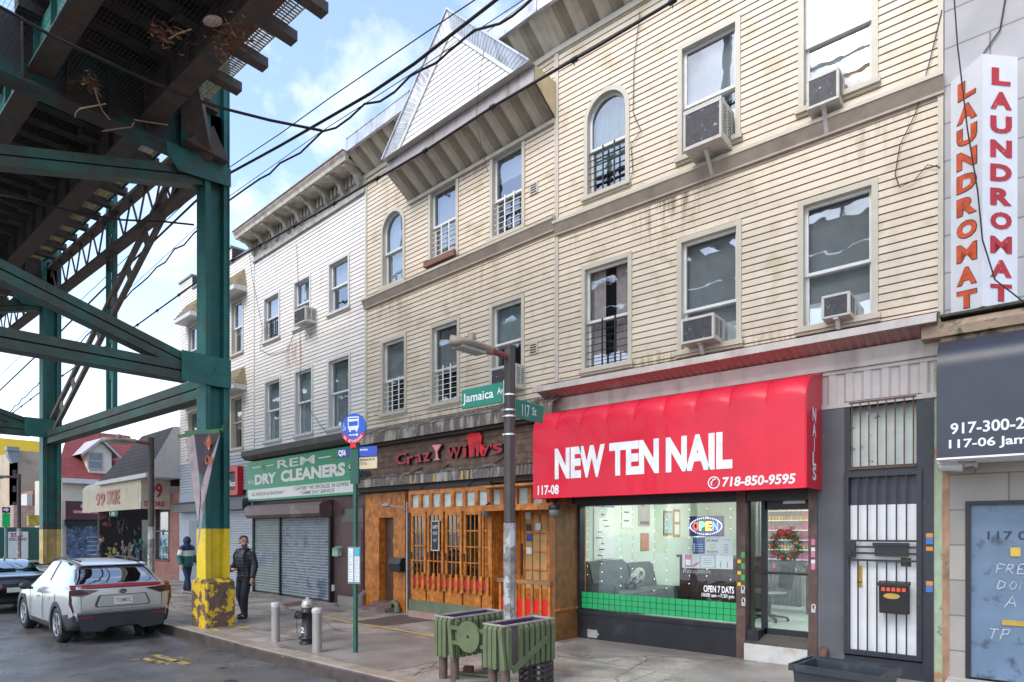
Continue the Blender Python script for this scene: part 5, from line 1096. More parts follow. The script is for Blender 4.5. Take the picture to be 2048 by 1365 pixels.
def shutter(parent, a, b, z0, z1, y, m):
    mb = MB(); n = int((z1 - z0) / .075); vs = []
    for i in range(n * 4 + 1): z = z0 + (z1 - z0) * i / (n * 4); q = (i % 4) / 4; vs += [(a, y - .018 * abs(sin(pi * q)), z), (b, y - .018 * abs(sin(pi * q)), z)]
    mb.add(vs, [(2 * i, 2 * i + 1, 2 * i + 3, 2 * i + 2) for i in range(n * 4)]); return mb.build('curtain', m, parent)
shutter(SH, a0, am - .04, .04, hz0, -.08, mat('shutter_green', (.27, .30, .28), .45, .35, var=.1, dirt=(.2, .22, .3), dscale=1.5)); shutter(SH, am + .04, a1_, .04, hz0, -.08, SHM)
mb = MB(); mb.box(am - .04, am + .04, -.14, -.02, 0, hz0); mb.cut(); mb.box(a0 - .08, a0, -.14, 0, 0, hz0); mb.cut(); mb.box(a1_, a1_ + .08, -.14, 0, 0, hz0); mb.build('guide_rail', BLACKM, SH)
mb = MB(); mb.box(SW, SL - .02, -.03, .1, 0, z1 + .03); mb.build('shop_wall', mat('brown_shop_wall', (.075, .038, .035), .5, var=.15), HW)
b0, b1_ = FL.px(685, 1100, .03)[0], FL.px(728, 1100, .03)[0]
mb = MB(); mb.box(b0, b1_, -.055, -.031, .25, 2.05); mb.box(b0, b1_, -.055, -.031, 2.42, 2.46); mb.box(b0 + .05, b1_ - .05, -.07, -.056, .4, 1.1); mb.box(b0 + .05, b1_ - .05, -.07, -.056, 1.25, 1.9); mb.build('side_door', mat('brown_door', (.085, .04, .038), .45, var=.1), HW)
mb = MB(); mb.box(b0, b1_, -.05, -.031, 2.06, 2.4); mb.build('transom_glass', mat('dark_transom', (.02, .02, .022), .2), HW)
mb = MB(); mb.box(b0 - .02, b1_, -.16, -.03, 0, .22); mb.build('door_step', CONC2, HW)
mb = MB(); s, z = FL.px(673, 1105, .12); mb.box(s - .14, s + .14, -.16, -.03, z - .1, z + .08); mb.prism([(-.18, z + .08), (-.03, z + .16), (-.03, z + .08)], 'x', s - .15, s + .15); solo(mb.build('mailbox', mat('green_mailbox', (.22, .33, .24), .5, var=.3, dirt=(.5, .48, .44), dscale=6)), 'battered green mailbox right of the roller shutter', 'mailbox', FL.o, FL.a)
mb = MB(); s, z = FL.px(723, 1200, .12); mb.tube([(s, -.12, 0), (s, -.12, .28), (s, 0, .34)], .09, 14); solo(mb.build('stand_pipe', mat('grey_brown_pipe', (.16, .12, .1), .6)), 'short stand pipe at the foot of the brown door', 'pipe', FL.o, FL.a)
mb = MB(); s, z = FL.px(665, 1190, .05); mb.box(s - .07, s + .07, -.09, -.03, .3, .46); solo(mb.build('outlet_box', WHITEP), 'white outlet box low on the brown shop wall', 'outlet box', FL.o, FL.a)
mb = MB(); s, z = FL.px(722, 945, .4); mb.bar((s, 0, z), (s - .25, -.45, z + .0), .1, .09); mb.bar((s - .2, -.38, z + .05), (s - .3, -.55, z + .06), .07, .06); solo(mb.build('security_camera', BLACKM), 'black security camera at the corner of the dry cleaners sign', 'camera', FL.o, FL.a)
# =================== shop under the second white house ================================
RS = fthing('shop_sign', 'red framed sign partly hidden by the green steel pillar', 'sign', FL, 0, 0, 0)
s1_, zt2 = FL.px(478, 932, .15); zb4 = FL.px(478, 990, .15)[1]; s0_ = s1_ - 2.2
mb = MB()
for a, b, c, d in ((s0_, s1_, zt2 - .16, zt2), (s0_, s1_, zb4, zb4 + .16), (s0_, s0_ + .18, zb4 + .16, zt2 - .16), (s1_ - .18, s1_, zb4 + .16, zt2 - .16)): mb.box(a, b, -.2, -.02, c, d)
mb.build('red_frame', mat('sign_red', (.6, .012, .02), .4), RS)
mb = MB(); mb.box(s0_ + .18, s1_ - .18, -.1, -.05, zb4 + .16, zt2 - .16); mb.build('dark_panel', mat('draped_panel', (.03, .035, .04), .5, var=.8, scale=5), RS)
mb = MB(); mb.text('des', s1_ - .9, s1_ - .38, (zb4 + zt2) / 2 - .16, (zb4 + zt2) / 2 + .04, -.105, .02); mb.build('lettering', LETW, RS)
h0, hz1 = FL.px(368, 1000, .35); hz0 = FL.px(490, 1018, .35)[1]; hz1 = FL.px(490, 995, .35)[1]
mb = MB(); mb.prism([(-.0, hz1), (-.3, hz1), (-.36, hz1 - .08), (-.36, hz0), (0, hz0)], 'x', SV + .2, SW - .05); mb.build('shutter_hood', mat('dark_hood', (.07, .072, .075), .4, .3), HV)
shutter(HV, FL.px(452, 1100, .1)[0], SW - .12, .04, hz0, -.06, mat('light_shutter', (.42, .44, .46), .4, .3, var=.06)); mb = MB(); mb.box(SV, FL.px(404, 1100)[0], -.02, .1, 0, 3.2); mb.box(FL.px(404, 1100)[0], SW, .1, .2, 0, 3.2); mb.box(SW - .12, SW, -.08, .1, 0, 3.2); mb.build('shop_wall', mat('blue_grey_wall', (.36, .40, .46), .6, var=.08), HV)
mb = MB(); a = FL.px(380, 1100)[0]; mb.box(a, a + .95, -.035, -.02, .1, 2.2); mb.build('side_door', mat('grey_door', (.2, .22, .25), .5), HV)
# =================== laundromat building at the right edge ==========================
STONE = brick('painted_block', (.40, .39, .40), (.36, .35, .36), (.22, .21, .22), .9, .45, .75, .012, None, .35, .3)
STONEL = brick('painted_block_low', (.34, .31, .27), (.27, .25, .22), (.17, .155, .14), .62, .42, .75, .01, None, .35, .25)
LB = fthing('corner_building', 'grey block building with the laundromat sign and blue door', 'building', FR, SR, 0, 0)
LW = 5.0
bd0 = FR.px(1937, 1100)[0] - SR; bz1 = FR.px(1937, 1008)[1]; bz0 = .12
mb = MB(); mb.box(.02, LW, -.01, 6, 4.2, 13); mb.build('upper_wall', STONE, LB)
mb = MB(); mb.box(.06, bd0 - .03, -.012, .5, 0, 4.1); mb.box(bd0 - .03, LW, -.012, .5, bz1 + .03, 4.1); mb.box(.02, LW, .5, 6, 0, 4.3); mb.build('lower_wall', STONEL, LB)
mb = MB(); mb.box(bd0 - .03, bd0 + .02, -.02, .15, bz0, bz1 + .03); mb.box(bd0 + .02, LW, -.02, .15, bz1 - .015, bz1 + .03); mb.build('door_frame', BLACKM, LB)
mb = MB(); mb.box(bd0 + .02, bd0 + 1.0, .03, .08, bz0, bz1 - .015); BD = mb.build('door', mat('blue_door', (.12, .18, .26), .45, var=.12, scale=3, dirt=(.05, .07, .11), dscale=5), LB)
def lb(px, py): s, z = FR.px(px, py, -.03); return s - SR, z
mb = MB(); s, z = lb(1975, 1080); mb.text('117 0', s, s + .36, z - .0, z + .10, .024, .01, shear=0); mb.build('house_number', mat('dark_number', (.015, .02, .03), .4), BD)
mb = MB(); s, z = lb(2021, 1113); mb.box(s, s + .09, .012, .03, z - .0, z + .1); s, z = lb(2004, 1250); mb.box(s, s + .4, .012, .03, z, z + .06); mb.build('brass_fittings', mat('brass', (.5, .33, .08), .3, .9), BD)
STROKES = {'F': [((0, 0), (.05, .5), (0, 1)), ((0, 1), (1, .95)), ((0, .5), (.7, .55))], 'R': [((0, 0), (0, 1)), ((0, 1), (.8, .9), (.7, .55), (0, .5)), ((.1, .5), (.9, 0))], 'E': [((.1, 0), (0, .5), (.05, 1)), ((.05, 1), (.8, 1.05)), ((0, .5), (.6, .5)), ((.1, 0), (.9, .05))], 'D': [((0, 0), (.05, 1)), ((-.1, 1), (.7, .8), (.8, .3), (0, 0))], 'O': [((.4, 0), (0, .4), (.3, 1), (.9, .7), (.8, .1), (.4, 0))], 'N': [((0, 0), (.05, 1), (.8, .05), (.85, 1))], 'A': [((0, 0), (.45, 1), (.9, 0)), ((.15, .4), (.8, .4))], 'T': [((0, .95), (1, 1)), ((.5, 1), (.45, 0))], 'P': [((0, 0), (.05, 1)), ((0, .95), (.8, .9), (.7, .5), (0, .45))]}
gr = random.Random(4)
CHK = mat('chalk_scrawl', (.42, .47, .52), .8, var=.3)
mb = MB()
for txt, x, y, wd, h in (('FRE', 1990, 1146, .28, .1), ('DON', 1993, 1178, .3, .1), ('AT', 2007, 1215, .3, .13), ('TP', 1973, 1275, .24, .11)):
    s, z = lb(x, y); mb.cut()
    for i, ch in enumerate(txt):
        w_ = wd / len(txt)
        for st in STROKES[ch]: mb.tube([(s + w_ * (i + .1 + .7 * a) + gr.uniform(-.006, .006) + b * .02, .026, z + h * b + gr.uniform(-.01, .012)) for a, b in st], .0075, 5)
mb.build('graffiti', CHK, BD)
mb = MB(); ribbed(mb, .08, LW, (-.03, 3.85), (-.03, 3.99), .14, .02, .5); mb.box(.0, LW, -.20, .0, 4.0, 4.13); mb.prism([(-.28, 4.13), (-.30, 4.23), (-.25, 4.31), (0, 4.35), (0, 4.13)], 'x', -.18, LW); mb.build('cornice', mat('mossy_cornice', (.40, .28, .19), .6, var=.3, scale=4, dirt=(.09, .08, .05), dscale=4, damt=.5, dsharp=.1), LB)
mb = MB(); mb.box(.0, LW, -.30, -.0, 4.351, 4.38); mb.build('cornice_top', mat('moss_dark', (.07, .065, .045), .9, var=.5, scale=15), LB)
mb = MB(); s = FR.px(1878, 1000)[0] - SR; mb.box(.0, .07, -.02, .1, 0, 4.0); mb.build('rusty_strip', mat('flaking_orange', (.30, .17, .10), .7, var=.4, dirt=(.3, .34, .24), dscale=3), LB)
mb = MB(); mb.box(bd0 - .2, LW, -.3, .0, 0, .1); mb.build('door_step', mat('white_step', (.5, .48, .44), .6), LB)
# vertical double faced sign
L0, L1, LM = FR.px(1902, 400)[0], FR.px(2035, 400)[0], 0
pm = at_y(1965, 400, 8.87); lm = pm.x - FR.o.x
zt_l, zb_l = 7.23, 4.385
LS = fthing('vertical_sign', 'tall white folded sign reading LAUNDROMAT in red on both faces', 'sign', FR, lm, -.33, zb_l)
H_ = zt_l - zb_l
LSM = mat('sign_panel_white', (.74, .74, .76), .5, var=.05, dirt=(.5, .47, .42), dscale=3, damt=.35, dsharp=.3, streak=5)
mb = MB(); mb.prism([(0, 0), (L0 - lm, .32), (L1 - lm, .32)], 'z', 0, H_); mb.build('panel', LSM, LS)
LRED = mat('painted_red', (.47, .025, .035), .5, var=.15, dirt=(.62, .3, .27), dscale=13, damt=.38); LORG = mat('painted_orange_red', (.68, .10, .03), .5, var=.3, scale=6, dirt=(.7, .5, .42), dscale=8, damt=.36)
for face, (ex, m_, nm) in enumerate(((L0 - lm, LORG, 'left_face_lettering'), (L1 - lm, LRED, 'right_face_lettering'))):
    a = Vector((0, 0)); b = Vector((ex, .32))
    if face == 0: a, b = b, a
    d = b - a; n_ = Vector((d.y, -d.x)).normalized() * .006
    mb = MB(); out_ = MB()
    for i, ch in enumerate('LAUNDROMAT'):
        zc = H_ * (.955 - .0955 * (i + .35)) - .02
        def wp(x, y, z, a=a, d=d, n_=n_, k=1): return (a.x + d.x * x + n_.x * k, a.y + d.y * x + n_.y * k, z + (x - .5) * (-.09 if face == 0 else .0))
        hw = .31 if ch != 'L' else .27
        mb.text(ch, .52 - hw, .52 + hw, zc - .098, zc + .098, 0, .05 if ch != 'M' else .03, warp=wp)
        out_.text(ch, .52 - hw - .02, .52 + hw + .02, zc - .108, zc + .108, 0, .065 if ch != 'M' else .04, warp=lambda x, y, z, f=wp: f(x, y, z, k=.5))
    mb.build(nm, m_, LS)
    if face == 0: out_.build('letter_outline', INK, LS)
# black awning
oB = .70; bz0_, bz1_ = FR.px(1874, 917, oB)[1], FR.px(1880, 738, oB)[1]; bzt = FR.px(1890, 688, .2)[1]; bs0 = FR.px(1873, 800, oB)[0]
BA = fthing('awning', 'dark navy awning with white phone number at the right edge', 'awning', FR, bs0, 0, 0)
P = [(-oB, bz0_), (-oB, bz1_)] + [(-oB + .45 * (1 - cos(pi / 2 * i / 8)), bz1_ + (bzt - bz1_) * sin(pi / 2 * i / 8)) for i in range(1, 9)] + [(0, bzt + .02)]
NV = mat('navy_vinyl', (.022, .026, .042), .35, var=.15, scale=3, dirt=(.13, .16, .24), dscale=4, damt=.3, dsharp=.4)
mb = MB(); ln = 5.2; mb.add([(q, y, z) for q in (0, ln) for y, z in P], [(i, i + 1, len(P) + i + 1, len(P) + i) for i in range(len(P) - 1)], True); mb.build('canopy', NV, BA)
mb = MB(); mb.add([(0, y, z) for y, z in P] + [(0, 0, bz0_)], [tuple(range(len(P) + 1))]); mb.build('end_flap', NV, BA)
mb = MB(); mb.box(0, ln, -oB, 0, bz0_ - .02, bz0_); mb.build('valance_edge', LETW, BA)
mb = MB(); y = -oB - .006
def bx(px): return FR.px(px, 850, oB)[0] - bs0
z_ = FR.px(1900, 870, oB)[1]; mb.text('917-300-2', bx(1901), bx(2050), z_, z_ + .125, y, .02); z_ = FR.px(1898, 902, oB)[1] - .005; mb.text('117-06 Jam', bx(1898), bx(2055), z_, z_ + .125, y, .02); mb.build('lettering', LETW, BA)
mb = MB(); s, z = FR.px(1905, 932, .35); mb.cyl((-.12, 0, 0), (.10, -.02, -.02), .055, n=14); mb.box(-.14, .06, -.06, .06, .02, .075); mb.tube([(.1, 0, 0), (.2, .1, .02), (.2, .3, .0)], .025, 8)
solo(mb.build('security_camera', mat('camera_white', (.5, .5, .5), .35)), 'white security camera under the dark awning', 'camera', FR.w(s, -.35, z))

# =================== 99 cent store ===================================================
S9 = FL.px(196, 900)[0]
BST = fthing('corner_store', 'low brick store with brown mansard roof and beige 99 cent awning', 'building', FL, 0, 0, 0)
BRK = brick('red_brick', (.30, .085, .05), (.24, .065, .04), (.26, .22, .19), .22, .075, .85, .012)
SHG = brick('brown_shingle', (.075, .055, .05), (.055, .04, .038), (.02, .016, .015), .3, .17, .8, .02, None, .6, .4)
w9a = FL.px(338, 1000)[0]; w9b = FL.px(312, 1000)[0]
z9, z9b = FL.px(338, 1005)[1], FL.px(338, 1120)[1]
mb = MB(); mb.box(w9a + .1, SV, -.02, .2, 0, 3.3); mb.box(w9b, w9a + .1, -.02, .2, 0, z9b); mb.box(w9b, w9a + .1, -.02, .2, z9 + .2, 3.3); mb.box(w9b - .35, w9b, -.02, .2, 0, 3.3); mb.build('wall', BRK, BST)
mb = MB(); mb.box(w9b, w9b + .08, -.04, .1, z9b, z9 + .2); mb.box(w9a + .02, w9a + .1, -.04, .1, z9b, z9 + .2); mb.box(w9b, w9a + .1, -.06, .1, z9b - .06, z9b); mb.box(w9b + .08, w9a + .02, -.03, .1, (z9 + z9b) / 2 - .04, (z9 + z9b) / 2 + .03)
W9 = mb.build('window', BRN, BST)
mb = MB(); mb.quad((w9b + .08, .05, z9b), (w9a + .02, .05, z9b), (w9a + .02, .05, z9 + .2), (w9b + .08, .05, z9 + .2)); mb.build('pane', PANE, W9)
mb = MB(); mb.box(w9b + .1, w9a, .07, .08, z9b + .02, (z9 + z9b) / 2 - .06)
for q in range(3): mb.box(w9b + .15 + q * .45, w9b + .35 + q * .45, .07, .08, (z9 + z9b) / 2 + .06, z9 + .18)
mb.build('window_goods', mat('blue_goods', (.25, .45, .5), .6, var=.6, scale=5, dirt=(.7, .7, .66), dscale=4), W9)
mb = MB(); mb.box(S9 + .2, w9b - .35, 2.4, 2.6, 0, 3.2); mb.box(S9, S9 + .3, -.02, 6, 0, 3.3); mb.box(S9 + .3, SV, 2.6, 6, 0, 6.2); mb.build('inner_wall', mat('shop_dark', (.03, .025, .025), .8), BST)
zm0 = FL.px(362, 935, 1.1)[1]; sE = FL.px(194, 976, 1.1)[0]; sT, zm1 = FL.px(284, 873, .2)
mb = MB(); mb.add([(sE, -1.1, zm0), (SV, -1.1, zm0), (SV, -.2, zm1), (sT, -.2, zm1), (sE, 6, zm0), (sT, 5, zm1), (SV, 5, zm1)], [(0, 1, 2, 3), (4, 0, 3, 5), (3, 2, 6, 5)]); mb.build('mansard_roof', SHG, BST)
mb = MB(); mb.box(sE - .05, SV, -1.16, -1.08, zm0 - .13, zm0 + .02); mb.box(sE - .05, SV, -1.08, 0, zm0 - .13, zm0 - .10); mb.build('eave_board', WHITET, BST)
mb = MB(); mb.prism([(-1.1, zm0 + .02), (-.2, zm1), (0, zm1), (0, zm0 - .13), (-1.1, zm0 - .13)], 'x', SV - .02, SV + .0); mb.build('gable_end', WHITET, BST)
A9 = fthing('awning', 'faded beige awning reading 99 STORE on the brick store', 'awning', FL, 0, 0, 0)
o9 = 1.0; e1_ = FL.px(283, 980, o9)[0]; e0_ = FL.px(166, 1000, o9)[0]; za_ = FL.px(283, 1018, o9)[1]; zb_9 = FL.px(283, 965, o9)[1]
BEI = mat('faded_beige_vinyl', (.47, .40, .29), .5, var=.08, scale=2, dirt=(.33, .28, .16), dscale=2, damt=.5, dsharp=.3, streak=8)
P = [(-o9, za_), (-o9, zb_9)] + [(-o9 + .8 * (1 - cos(pi / 2 * i / 6)), zb_9 + .42 * sin(pi / 2 * i / 6)) for i in range(1, 7)] + [(0, zb_9 + .43)]
mb = MB(); n = 60
mb.add([(e0_ + (e1_ - e0_) * i / n, y - (.02 if i % 3 == 0 else 0), z) for i in range(n + 1) for y, z in P], [(i * len(P) + k, i * len(P) + k + 1, (i + 1) * len(P) + k + 1, (i + 1) * len(P) + k) for i in range(n) for k in range(len(P) - 1)]); mb.build('canopy', BEI, A9)
mb = MB(); mb.add([(e1_, y, z) for y, z in P] + [(e1_, 0, za_)], [tuple(range(len(P) + 1))]); mb.build('end_flap', mat('beige_clean', (.55, .48, .38), .5), A9)
R9 = mat('awning_red', (.42, .03, .05), .5, var=.15); R9f = mat('awning_red_faded', (.42, .16, .12), .6, var=.2)
mb = MB(); fx9 = lambda px: FL.px(px, 1000, o9)[0]; zz = za_ + .25
mb.text('99', fx9(193), fx9(210), zz, zz + .55, -o9 - .03, .02); mb.text('STORE', fx9(215), fx9(240), zz, zz + .6, -o9 - .03, .03); mb.build('front_lettering', R9f, A9)
mb = MB(); mb.text('99', -.78, -.28, za_ + .42, za_ + .98, 0, .03); mb.text('STORE', -.92, -.2, za_ + .1, za_ + .3, 0, .04); mb.rot('Z', pi / 2); mb.v = [(e1_ + .008, b, c) for a, b, c in mb.v]; mb.build('end_lettering', R9, A9)
# goods in front of the store: each a thing
gd = random.Random(5)
GC = [(.22, .04, .05), (.04, .14, .15), (.36, .30, .08), (.06, .07, .2), (.26, .24, .22), (.03, .03, .035), (.25, .1, .04)]
def goods(kind, label, px, d, w_, dep, z0, h, col, n=14):
    p = at_d(px, HY, d); mb = MB()
    for i in range(n * 2):
        a, b, c = gd.uniform(-w_ / 2, w_ / 2), gd.uniform(-dep / 2, dep / 2), gd.uniform(0, h); q = Vector((gd.uniform(-.3, .3), gd.uniform(-.3, .3), 1)).normalized() * gd.uniform(.08, .22)
        mb.bar((a, b, z0 + c), (a + q.x, b + q.y, z0 + min(h + .2, c + q.z)), gd.uniform(.03, .08), gd.uniform(.02, .05))
    return solo(mb.build(kind, mat('goods_' + str(GC.index(col)), col, .6, var=.4, scale=8)), label, kind.replace('_', ' '), (p.x, p.y, 0))
goods('bag_display', 'grey heap of bags on a stand below the 99 awning', 252, 26.5, 1.3, .5, .1, 1.2, GC[4], 26)
goods('toy_display', 'yellow and blue goods beside the shopper in the dark coat', 226, 26, .4, .3, .1, 1.1, GC[2], 12)
goods('coat_rack', 'long black garments hanging under the 99 awning', 243, 27.2, .7, .25, 1.6, 1.0, GC[5], 24)
goods('balloon_bunch', 'red goods hanging at the left end of the 99 awning', 212, 28, 1.0, .3, 2.0, .7, GC[0], 10)
goods('umbrella_display', 'teal umbrellas standing by the store post', 276, 25.6, .3, .3, .1, 1.8, GC[1], 14)
goods('crate_stack', 'brown boxes under the bag heap', 258, 26.2, .8, .4, .05, .6, GC[6], 12)
p = at_d(272, HY, 25.9); mb = MB(); mb.box(-.4, .4, -.03, .03, .1, 2.3); solo(mb.build('glass_cabinet', mat('cabinet_glass', (.05, .08, .07), .15)), 'dark glass cabinet at the store entrance', 'cabinet', (p.x, p.y + .5, 0), .3)

# =================== far side of the cross street ====================================
HX = -47
poly_sheet('far_sidewalk', [(-46, 10.5), (-46, 40), (-120, 40), (-120, 10.5)], -.03, CONC2)
def far_box(label, name, x, y0, y1, z1, m, depth=10, z0=-.2, parent=None):
    t = parent or thing(name, label, 'building', (x, y0, 0))
    mb = MB(); mb.box(-depth, 0, 0, y1 - y0, z0, z1); mb.build('wall', m, t); return t
def yat(px, X): return at_x(px, HY, X).y
def zat(px, py, X): return at_x(px, py, X).z
# red roofed house with a deli
y0, y1 = yat(124, HX), yat(300, HX); ze = zat(200, 958, HX)
RH = thing('house', 'cream house with a steep red shingle roof and a dormer', 'house', (HX, y0, 0))
LAP = mat('cream_lap', (.62, .55, .43), .6, var=.06)
mb = MB(); siding(mb, 0, y1 - y0, 3.6, ze, [], .14); mb.v = [(b * -1 * -1 + 0, a, c) if 0 else (-b, a, c) for a, b, c in mb.v]; mb.build('wall', LAP, RH, fix=True)
mb = MB(); mb.box(-6, -.05, 0, y1 - y0, -.2, ze); mb.build('wall', LAP, RH)
hr = zat(220, 868, HX - 4.6) - 1.6; RSH = brick('red_shingle', (.19, .028, .03), (.15, .022, .025), (.09, .015, .016), .35, .2, .8, .02, None, .4, .5)
mb = MB(); mb.add([(.4, -.5, ze - .15), (.4, y1 - y0 + .5, ze - .15), (-4.6, y1 - y0 + .3, hr + 1.6), (-4.6, 1.6, hr + 1.6), (-6.5, y1 - y0, ze), (-6.5, 2.5, ze)], [(0, 1, 2, 3), (3, 2, 4, 5)]); mb.build('roof', RSH, RH)
mb = MB(); mb.box(.36, .46, -.5, y1 - y0 + .5, ze - .4, ze - .1); mb.build('gutter', WHITET, RH)
dy0, dy1 = yat(186, HX + .5) - y0, yat(232, HX + .5) - y0; dz0, dz1 = zat(200, 943, HX), zat(200, 903, HX); dzt = zat(212, 880, HX)
mb = MB(); mb.box(-3, -.3, dy0, dy1, dz0 - .6, dz1); mb.add([(-.3, dy0, dz1), (-.3, dy1, dz1), (-.3, (dy0 + dy1) / 2, dzt)], [(0, 1, 2)]); mb.build('dormer', LAP, RH)
mb = MB(); c = (dy0 + dy1) / 2
for q in (-1, 1): e = c + q * ((dy1 - dy0) / 2 + .5); mb.add([(0, e, dz1 - .25), (0, c, dzt + .1), (-4, c, dzt + .1), (-4, e, dz1 - .25), (0, e, dz1 - .45), (0, c, dzt - .1)], [(0, 1, 2, 3), (0, 4, 5, 1)])
mb.build('dormer_roof', mat('dormer_trim', (.35, .33, .32), .6), RH)
def far_window(par, y0_, y1_, z0_, z1_, x=.02, tm=WHITET):
    mb = MB(); t = min(.1, (y1_ - y0_) * .16)
    mb.box(x, x + .06, y0_, y0_ + t, z0_, z1_); mb.box(x, x + .06, y1_ - t, y1_, z0_, z1_); mb.box(x, x + .06, y0_ + t, y1_ - t, z0_, z0_ + t); mb.box(x, x + .06, y0_ + t, y1_ - t, z1_ - t, z1_); mb.box(x, x + .05, y0_ + t, y1_ - t, (z0_ + z1_) / 2 - .04, (z0_ + z1_) / 2 + .04); w_ = mb.build('window', tm, par)
    mb = MB(); mb.box(x - .01, x + .01, y0_ + t, y1_ - t, z0_ + t, z1_ - t); mb.build('pane', mat('far_pane', (.12, .15, .18), .12), w_)
far_window(RH, c - .75, c + .15, dz0 + .1, dz1 - .05, -.28, mat('dormer_trim', (.35, .33, .32), .6)); far_window(RH, yat(168, HX) - y0, yat(191, HX) - y0, zat(180, 1000, HX), zat(180, 973, HX))
mb = MB(); mb.box(.0, .7, 0, y1 - y0, 2.55, 3.7); mb.build('deli_awning', mat('maroon_sign', (.07, .02, .025), .4), RH)
mb = MB(); mb.box(.71, .73, .4, y1 - y0 - .6, 2.95, 3.12); mb.box(.71, .73, .8, 2.2, 3.3, 3.5); mb.box(.71, .73, 2.6, 3.6, 3.3, 3.5); mb.build('pink_lettering_strip', mat('pink_letters', (.6, .2, .25), .5, var=.8, scale=14), RH)
mb = MB(); mb.box(.0, .5, 0, y1 - y0, 2.2, 2.54); mb.build('shutter_box', BLACKM, RH)
mb = MB(); mb.box(.05, .15, .2, y1 - y0, .0, 2.2); mb.build('deli_front', mat('deli_goods', (.06, .09, .16), .3, var=.9, scale=3.0, dirt=(.5, .5, .5), dscale=5, damt=.4, dsharp=.05, dirt2=(.4, .25, .1), d2amt=.3, d2scale=4), RH)
mb = MB()
for k in range(5): mb.box(.16, .2, 1.3, 3.4, .3 + k * .28, .34 + k * .28)
mb.build('deli_shelves', mat('shelf_pale', (.4, .45, .5), .5), RH)
# further buildings down the cross street
x2 = -60; BT = mat('tan_stucco', (.36, .285, .21), .8, var=.15, scale=.5, dirt=(.22, .18, .14), dscale=.8); 
t2 = far_box('tall tan building with brick corner beyond the second pillar', 'apartment_building', x2, yat(35, x2), yat(112, x2), zat(60, 903, x2), BT)
mb = MB(); bw = yat(35, x2) - yat(22, x2); mb.box(-.5, .05, -bw, 0, -.2, zat(30, 925, x2)); mb.build('brick_bay', brick('far_brick', (.30, .085, .05), (.24, .065, .04), (.26, .22, .19), .3, .1, .85, .012, None, 0), t2)
bz = bw * 1.9; mb.box(-.3, .6, -bz, .0, zat(20, 903, x2), zat(20, 895, x2)); mb.prism([(-bz * .95, zat(20, 903, x2)), (0, zat(20, 903, x2)), (0, zat(30, 925, x2)), (-bw, zat(30, 928, x2)), (-bz * .85, zat(20, 913, x2))], 'x', -.2, .5); mb.build('bracket_cornice', mat('far_grey_trim', (.2, .22, .24), .6), t2)
for k in range(3): far_window(t2, -bw * .85, -bw * .2, zat(30, 953 + 32 * k, x2), zat(30, 940 + 32 * k, x2), .06, BLACKM)
x3 = -55; t3 = far_box('low building of pale red brick across the cross street', 'low_building', x3, yat(27, x3), yat(115, x3), zat(80, 1012, x3), brick('pale_brick', (.5, .30, .25), (.45, .27, .22), (.5, .42, .36), .4, .18, .8, .02))
mb = MB(); mb.box(-3, .02, yat(66, x3) - yat(27, x3), yat(115, x3) - yat(27, x3), zat(80, 1012, x3), zat(80, 982, x3)); mb.build('upper_wall', BRK, t3)
mb = MB(); mb.box(-2, 0, yat(54, x3) - yat(27, x3), yat(65, x3) - yat(27, x3), zat(60, 1012, x3), zat(60, 988, x3)); mb.build('white_bay', WHITET, t3)
x4 = -75; t4 = far_box('bright yellow wall far down the cross street', 'building', x4, yat(-60, x4), yat(95, x4), zat(40, 880, x4), mat('bright_yellow', (.72, .46, .02), .6, var=.08))
x5 = -68; t5 = far_box('white stepped building behind the streetlight far left', 'building', x5, yat(-90, x5), yat(24, x5), zat(10, 968, x5), mat('far_white', (.6, .57, .52), .7))
for k, (a, b, c_, d_) in enumerate(((8, 24, 985, 970), (10, 22, 1012, 1000))): far_window(t5, yat(a, x5) - yat(-90, x5), yat(b, x5) - yat(-90, x5), zat(10, c_, x5), zat(10, d_, x5), .02, mat('far_grey_trim', (.2, .22, .24), .6))
# hoarding and signs at the corner
x6 = -50
HD = thing('hoarding', 'dark green hoarding with a 25% DISCOUNT banner', 'hoarding', (x6, yat(-40, x6), 0))
mb = MB(); mb.box(-.2, 0, 0, yat(88, x6) - yat(-40, x6), -.2, zat(40, 1055, x6)); mb.build('panels', mat('hoarding_green', (.02, .09, .075), .6), HD)
y6 = yat(-40, x6); mb = MB(); mb.box(.01, .04, yat(16, x6) - y6, yat(56, x6) - y6, .05, zat(40, 1064, x6)); mb.build('banner', PAPER, HD)
mb = MB(); mb.text('25%', 0, yat(46, x6) - yat(20, x6), zat(40, 1074, x6), zat(40, 1066, x6), 0, .04); mb.rot('Z', pi / 2); mb.move(.05, yat(20, x6) - y6, 0); mb.build('red_lettering', mat('awning_red', (.42, .03, .05), .5), HD)
mb = MB(); mb.text('DISCOUNT', 0, yat(54, x6) - yat(18, x6), zat(40, 1082, x6), zat(40, 1076, x6), 0, .02); mb.rot('Z', pi / 2); mb.move(.05, yat(18, x6) - y6, 0); mb.build('black_lettering', INK, HD)
x7 = -42
p = at_x(12, 1035, x7); GS = thing('street_sign_board', 'green and black board on a post at the far left corner', 'sign', (x7, p.y, 0))
mb = MB(); hw = (yat(20, x7) - yat(4, x7)) / 2; mb.box(0, .06, -hw, hw, zat(12, 1054, x7), zat(12, 1027, x7)); mb.build('green_board', mat('vivid_green', (.01, .5, .12), .5), GS)
mb = MB(); mb.box(0, .06, -hw, hw, zat(12, 1026, x7), zat(12, 1015, x7)); mb.build('arrow_board', BLACKM, GS)
mb = MB(); zc = zat(12, 1020, x7); mb.box(.061, .07, -hw * .7, 0, zc - .06, zc + .06); mb.prism([(0, zc - .14), (hw * .7, zc), (0, zc + .14)], 'x', .061, .07); mb.build('white_arrow', LETW, GS)
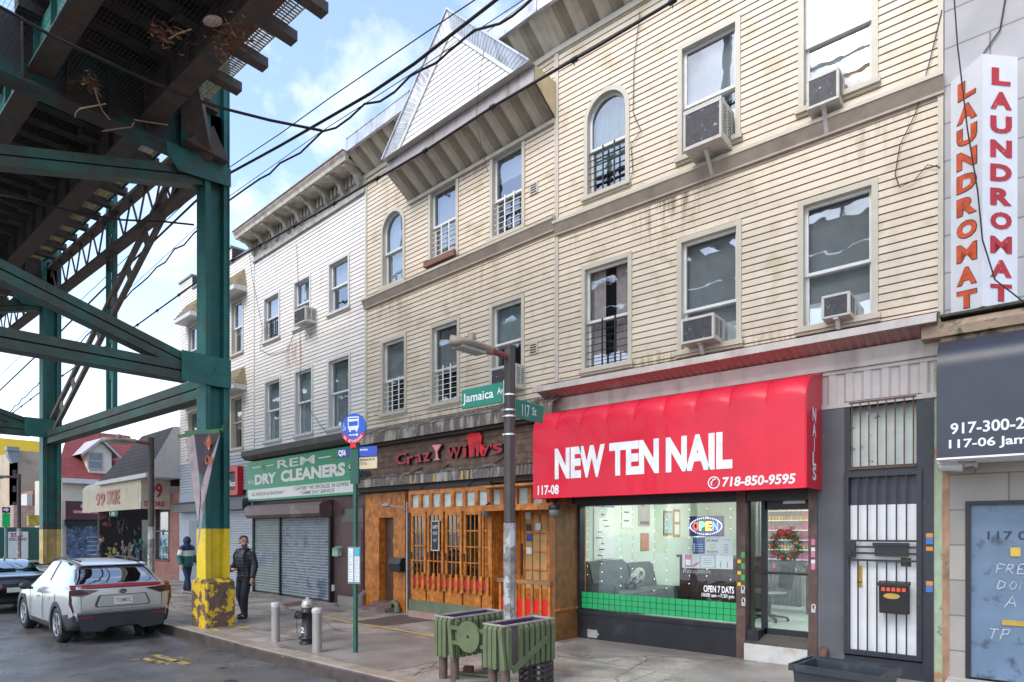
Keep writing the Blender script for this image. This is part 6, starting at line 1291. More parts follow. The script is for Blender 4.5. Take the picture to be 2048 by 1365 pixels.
mb = MB(); mb.cyl((-.05, 0, -.2), (-.05, 0, zat(12, 1015, x7)), .06); mb.build('post', mat('grey_post', (.15, .25, .22), .5), GS)
p = at_x(75, 1040, -44); mb = MB(); mb.box(0, .3, -.5, .5, p.z - .35, p.z + .25); solo(mb.build('shop_sign', mat('gold_sign', (.5, .33, .04), .5, var=.5, scale=5)), 'small golden box sign beside the second pillar', 'sign', (-44, p.y, 0))
SSG = mat('street_green', (.005, .20, .13), .35, var=.05)
p = at_d(205, 1028, 31); S18 = thing('street_sign', 'small green street sign on a grey pole before the deli', 'street sign', (p.x, p.y, 0), R(40))
mb = MB(); mb.box(.05, .75, -.01, .01, p.z - .14, p.z + .14); mb.build('blade', SSG, S18); mb = MB(); mb.text('118', .15, .6, p.z - .08, p.z + .08, -.015, .02); mb.build('lettering', LETW, S18)
mb = MB(); mb.cyl((0, 0, -.2), (0, 0, p.z + .3), .05); mb.build('post', GALV, S18)

# =================== the elevated railway ============================================
TEAL = mat('el_teal_paint', (.018, .13, .112), .5, .1, var=.2, scale=3, dirt=(.075, .055, .04), dscale=1.3, damt=.45, dsharp=.12, dirt2=(.13, .075, .04), d2amt=.36, d2scale=4)
ELBR = mat('el_brown_grime', (.085, .066, .056), .65, .1, var=.3, scale=4, dirt=(.15, .06, .03), dscale=3, damt=.45)
ELGR = mat('el_olive_paint', (.045, .062, .045), .55, .1, var=.25, scale=3, dirt=(.02, .12, .10), dscale=1.2, damt=.5, dsharp=.2, dirt2=(.12, .06, .03), d2amt=.32, d2scale=5)
YEL = mat('pillar_yellow', (.70, .50, .02), .5, var=.12, scale=4, dirt=(.66, .52, .16), dscale=3, damt=.4, dirt2=(.07, .04, .03), d2amt=.30, d2scale=8)
CHIP = mat('chipped_yellow_base', (.13, .08, .055), .7, var=.35, scale=10, bump=.6, bscale=14, dirt=(.62, .40, .015), dscale=4.6, damt=.50, dsharp=.02, dirt2=(.05, .05, .055), d2amt=.38, d2scale=3.5)
RTEAL = mat('el_rusted_teal', (.014, .12, .105), .55, .1, var=.25, scale=3, dirt=(.05, .036, .03), dscale=.7, damt=.56, dsharp=.12, dirt2=(.13, .055, .03), d2amt=.36, d2scale=2.5)
EL = thing('elevated_railway', 'teal riveted steel elevated railway over the street', 'elevated railway', (0, 0, 0))
CY = 5.74; BX = [-12.42, -23.1]
def rivet(mb, p, ax, r=.023):
    n = 6; c = Vector(p); d = {'x': Vector((1, 0, 0)), 'y': Vector((0, -1, 0))}[ax]; a = Vector((0, 0, 1)); b = d.cross(a)
    ring = [c + (a * cos(2 * pi * k / n) + b * sin(2 * pi * k / n)) * r for k in range(n)]; mb.add(ring + [c + d * r * .8], [(k, (k + 1) % n, n) for k in range(n)], True)
def column(cx, cy, first):
    mb = MB()
    def sec(z0, z1):
        for s in (-1, 1):
            mb.box(cx - .19, cx + .19, cy + s * .235, cy + s * .215, z0, z1)
            mb.box(cx - .17, cx - .05, cy + s * .214, cy + s * .13, z0, z1); mb.box(cx + .05, cx + .17, cy + s * .214, cy + s * .13, z0, z1)
        mb.box(cx - .03, cx + .03, cy - .214, cy + .214, z0, z1)
    mb.m = 0; sec(1.89, 12.5); mb.m = 1; sec(.86, 1.889)
    if first:
        z = .95
        k = 0
        while z < 9:
            mb.m = 0 if z > 1.89 else 1
            rivet(mb, (cx - .11, cy - .236, z), 'y'); rivet(mb, (cx + .11, cy - .236, z + .07), 'y'); rivet(mb, (cx + .031, cy + .1, z), 'x'); z += .16
    c_ = mb.build('column', [TEAL, YEL if first else mat('worn_yellow', (.5, .36, .14), .6, var=.3)], EL)
    if first:
        mb = MB(); mb.box(cx - .32, cx + .32, cy - .28, cy + .28, -.05, .86); mb.add([(cx - .32, cy - .28, .861), (cx + .32, cy - .28, .861), (cx + .32, cy + .28, .861), (cx - .32, cy + .28, .861), (cx - .2, cy - .25, .93), (cx + .2, cy - .25, .93), (cx + .2, cy + .25, .93), (cx - .2, cy + .25, .93)], [(0, 1, 5, 4), (1, 2, 6, 5), (2, 3, 7, 6), (3, 0, 4, 7), (4, 5, 6, 7)]); mb.build('concrete_base', CHIP, c_, .02)
    return c_
def dbl(p, q, h, wd, nm, m=None, gap=.03):
    """a member of two channels with a slit between"""
    mb = MB(); p, q = Vector(p), Vector(q); d = (q - p).normalized(); up = Vector((1, 0, 0)).cross(d) if abs(d.x) < .9 else Vector((0, 0, 1))
    if up.z < 0: up = -up
    for s in (-1, 1):
        off = up * s * (h / 4 + gap / 2); mb.bar(p + off, q + off, wd, h / 2, up)
    mb.bar(p, q, wd * .6, gap * 1.5, up)
    if p.x > -13 and p.y > -9:
        L_ = (q - p).length; k = .3; side = Vector((1, 0, 0)) if abs(d.x) < .5 else Vector((0, -1, 0))
        while k < L_ - .3:
            for s in (-1, 1): rivet(mb, p + d * k + up * s * (h / 2 - .045) + side * (wd / 2 + .001), 'x' if side.x else 'y', .016)
            k += .22
    return mb.build(nm, m or ELGR, EL)
OY = -6.3
for bi, bx_ in enumerate(BX):
    for cy in (CY, OY): column(bx_, cy, bi == 0 and cy == CY)
    f = bx_ + .2
    dbl((bx_, CY - .5, 4.83), (bx_, OY + .5, 4.83), .29, .34, 'cross_strut')
    dbl((bx_, CY - .6, 5.02), (bx_, OY + .3, 8.55), .27, .28, 'diagonal_brace'); dbl((bx_ + .01, OY + .6, 5.02), (bx_ + .01, CY - .3, 8.62), .29, .26, 'diagonal_brace')
    mb = MB()
    for (ya, yb2, za, zb5) in ((CY - .68, CY + .24, 4.64, 5.2), (OY - .24, OY + .68, 4.64, 5.2)):
        mb.cut(); mb.box(f, f + .03, ya, yb2, za, zb5)
        if bi == 0 and ya > 0:
            for k in range(6): rivet(mb, (f + .031, CY - .62 + k * .11, 5.14 - .035 * k), 'x', .022)
            for k in range(5):
                for z in (4.70, 4.86): rivet(mb, (f + .031, CY - .55 + k * .14 + (.02 if z > 4.8 else 0), z), 'x', .022)
                rivet(mb, (f + .031, CY + .19, 4.70 + k * .11), 'x', .022); rivet(mb, (f + .031, CY - .08, 4.70 + k * .11), 'x', .022)
    mb.build('gusset_plate', TEAL, EL)
    mb = MB()
    for s in (1, -1):
        c = CY if s > 0 else OY
        mb.cut(); mb.prism([(c - s * .95, 8.78), (c - s * .75, 8.50), (c + s * .24, 8.60), (c + s * .24, 8.95), (c - s * .95, 8.95)], 'x', f, f + .03)
        if bi == 0 and s > 0:
            for k in range(9): rivet(mb, (f + .031, CY - .85 + k * .13, 8.88 - (.0 if k % 2 else .1)), 'x', .022)
    mb.build('knee_plate', TEAL, EL)
    mb = MB(); mb.box(bx_ - .03, bx_ + .03, OY, CY + .2, 8.95, 9.98); mb.box(bx_ - .2, bx_ + .2, OY, CY + .24, 8.91, 8.96)
    for y in [OY + .6 * k for k in range(1, 20)]: mb.box(bx_ + .031, bx_ + .12, y - .012, y + .012, 8.961, 9.98)
    mb.build('cross_girder', RTEAL if bi == 0 else ELBR, EL)
for k, yg in enumerate((2.93, 4.55, .6, -1.6, -3.8)):
    mb = MB(); xa, xb = -60, 5
    mb.box(xa, xb, yg - .02, yg + .02, 9.25, 9.98); mb.box(xa, xb, yg - .16, yg + .16, 9.215, 9.25)
    for x in [xa + .9 * i for i in range(int((xb - xa) / .9))]: mb.box(x, x + .02, yg - .1, yg - .021, 9.251, 9.98)
    mb.m = 0; mb.build('girder', [TEAL if k < 1 else ELBR], EL)
    mb = MB(); mb.box(xa, xb, yg - .165, yg + .165, 9.20, 9.2145); mb.build('girder_flange', ELBR, EL)
# ties, deck, grating walkway, lattice edge girder
mb = MB(); mb.box(-60, -6.8, 2.7, 4.72, 10.2, 10.26); mb.build('deck', mat('deck_underside', (.045, .036, .031), .9, var=.5), EL)
tie_m = mat('timber_tie', (.045, .036, .03), .85, var=.4, scale=6)
tr = random.Random(11); mb = MB(); mb.box(-.12, .12, -6.6, 4.72, 9.985, 10.19); t0 = mb.build('tie', tie_m, EL); t0.location = (-7, 0, 0); mb = MB(); mb.box(-.12, .12, 2.6, 4.72, 9.985, 10.19); ts = mb.build('short_tie', tie_m, EL); ts.location = (-7.4, 0, 0); first_tie = True
x = -7.9; nt_ = 0
while x > -44 and nt_ < 80:
    c_ = (t0, ts, ts, ts)[nt_ % 4].copy(); C.objects.link(c_); c_.location = (x, 0, 0); c_.parent = EL; x -= .62 if x > -26 else .9; nt_ += 1
mb = MB(); mb.box(-.10, .10, 4.2, 5.68, 9.86, 10.02); b0_ = mb.build('outrigger', ELBR, EL); b0_.location = (-8.55, 0, 0)
x = -9.42; nb_ = 0
while x > -40: c_ = b0_.copy(); C.objects.link(c_); c_.location = (x, 0, 0); c_.parent = EL; x -= .92; nb_ += 1
mb = MB()
for y_ in (4.6, -6.4):
    for k in range(27): x = -34 + 1.5 * k; mb.box(x - .04, x + .04, y_ - .04, y_ + .04, 10.2, 11.45)
    for z in (10.6, 11.0, 11.4): mb.box(-34, 5, y_ - .025, y_ + .025, z - .03, z + .03)
    for k in range(6): x = -31.4 + 6.5 * k; mb.box(x - .07, x + .07, y_ - .07, y_ + .07, 10.2, 14.5); mb.bar((x, y_, 14.4), (x, y_ * .55, 14.9), .08, .08)
mb.build('handrail', ELGR, EL)  # unseen rails and masts, added for the upper windows to mirror
GRT = mat('rusty_grating', (.20, .15, .05), .7, .2, var=.5, scale=9)
mb = MB()
for i in range(12): mb.box(-.36 + i * .065, -.352 + i * .065, 0, .78, 0, .03)
for i in range(8): mb.box(-.36, .36, i * .11, .008 + i * .11, .002, .028)
g0_ = mb.build('walkway_grating', GRT, EL); g0_.location = (-9.0, 4.74, 10.03)
x = -9.9
while x > -40: c_ = g0_.copy(); C.objects.link(c_); c_.location = (x - .02, 4.74, 10.03); c_.parent = EL; x -= .92
mb = MB(); mb.box(-60, -8.2, 4.66, 4.73, 9.9, 10.19); mb.box(-60, -12.8, 5.52, 5.58, 9.95, 10.05); mb.build('walkway_beam', ELGR, EL)
mb = MB()
for y0_ in (CY,):
    mb.box(-60, -12.6, y0_ - .12, y0_ + .12, 8.82, 8.90); mb.box(-60, -12.6, y0_ - .12, y0_ + .12, 9.74, 9.82); mb.box(-60, -12.6, y0_ - .012, y0_ + .012, 8.90, 9.06)
    x = -12.6; k = 0
    while x > -45: mb.bar((x, y0_, 9.0), (x - .45, y0_, 9.78), .03, .05); mb.bar((x - .45, y0_, 9.78), (x - .9, y0_, 9.0), .03, .05); x -= .9
mb.build('lattice_girder', ELBR, EL)
dbl((BX[0] - .2, CY, 4.66), (BX[1] + .2, CY, 4.66), .36, .30, 'longitudinal_strut')
mb = MB()
for k in range(34): x = BX[0] - .5 - k * .3; mb.bar((x, CY - .13, 4.465), (x - .16, CY + .13, 4.465), .06, .012)
mb.build('strut_lacing', ELGR, EL)
def ladder(p, q, sep, nrung, nm, m, across):
    mb = MB(); p, q = Vector(p), Vector(q); a = Vector(across).normalized() * sep / 2
    for s in (-1, 1): mb.bar(p + a * s, q + a * s, .10, .10)
    for k in range(1, nrung): c = p.lerp(q, k / nrung); mb.bar(c - a, c + a, .03, .24, (q - p).normalized())
    mb.build(nm, m, EL)
d_ = Vector((9.2, 0, 4.55)).normalized(); ladder((-22.95, CY - .02, 4.95), (-13.6, CY - .02, 9.55), .46, 9, 'batten_brace', mat('brace_grey_brown', (.135, .112, .095), .6, .1, var=.25, scale=5), (-d_.z, 0, d_.x))
ladder((-18.0, CY + .02, 4.85), (-18.0, CY + .02, 10.4), .42, 6, 'batten_post', TEAL, (1, 0, 0))
mb = MB(); mb.bar((-12.25, CY - .25, 8.98), (-11.2, 4.66, 9.98), .34, .22); mb.prism([(CY - .7, 9.0), (CY + .1, 8.95), (CY - .2, 9.5)], 'x', -12.2, -11.98); mb.build('knee_brace', ELBR, EL)
# netting slung under the tracks, caught leaves and twigs
NET = mat('net_wire', (.05, .045, .045), .6)
def net_z(x, y): return 8.62 + .09 * sin(x * .9) + .07 * sin(y * 1.7 + x * .4) - .10 * sin(pi * min(1, max(0, (y - 1.2) / 4.6)))
mb = MB()
ya_, yb_n, xa_, xb_ = 1.2, 5.2, -20, -6.0
y = ya_
yb_n = 4.35
def thin(pts, r):
    vs = []
    for p in pts: vs += [(p[0], p[1] - r, p[2]), (p[0], p[1] + r, p[2]), (p[0], p[1], p[2] + r)]
    mb.add(vs, [(3 * i + k, 3 * i + (k + 1) % 3, 3 * i + 3 + (k + 1) % 3, 3 * i + 3 + k) for i in range(len(pts) - 1) for k in range(3)])
while y < yb_n: thin([(xa_ + (xb_ - xa_) * i / 28, y, net_z(xa_ + (xb_ - xa_) * i / 28, y)) for i in range(29)], .002); y += .05
def thinx(pts, r):
    vs = []
    for p in pts: vs += [(p[0] - r, p[1], p[2]), (p[0] + r, p[1], p[2]), (p[0], p[1], p[2] + r)]
    mb.add(vs, [(3 * i + k, 3 * i + (k + 1) % 3, 3 * i + 3 + (k + 1) % 3, 3 * i + 3 + k) for i in range(len(pts) - 1) for k in range(3)])
x = xa_
while x < xb_: thinx([(x, ya_ + (yb_n - ya_) * i / 10, net_z(x, ya_ + (yb_n - ya_) * i / 10)) for i in range(11)], .002); x += .11
o = mb.build('safety_net', NET, fix=False); tag(o, 'fine wire safety net slung below the railway', 'net')
mb = MB()
def netcable(pix, z, r):
    mb.tube([at_z(a, b, z) for a, b in pix], r, 6)
netcable([(-40, -6), (0, 14), (100, 70), (200, 118), (300, 163), (380, 196), (445, 217), (540, 241), (645, 262)], 8.6, .022)
solo(mb.build('net_cable', mat('net_cable_brown', (.03, .024, .024), .7)), 'thick brown cable carrying the near edge of the net', 'cable')
mb = MB(); mb.tube([at_z(a, b, 8.6) for a, b in ((-30, 385), (60, 402), (150, 425), (240, 440), (330, 444), (388, 450))], .02, 6); solo(mb.build('net_cable', mat('net_cable_brown', (.03, .024, .024), .7)), 'second cable across the net farther down the street', 'cable')
lf = random.Random(21); LFM = [mat('dry_leaf%d' % i, c, .8, var=.4, scale=20) for i, c in enumerate(((.20, .06, .025), (.34, .2, .1), (.1, .05, .03)))]
def clump(label, px, py, sx, sy, n, big=.05):
    c = at_z(px, py, 8.62); t = thing('leaf_debris', label, 'debris', c, 0, 'leaves caught in the net')
    for k, m_ in enumerate(LFM):
        mb = MB()
        for i in range(n // 3):
            p = Vector((lf.gauss(0, sx), lf.gauss(0, sy), lf.uniform(.0, .08))); d = Vector((lf.uniform(-1, 1), lf.uniform(-1, 1), lf.uniform(-.3, .3))).normalized() * lf.uniform(.4, 1.2) * big; e = d.cross(Vector((0, 0, 1))) * .45
            mb.add([p - d, p + e, p + d, p - e], [(0, 1, 2, 3)])
            if i % 3 == 0: mb.bar(p, p + d * 3.2, .008, .008)
        mb.build('leaves', m_, t)
clump('reddish leaf clump left of the pillar top', 330, 75, .13, .10, 60); clump('largest leaf clump beside the steel grating', 462, 82, .20, .10, 120); clump('small leaf clump far left in the net', 175, 170, .12, .07, 50); clump('leaf litter lying on the upper brace', 100, 326, .2, .08, 40)
def twig(label, pts):
    mb = MB(); mb.tube([at_z(a, b, 8.6) for a, b in pts], .011, 5); solo(mb.build('twig', mat('bare_twig', (.40, .26, .14), .8)), label, 'twig', (0, 0, 0), 0, 'twigs caught in the net')
twig('bent twig with a hook end in the net', [(150, 235), (152, 225), (160, 218), (212, 208)]); twig('long wavy twig below the small leaf clump', [(190, 180), (196, 200), (205, 222), (220, 240)]); twig('straight pale twig above the arched brace', [(204, 263), (240, 257), (262, 255), (268, 246)]); twig('twig pointing at the pillar', [(268, 240), (300, 245), (336, 250)]); twig('curved pale twig on the reddish leaf clump', [(338, 78), (355, 68), (382, 59)])
mb = MB(); c = at_z(425, 50, 8.62); mb.ball((0, 0, .05), (.14, .08, .05), 14, 8); solo(mb.build('paper_scrap', mat('crumpled_paper', (.45, .34, .28), .8, var=.2)), 'crumpled pale paper caught in the net', 'debris', c, .5)
# =================== cables ============================================================
def cable(name, label, pix, Y, r, clips=0, cat='cable', group='overhead street cables', wob=0):
    P = [at_y(a, b, Y if not callable(Y) else Y(a)) for a, b in pix]; Q = []
    for a, b in zip(P, P[1:]):
        n = max(2, int((b - a).length / .5))
        for i in range(n): t = i / n; Q.append(a.lerp(b, t) + Vector((0, 0, wob * abs(sin((a.lerp(b, t)).x * 2.6)))))
    Q.append(P[-1]); mb = MB(); mb.tube(Q, r, 6)
    if clips:
        for a, b in zip(Q[::3], Q[1::3]): d = (b - a).normalized(); mb.tube([a - d * .05, a + d * .05], r * 1.7, 6); mb.bar(a, a - Vector((0, 0, .09)), .012, .012)
    return solo(mb.build(name, WIRE), label, cat, (0, 0, 0), 0, group)
cable('overhead_cable', 'thickest smooth overhead cable running past the gable tip', [(-20, 800), (80, 705), (200, 585), (300, 490), (390, 404), (450, 352), (560, 292), (645, 243), (740, 188), (830, 127), (900, 72), (990, 2), (1080, -70)], 6.3, .024)
cable('overhead_cable', 'thin straight wire above the thickest overhead cable', [(-20, 770), (390, 388), (450, 341), (560, 268), (660, 196), (760, 128), (860, 60), (950, 0), (1040, -62)], 6.3, .009)
cable('overhead_cable', 'sagging wavy cable looped under its carrier wire', [(-20, 860), (100, 740), (250, 590), (388, 462), (460, 392), (520, 349), (560, 322), (645, 262), (700, 224), (760, 190), (820, 150), (870, 112), (900, 86), (1000, 30), (1050, 0), (1120, -45)], 6.35, .017, wob=-.12)
cable('overhead_cable', 'carrier wire of the sagging wavy cable', [(-20, 856), (250, 586), (388, 460), (460, 392), (645, 262), (820, 150), (1050, -2), (1120, -47)], 6.35, .006)
cable('facade_cable', 'dark clipped cable running in front of the house fronts', [(-20, 860), (10, 838), (110, 762), (275, 650), (390, 567), (452, 527), (480, 513), (520, 491), (640, 424), (730, 371), (780, 343), (850, 302), (985, 214), (1100, 147), (1200, 90), (1345, 3), (1420, -45)], 7.75, .022, clips=1)
def dropwire(label, pts, F, o=.04, r=.006):
    mb = MB(); Q = []
    for a, b in pts: s, z = F.px(a, b, o); Q.append(F.w(s, -o, z))
    mb.tube(Q, r, 5); solo(mb.build('loose_wire', WIRE), label, 'wire', (0, 0, 0), 0, 'loose wires on the house fronts')
dropwire('loose wire hanging on the white siding past the middle windows', [(593, 490), (596, 560), (600, 640), (600, 740), (606, 800), (640, 850), (655, 868)], FL)
dropwire('loose wires bundled at the edge of the white siding', [(496, 490), (505, 560), (515, 610), (525, 660), (520, 700), (540, 710), (575, 700), (590, 660)], FL)
dropwire('loose wire falling beside the arched window on the right', [(1280, 25), (1268, 120), (1266, 225), (1282, 262), (1262, 290), (1266, 345), (1255, 372)], FR)
dropwire('pair of wires hanging down the gable', [(968, 100), (958, 160), (952, 245), (965, 300), (976, 345)], FL, .75)
dropwire('loose white-grey wire by the right upper window', [(1884, 20), (1860, 120), (1830, 230), (1800, 290), (1790, 350), (1800, 375), (1830, 360), (1855, 330), (1880, 335)], FR)
dropwire('black wire looping across the laundromat sign', [(1908, -10), (1915, 90), (1935, 260), (1955, 380), (1965, 480), (1990, 560), (2048, 605)], FR, .37, .008)
dropwire('black wire on the grey blocks above the laundromat sign', [(2012, -10), (2000, 60), (1965, 110)], FR, .03, .008)

# =================== street furniture ==================================================
PGREEN = mat('pole_green', (.012, .085, .06), .45, var=.15, dirt=(.06, .05, .04), dscale=6, damt=.36)
p = at_z(711, 1306); dB = 9.56
BS = thing('bus_stop_pole', 'green bus stop pole with round blue NO STANDING bus sign', 'bus stop', (p.x, p.y, 0), R(16))
zt = 3.18
mb = MB(); mb.box(-.026, .026, -.026, .026, 0, zt); mb.build('post', PGREEN, BS)
zc, rr = 1.85 + 205 / 1264 * dB, .222
BLU = mat('sign_blue', (.012, .10, .52), .4, var=.05); SRED = mat('sign_red2', (.66, .01, .03), .4, var=.05)
mb = MB(); n = 40
mb.prism([(rr * cos(2 * pi * k / n), zc + rr * sin(2 * pi * k / n)) for k in range(n)], 'y', -.05, -.03); mb.build('disc', BLU, BS)
mb = MB(); ro, ri = rr + .012, rr * .76
a0, a1 = R(205), R(335)
arc = [(ro * cos(a0 + (a1 - a0) * k / 20), zc + ro * sin(a0 + (a1 - a0) * k / 20)) for k in range(21)] + [(ri * cos(a1 - (a1 - a0) * k / 20), zc + .0 + ri * sin(a1 - (a1 - a0) * k / 20)) for k in range(21)]
mb.prism(arc, 'y', -.058, -.051); mb.prism([(-.052, zc - .30), (.052, zc - .30), (.05, zc - rr + .02), (-.05, zc - rr + .02)], 'y', -.058, -.03); mb.build('red_band', SRED, BS)
mb = MB(); y = -.062
txt = 'NO STANDING'; 
for i, ch in enumerate(txt):
    if ch == ' ': continue
    q = R(220 + 100 * i / (len(txt) - 1)); rm = (ro + ri) / 2; cx_, cz_ = rm * cos(q), zc + rm * sin(q); t = q + pi / 2
    w_ = .012 if ch == 'I' else .026
    mb.text(ch, -w_ / 2, w_ / 2, -.02, .02, y, .02, warp=lambda a, b, c, t=t, cx_=cx_, cz_=cz_: (cx_ + a * cos(t) - c * sin(t), b, cz_ + a * sin(t) + c * cos(t)))
y = -.054
for a, b, c, d in ((-.085, .085, .155, .172), (-.1, -.085, -.0, .165), (.085, .1, -.0, .165), (-.085, .085, .10, .135), (-.085, .085, -.03, .03), (-.075, -.045, -.055, -.03), (.045, .075, -.055, -.03)): mb.box(a, b, y, y + .003, zc + c, zc + d)
mb.box(-.08, .06, y, y + .003, zc - .112, zc - .096); mb.prism([(.055, zc - .13), (.1, zc - .104), (.055, zc - .078)], 'y', y, y + .003)
mb.tube([(-.175, y, zc + .06), (-.172, y, zc + .02), (-.15, y, zc + .015), (-.14, y, zc - .02)], .006, 5); mb.tube([(-.175 + .024 * cos(k), y, zc - .005 + .024 * sin(k)) for k in [2.2 + .4 * i for i in range(11)]], .005, 5); mb.ball((-.175, y, zc + .075), .009, 6, 4)
mb.build('sign_symbols', LETW, BS)
mb = MB(); mb.box(-.075, .075, -.03, .02, zt - .62, zt); mb.build('sign_holder', PGREEN, BS)
def z_at(py): return 1.85 + (HY - py) / 1264 * dB
for nm, x0, x1, ya, yb, m_, tx in (('route_blade', -.33, -.075, 896, 915, mat('navy_blade', (.012, .03, .17), .4), (('Q56', -.31, -.17, 898.5, 912, .03),)), ('destination_blade', .078, .40, 895, 914, mat('blue_blade', (.02, .07, .45), .4), (('Jamaica', .09, .24, 898, 904, .02),)), ('stop_blade', .078, .40, 916, 939, mat('buff_blade', (.62, .49, .30), .5), (('Jamaica Av &', .09, .36, 918, 924, .01), ('117 St', .09, .22, 926, 931, .01)))):
    mb = MB(); mb.box(x0, x1, -.012, .0, z_at(yb), z_at(ya)); B_ = mb.build(nm, m_, BS); mb = MB()
    for t_, a, b, c, d, bo in tx: mb.text(t_, a, b, z_at(d), z_at(c), -.016, bo)
    mb.build('lettering', LETW if nm != 'stop_blade' else INK, B_)
mb = MB(); mb.box(-.11, .12, -.045, -.027, z_at(1168), z_at(1094)); TB = mb.build('timetable_case', mat('case_frame', (.18, .2, .2), .4), BS)
mb = MB(); mb.box(-.095, -.005, -.05, -.0451, z_at(1164), z_at(1097)); mb.box(.02, .11, -.05, -.0451, z_at(1164), z_at(1113)); mb.build('timetable', PAPER, TB)
mb = MB(); mb.box(.02, .11, -.05, -.0451, z_at(1112), z_at(1097)); mb.build('map_heading', mat('cyan_print', (.05, .4, .5), .5), TB)
mb = MB()
for k in range(12): mb.box(-.085, -.02 - .02 * (k % 3), -.052, -.0501, z_at(1160 - 5 * k), z_at(1158.5 - 5 * k)); mb.box(.03, .1 - .02 * (k % 2), -.052, -.0501, z_at(1161 - 4 * k), z_at(1160 - 4 * k))
mb.build('timetable_rows', mat('grey_print', (.3, .32, .36), .6), TB)

# street lights
LPM = mat('brown_lamp_post', (.065, .05, .042), .5, .2, var=.15)
LPS = mat('stickered_post', (.22, .2, .18), .7, var=.5, scale=9, dirt=(.42, .42, .44), dscale=5, damt=.5, dsharp=.04, dirt2=(.5, .33, .08), d2amt=.37, d2scale=4)
def streetlight(label, x, y, H, lower=True, rz=0, arm=1.05):
    t = thing('streetlight', label, 'streetlight', (x, y, 0), rz, 'low brown streetlights along the kerb')
    mb = MB(); mb.tube([(0, 0, 1.95 if lower else 0), (0, 0, H)], .074, 8, smooth=False); mb.tube([(0, 0, H), (0, 0, H + .03)], .08, 8); mb.build('post', LPM, t)
    if lower: mb = MB(); mb.tube([(0, 0, 0), (0, 0, 1.95)], .08, 8, smooth=False); mb.tube([(0, 0, 0), (0, 0, .1)], .14, 8); mb.build('stickered_lower_post', LPS, t)
    mb = MB(); mb.tube([(0, 0, H - .12), (0, -.35, H - .10)], .042, 8); mb.build('arm', mat('red_brown_arm', (.20, .06, .045), .5), t)
    mb = MB(); prof = [(-.34, .03), (-.42, .07), (-.6, .13), (-.85, .15), (-1.0, .11), (-1.08, .03)]
    rings = []
    for yy, hw in prof:
        tz = H - .07 - .05 * (yy + .34) ** 2 + .0; rings.append([(-hw, yy, tz - .05), (-hw * .7, yy, tz), (0, yy, tz + .03), (hw * .7, yy, tz), (hw, yy, tz - .05), (hw * .6, yy, tz - .085), (-hw * .6, yy, tz - .085)])
    vs = [p for r_ in rings for p in r_]; m = 7
    mb.add(vs, [(i * m + k, i * m + (k + 1) % m, (i + 1) * m + (k + 1) % m, (i + 1) * m + k) for i in range(len(rings) - 1) for k in range(m)] + [tuple(range(m)), tuple(range(len(vs) - m, len(vs)))], True)
    mb.cyl((0, -.72, H - .05), (0, -.72, H + .03), .05, n=10)
    mb.build('lamp_head', mat('lamp_head_tan', (.30, .25, .19), .5, var=.15), t)
    mb = MB(); mb.box(-.085, .085, -.97, -.55, H - .20, H - .165); mb.build('lens', mat('lamp_lens', (.35, .35, .32), .3), t)
    return t
LX, LY, LH = -5.35, 6.35, 4.24
SLT = streetlight('brown streetlight pole between the bar and the red awning, carrying street name signs', LX, LY, LH)
streetlight('brown streetlight before the 99 cent store', -17.1, 6.35, 4.15, True)
streetlight('brown streetlight far down the street at the hoarding', -33, 7.1, 4.2, True)
mb = MB()
for z in (3.42, 3.34, 3.62, 3.10): mb.tube([(0, 0, z), (0, 0, z + .022)], .083, 10); mb.ball((-.06, -.06, z + .01), .014, 6, 4)
solo(mb.build('sign_band', mat('steel_strap', (.6, .58, .56), .3, .8)), 'steel straps holding the street name signs', 'strap', (LX, LY, 0))
def blade(label, body, sub, rz, w_, z0, h, off):
    t = thing('street_sign', label, 'street sign', (LX, LY, 0), rz, None)
    mb = MB(); mb.box(off, off + w_, -.012, .012, z0, z0 + h); mb.build('blade', SSG, t, .006)
    mb = MB(); return t, mb
zj0, zj1 = 1.85 + (HY - 803) / 1264 * 8.3, 1.85 + (HY - 767) / 1264 * 8.3
t, mb = blade('green Jamaica Av street sign on the streetlight', 0, 0, 0, .78, zj0, .27, -.87)
mb.text('Jamaica', -.84, -.27, zj0 + .045, zj0 + .205, -.018, .012); mb.text('Av', -.2, -.1, zj0 + .115, zj0 + .205, -.018, .01); mb.build('lettering', LETW, t)
mb = MB(); mb.box(-.09, -.06, -.02, .02, zj0 - .01, zj0 + .29); mb.build('bracket', WHITEP, t)
z17 = 1.85 + (HY - 836) / 1264 * 8.4
t, mb = blade('green 117 St street sign on the streetlight', 0, 0, pi / 2, .62, z17, .25, .10)
mb.text('117', .24, .40, z17 + .04, z17 + .2, -.018, .0); mb.text('St', .46, .55, z17 + .08, z17 + .19, -.018, .008); mb.build('lettering', LETW, t)
mb = MB(); mb.box(.085, .10, -.015, .015, z17 - .01, z17 + .24); mb.build('bracket', WHITEP, t)
# bollards and hydrant
BOLM = mat('bollard_steel', (.36, .33, .30), .45, .4, var=.15, scale=3, dirt=(.15, .07, .045), dscale=2.5, damt=.44, dsharp=.25, streak=2)
for px, py, top, lb in ((551, 1284, 1205, 'steel bollard left of the hydrant'), (634, 1305, 1216, 'steel bollard nearer the kerb, right in front of the hydrant')):
    p = at_z(px, py); d = (p - EYE).dot(Vector((-_sa, _ca, 0))); h = 1.85 + (HY - top) / 1264 * d
    t = thing('bollard', lb, 'bollard', p, 0, 'steel bollards by the hydrant')
    mb = MB(); mb.cyl((0, 0, 0), (0, 0, h - .07), .071, n=20); mb.build('pipe', BOLM, t)
    mb = MB(); mb.lathe([(.078, h - .08), (.08, h - .03), (.068, h), (0, h + .008)]); mb.build('cap', mat('bollard_cap', (.48, .46, .43), .4, .3, dirt=(.2, .1, .06), dscale=9), t)
p = at_z(611, 1289); p.y += .05; p.x -= .02
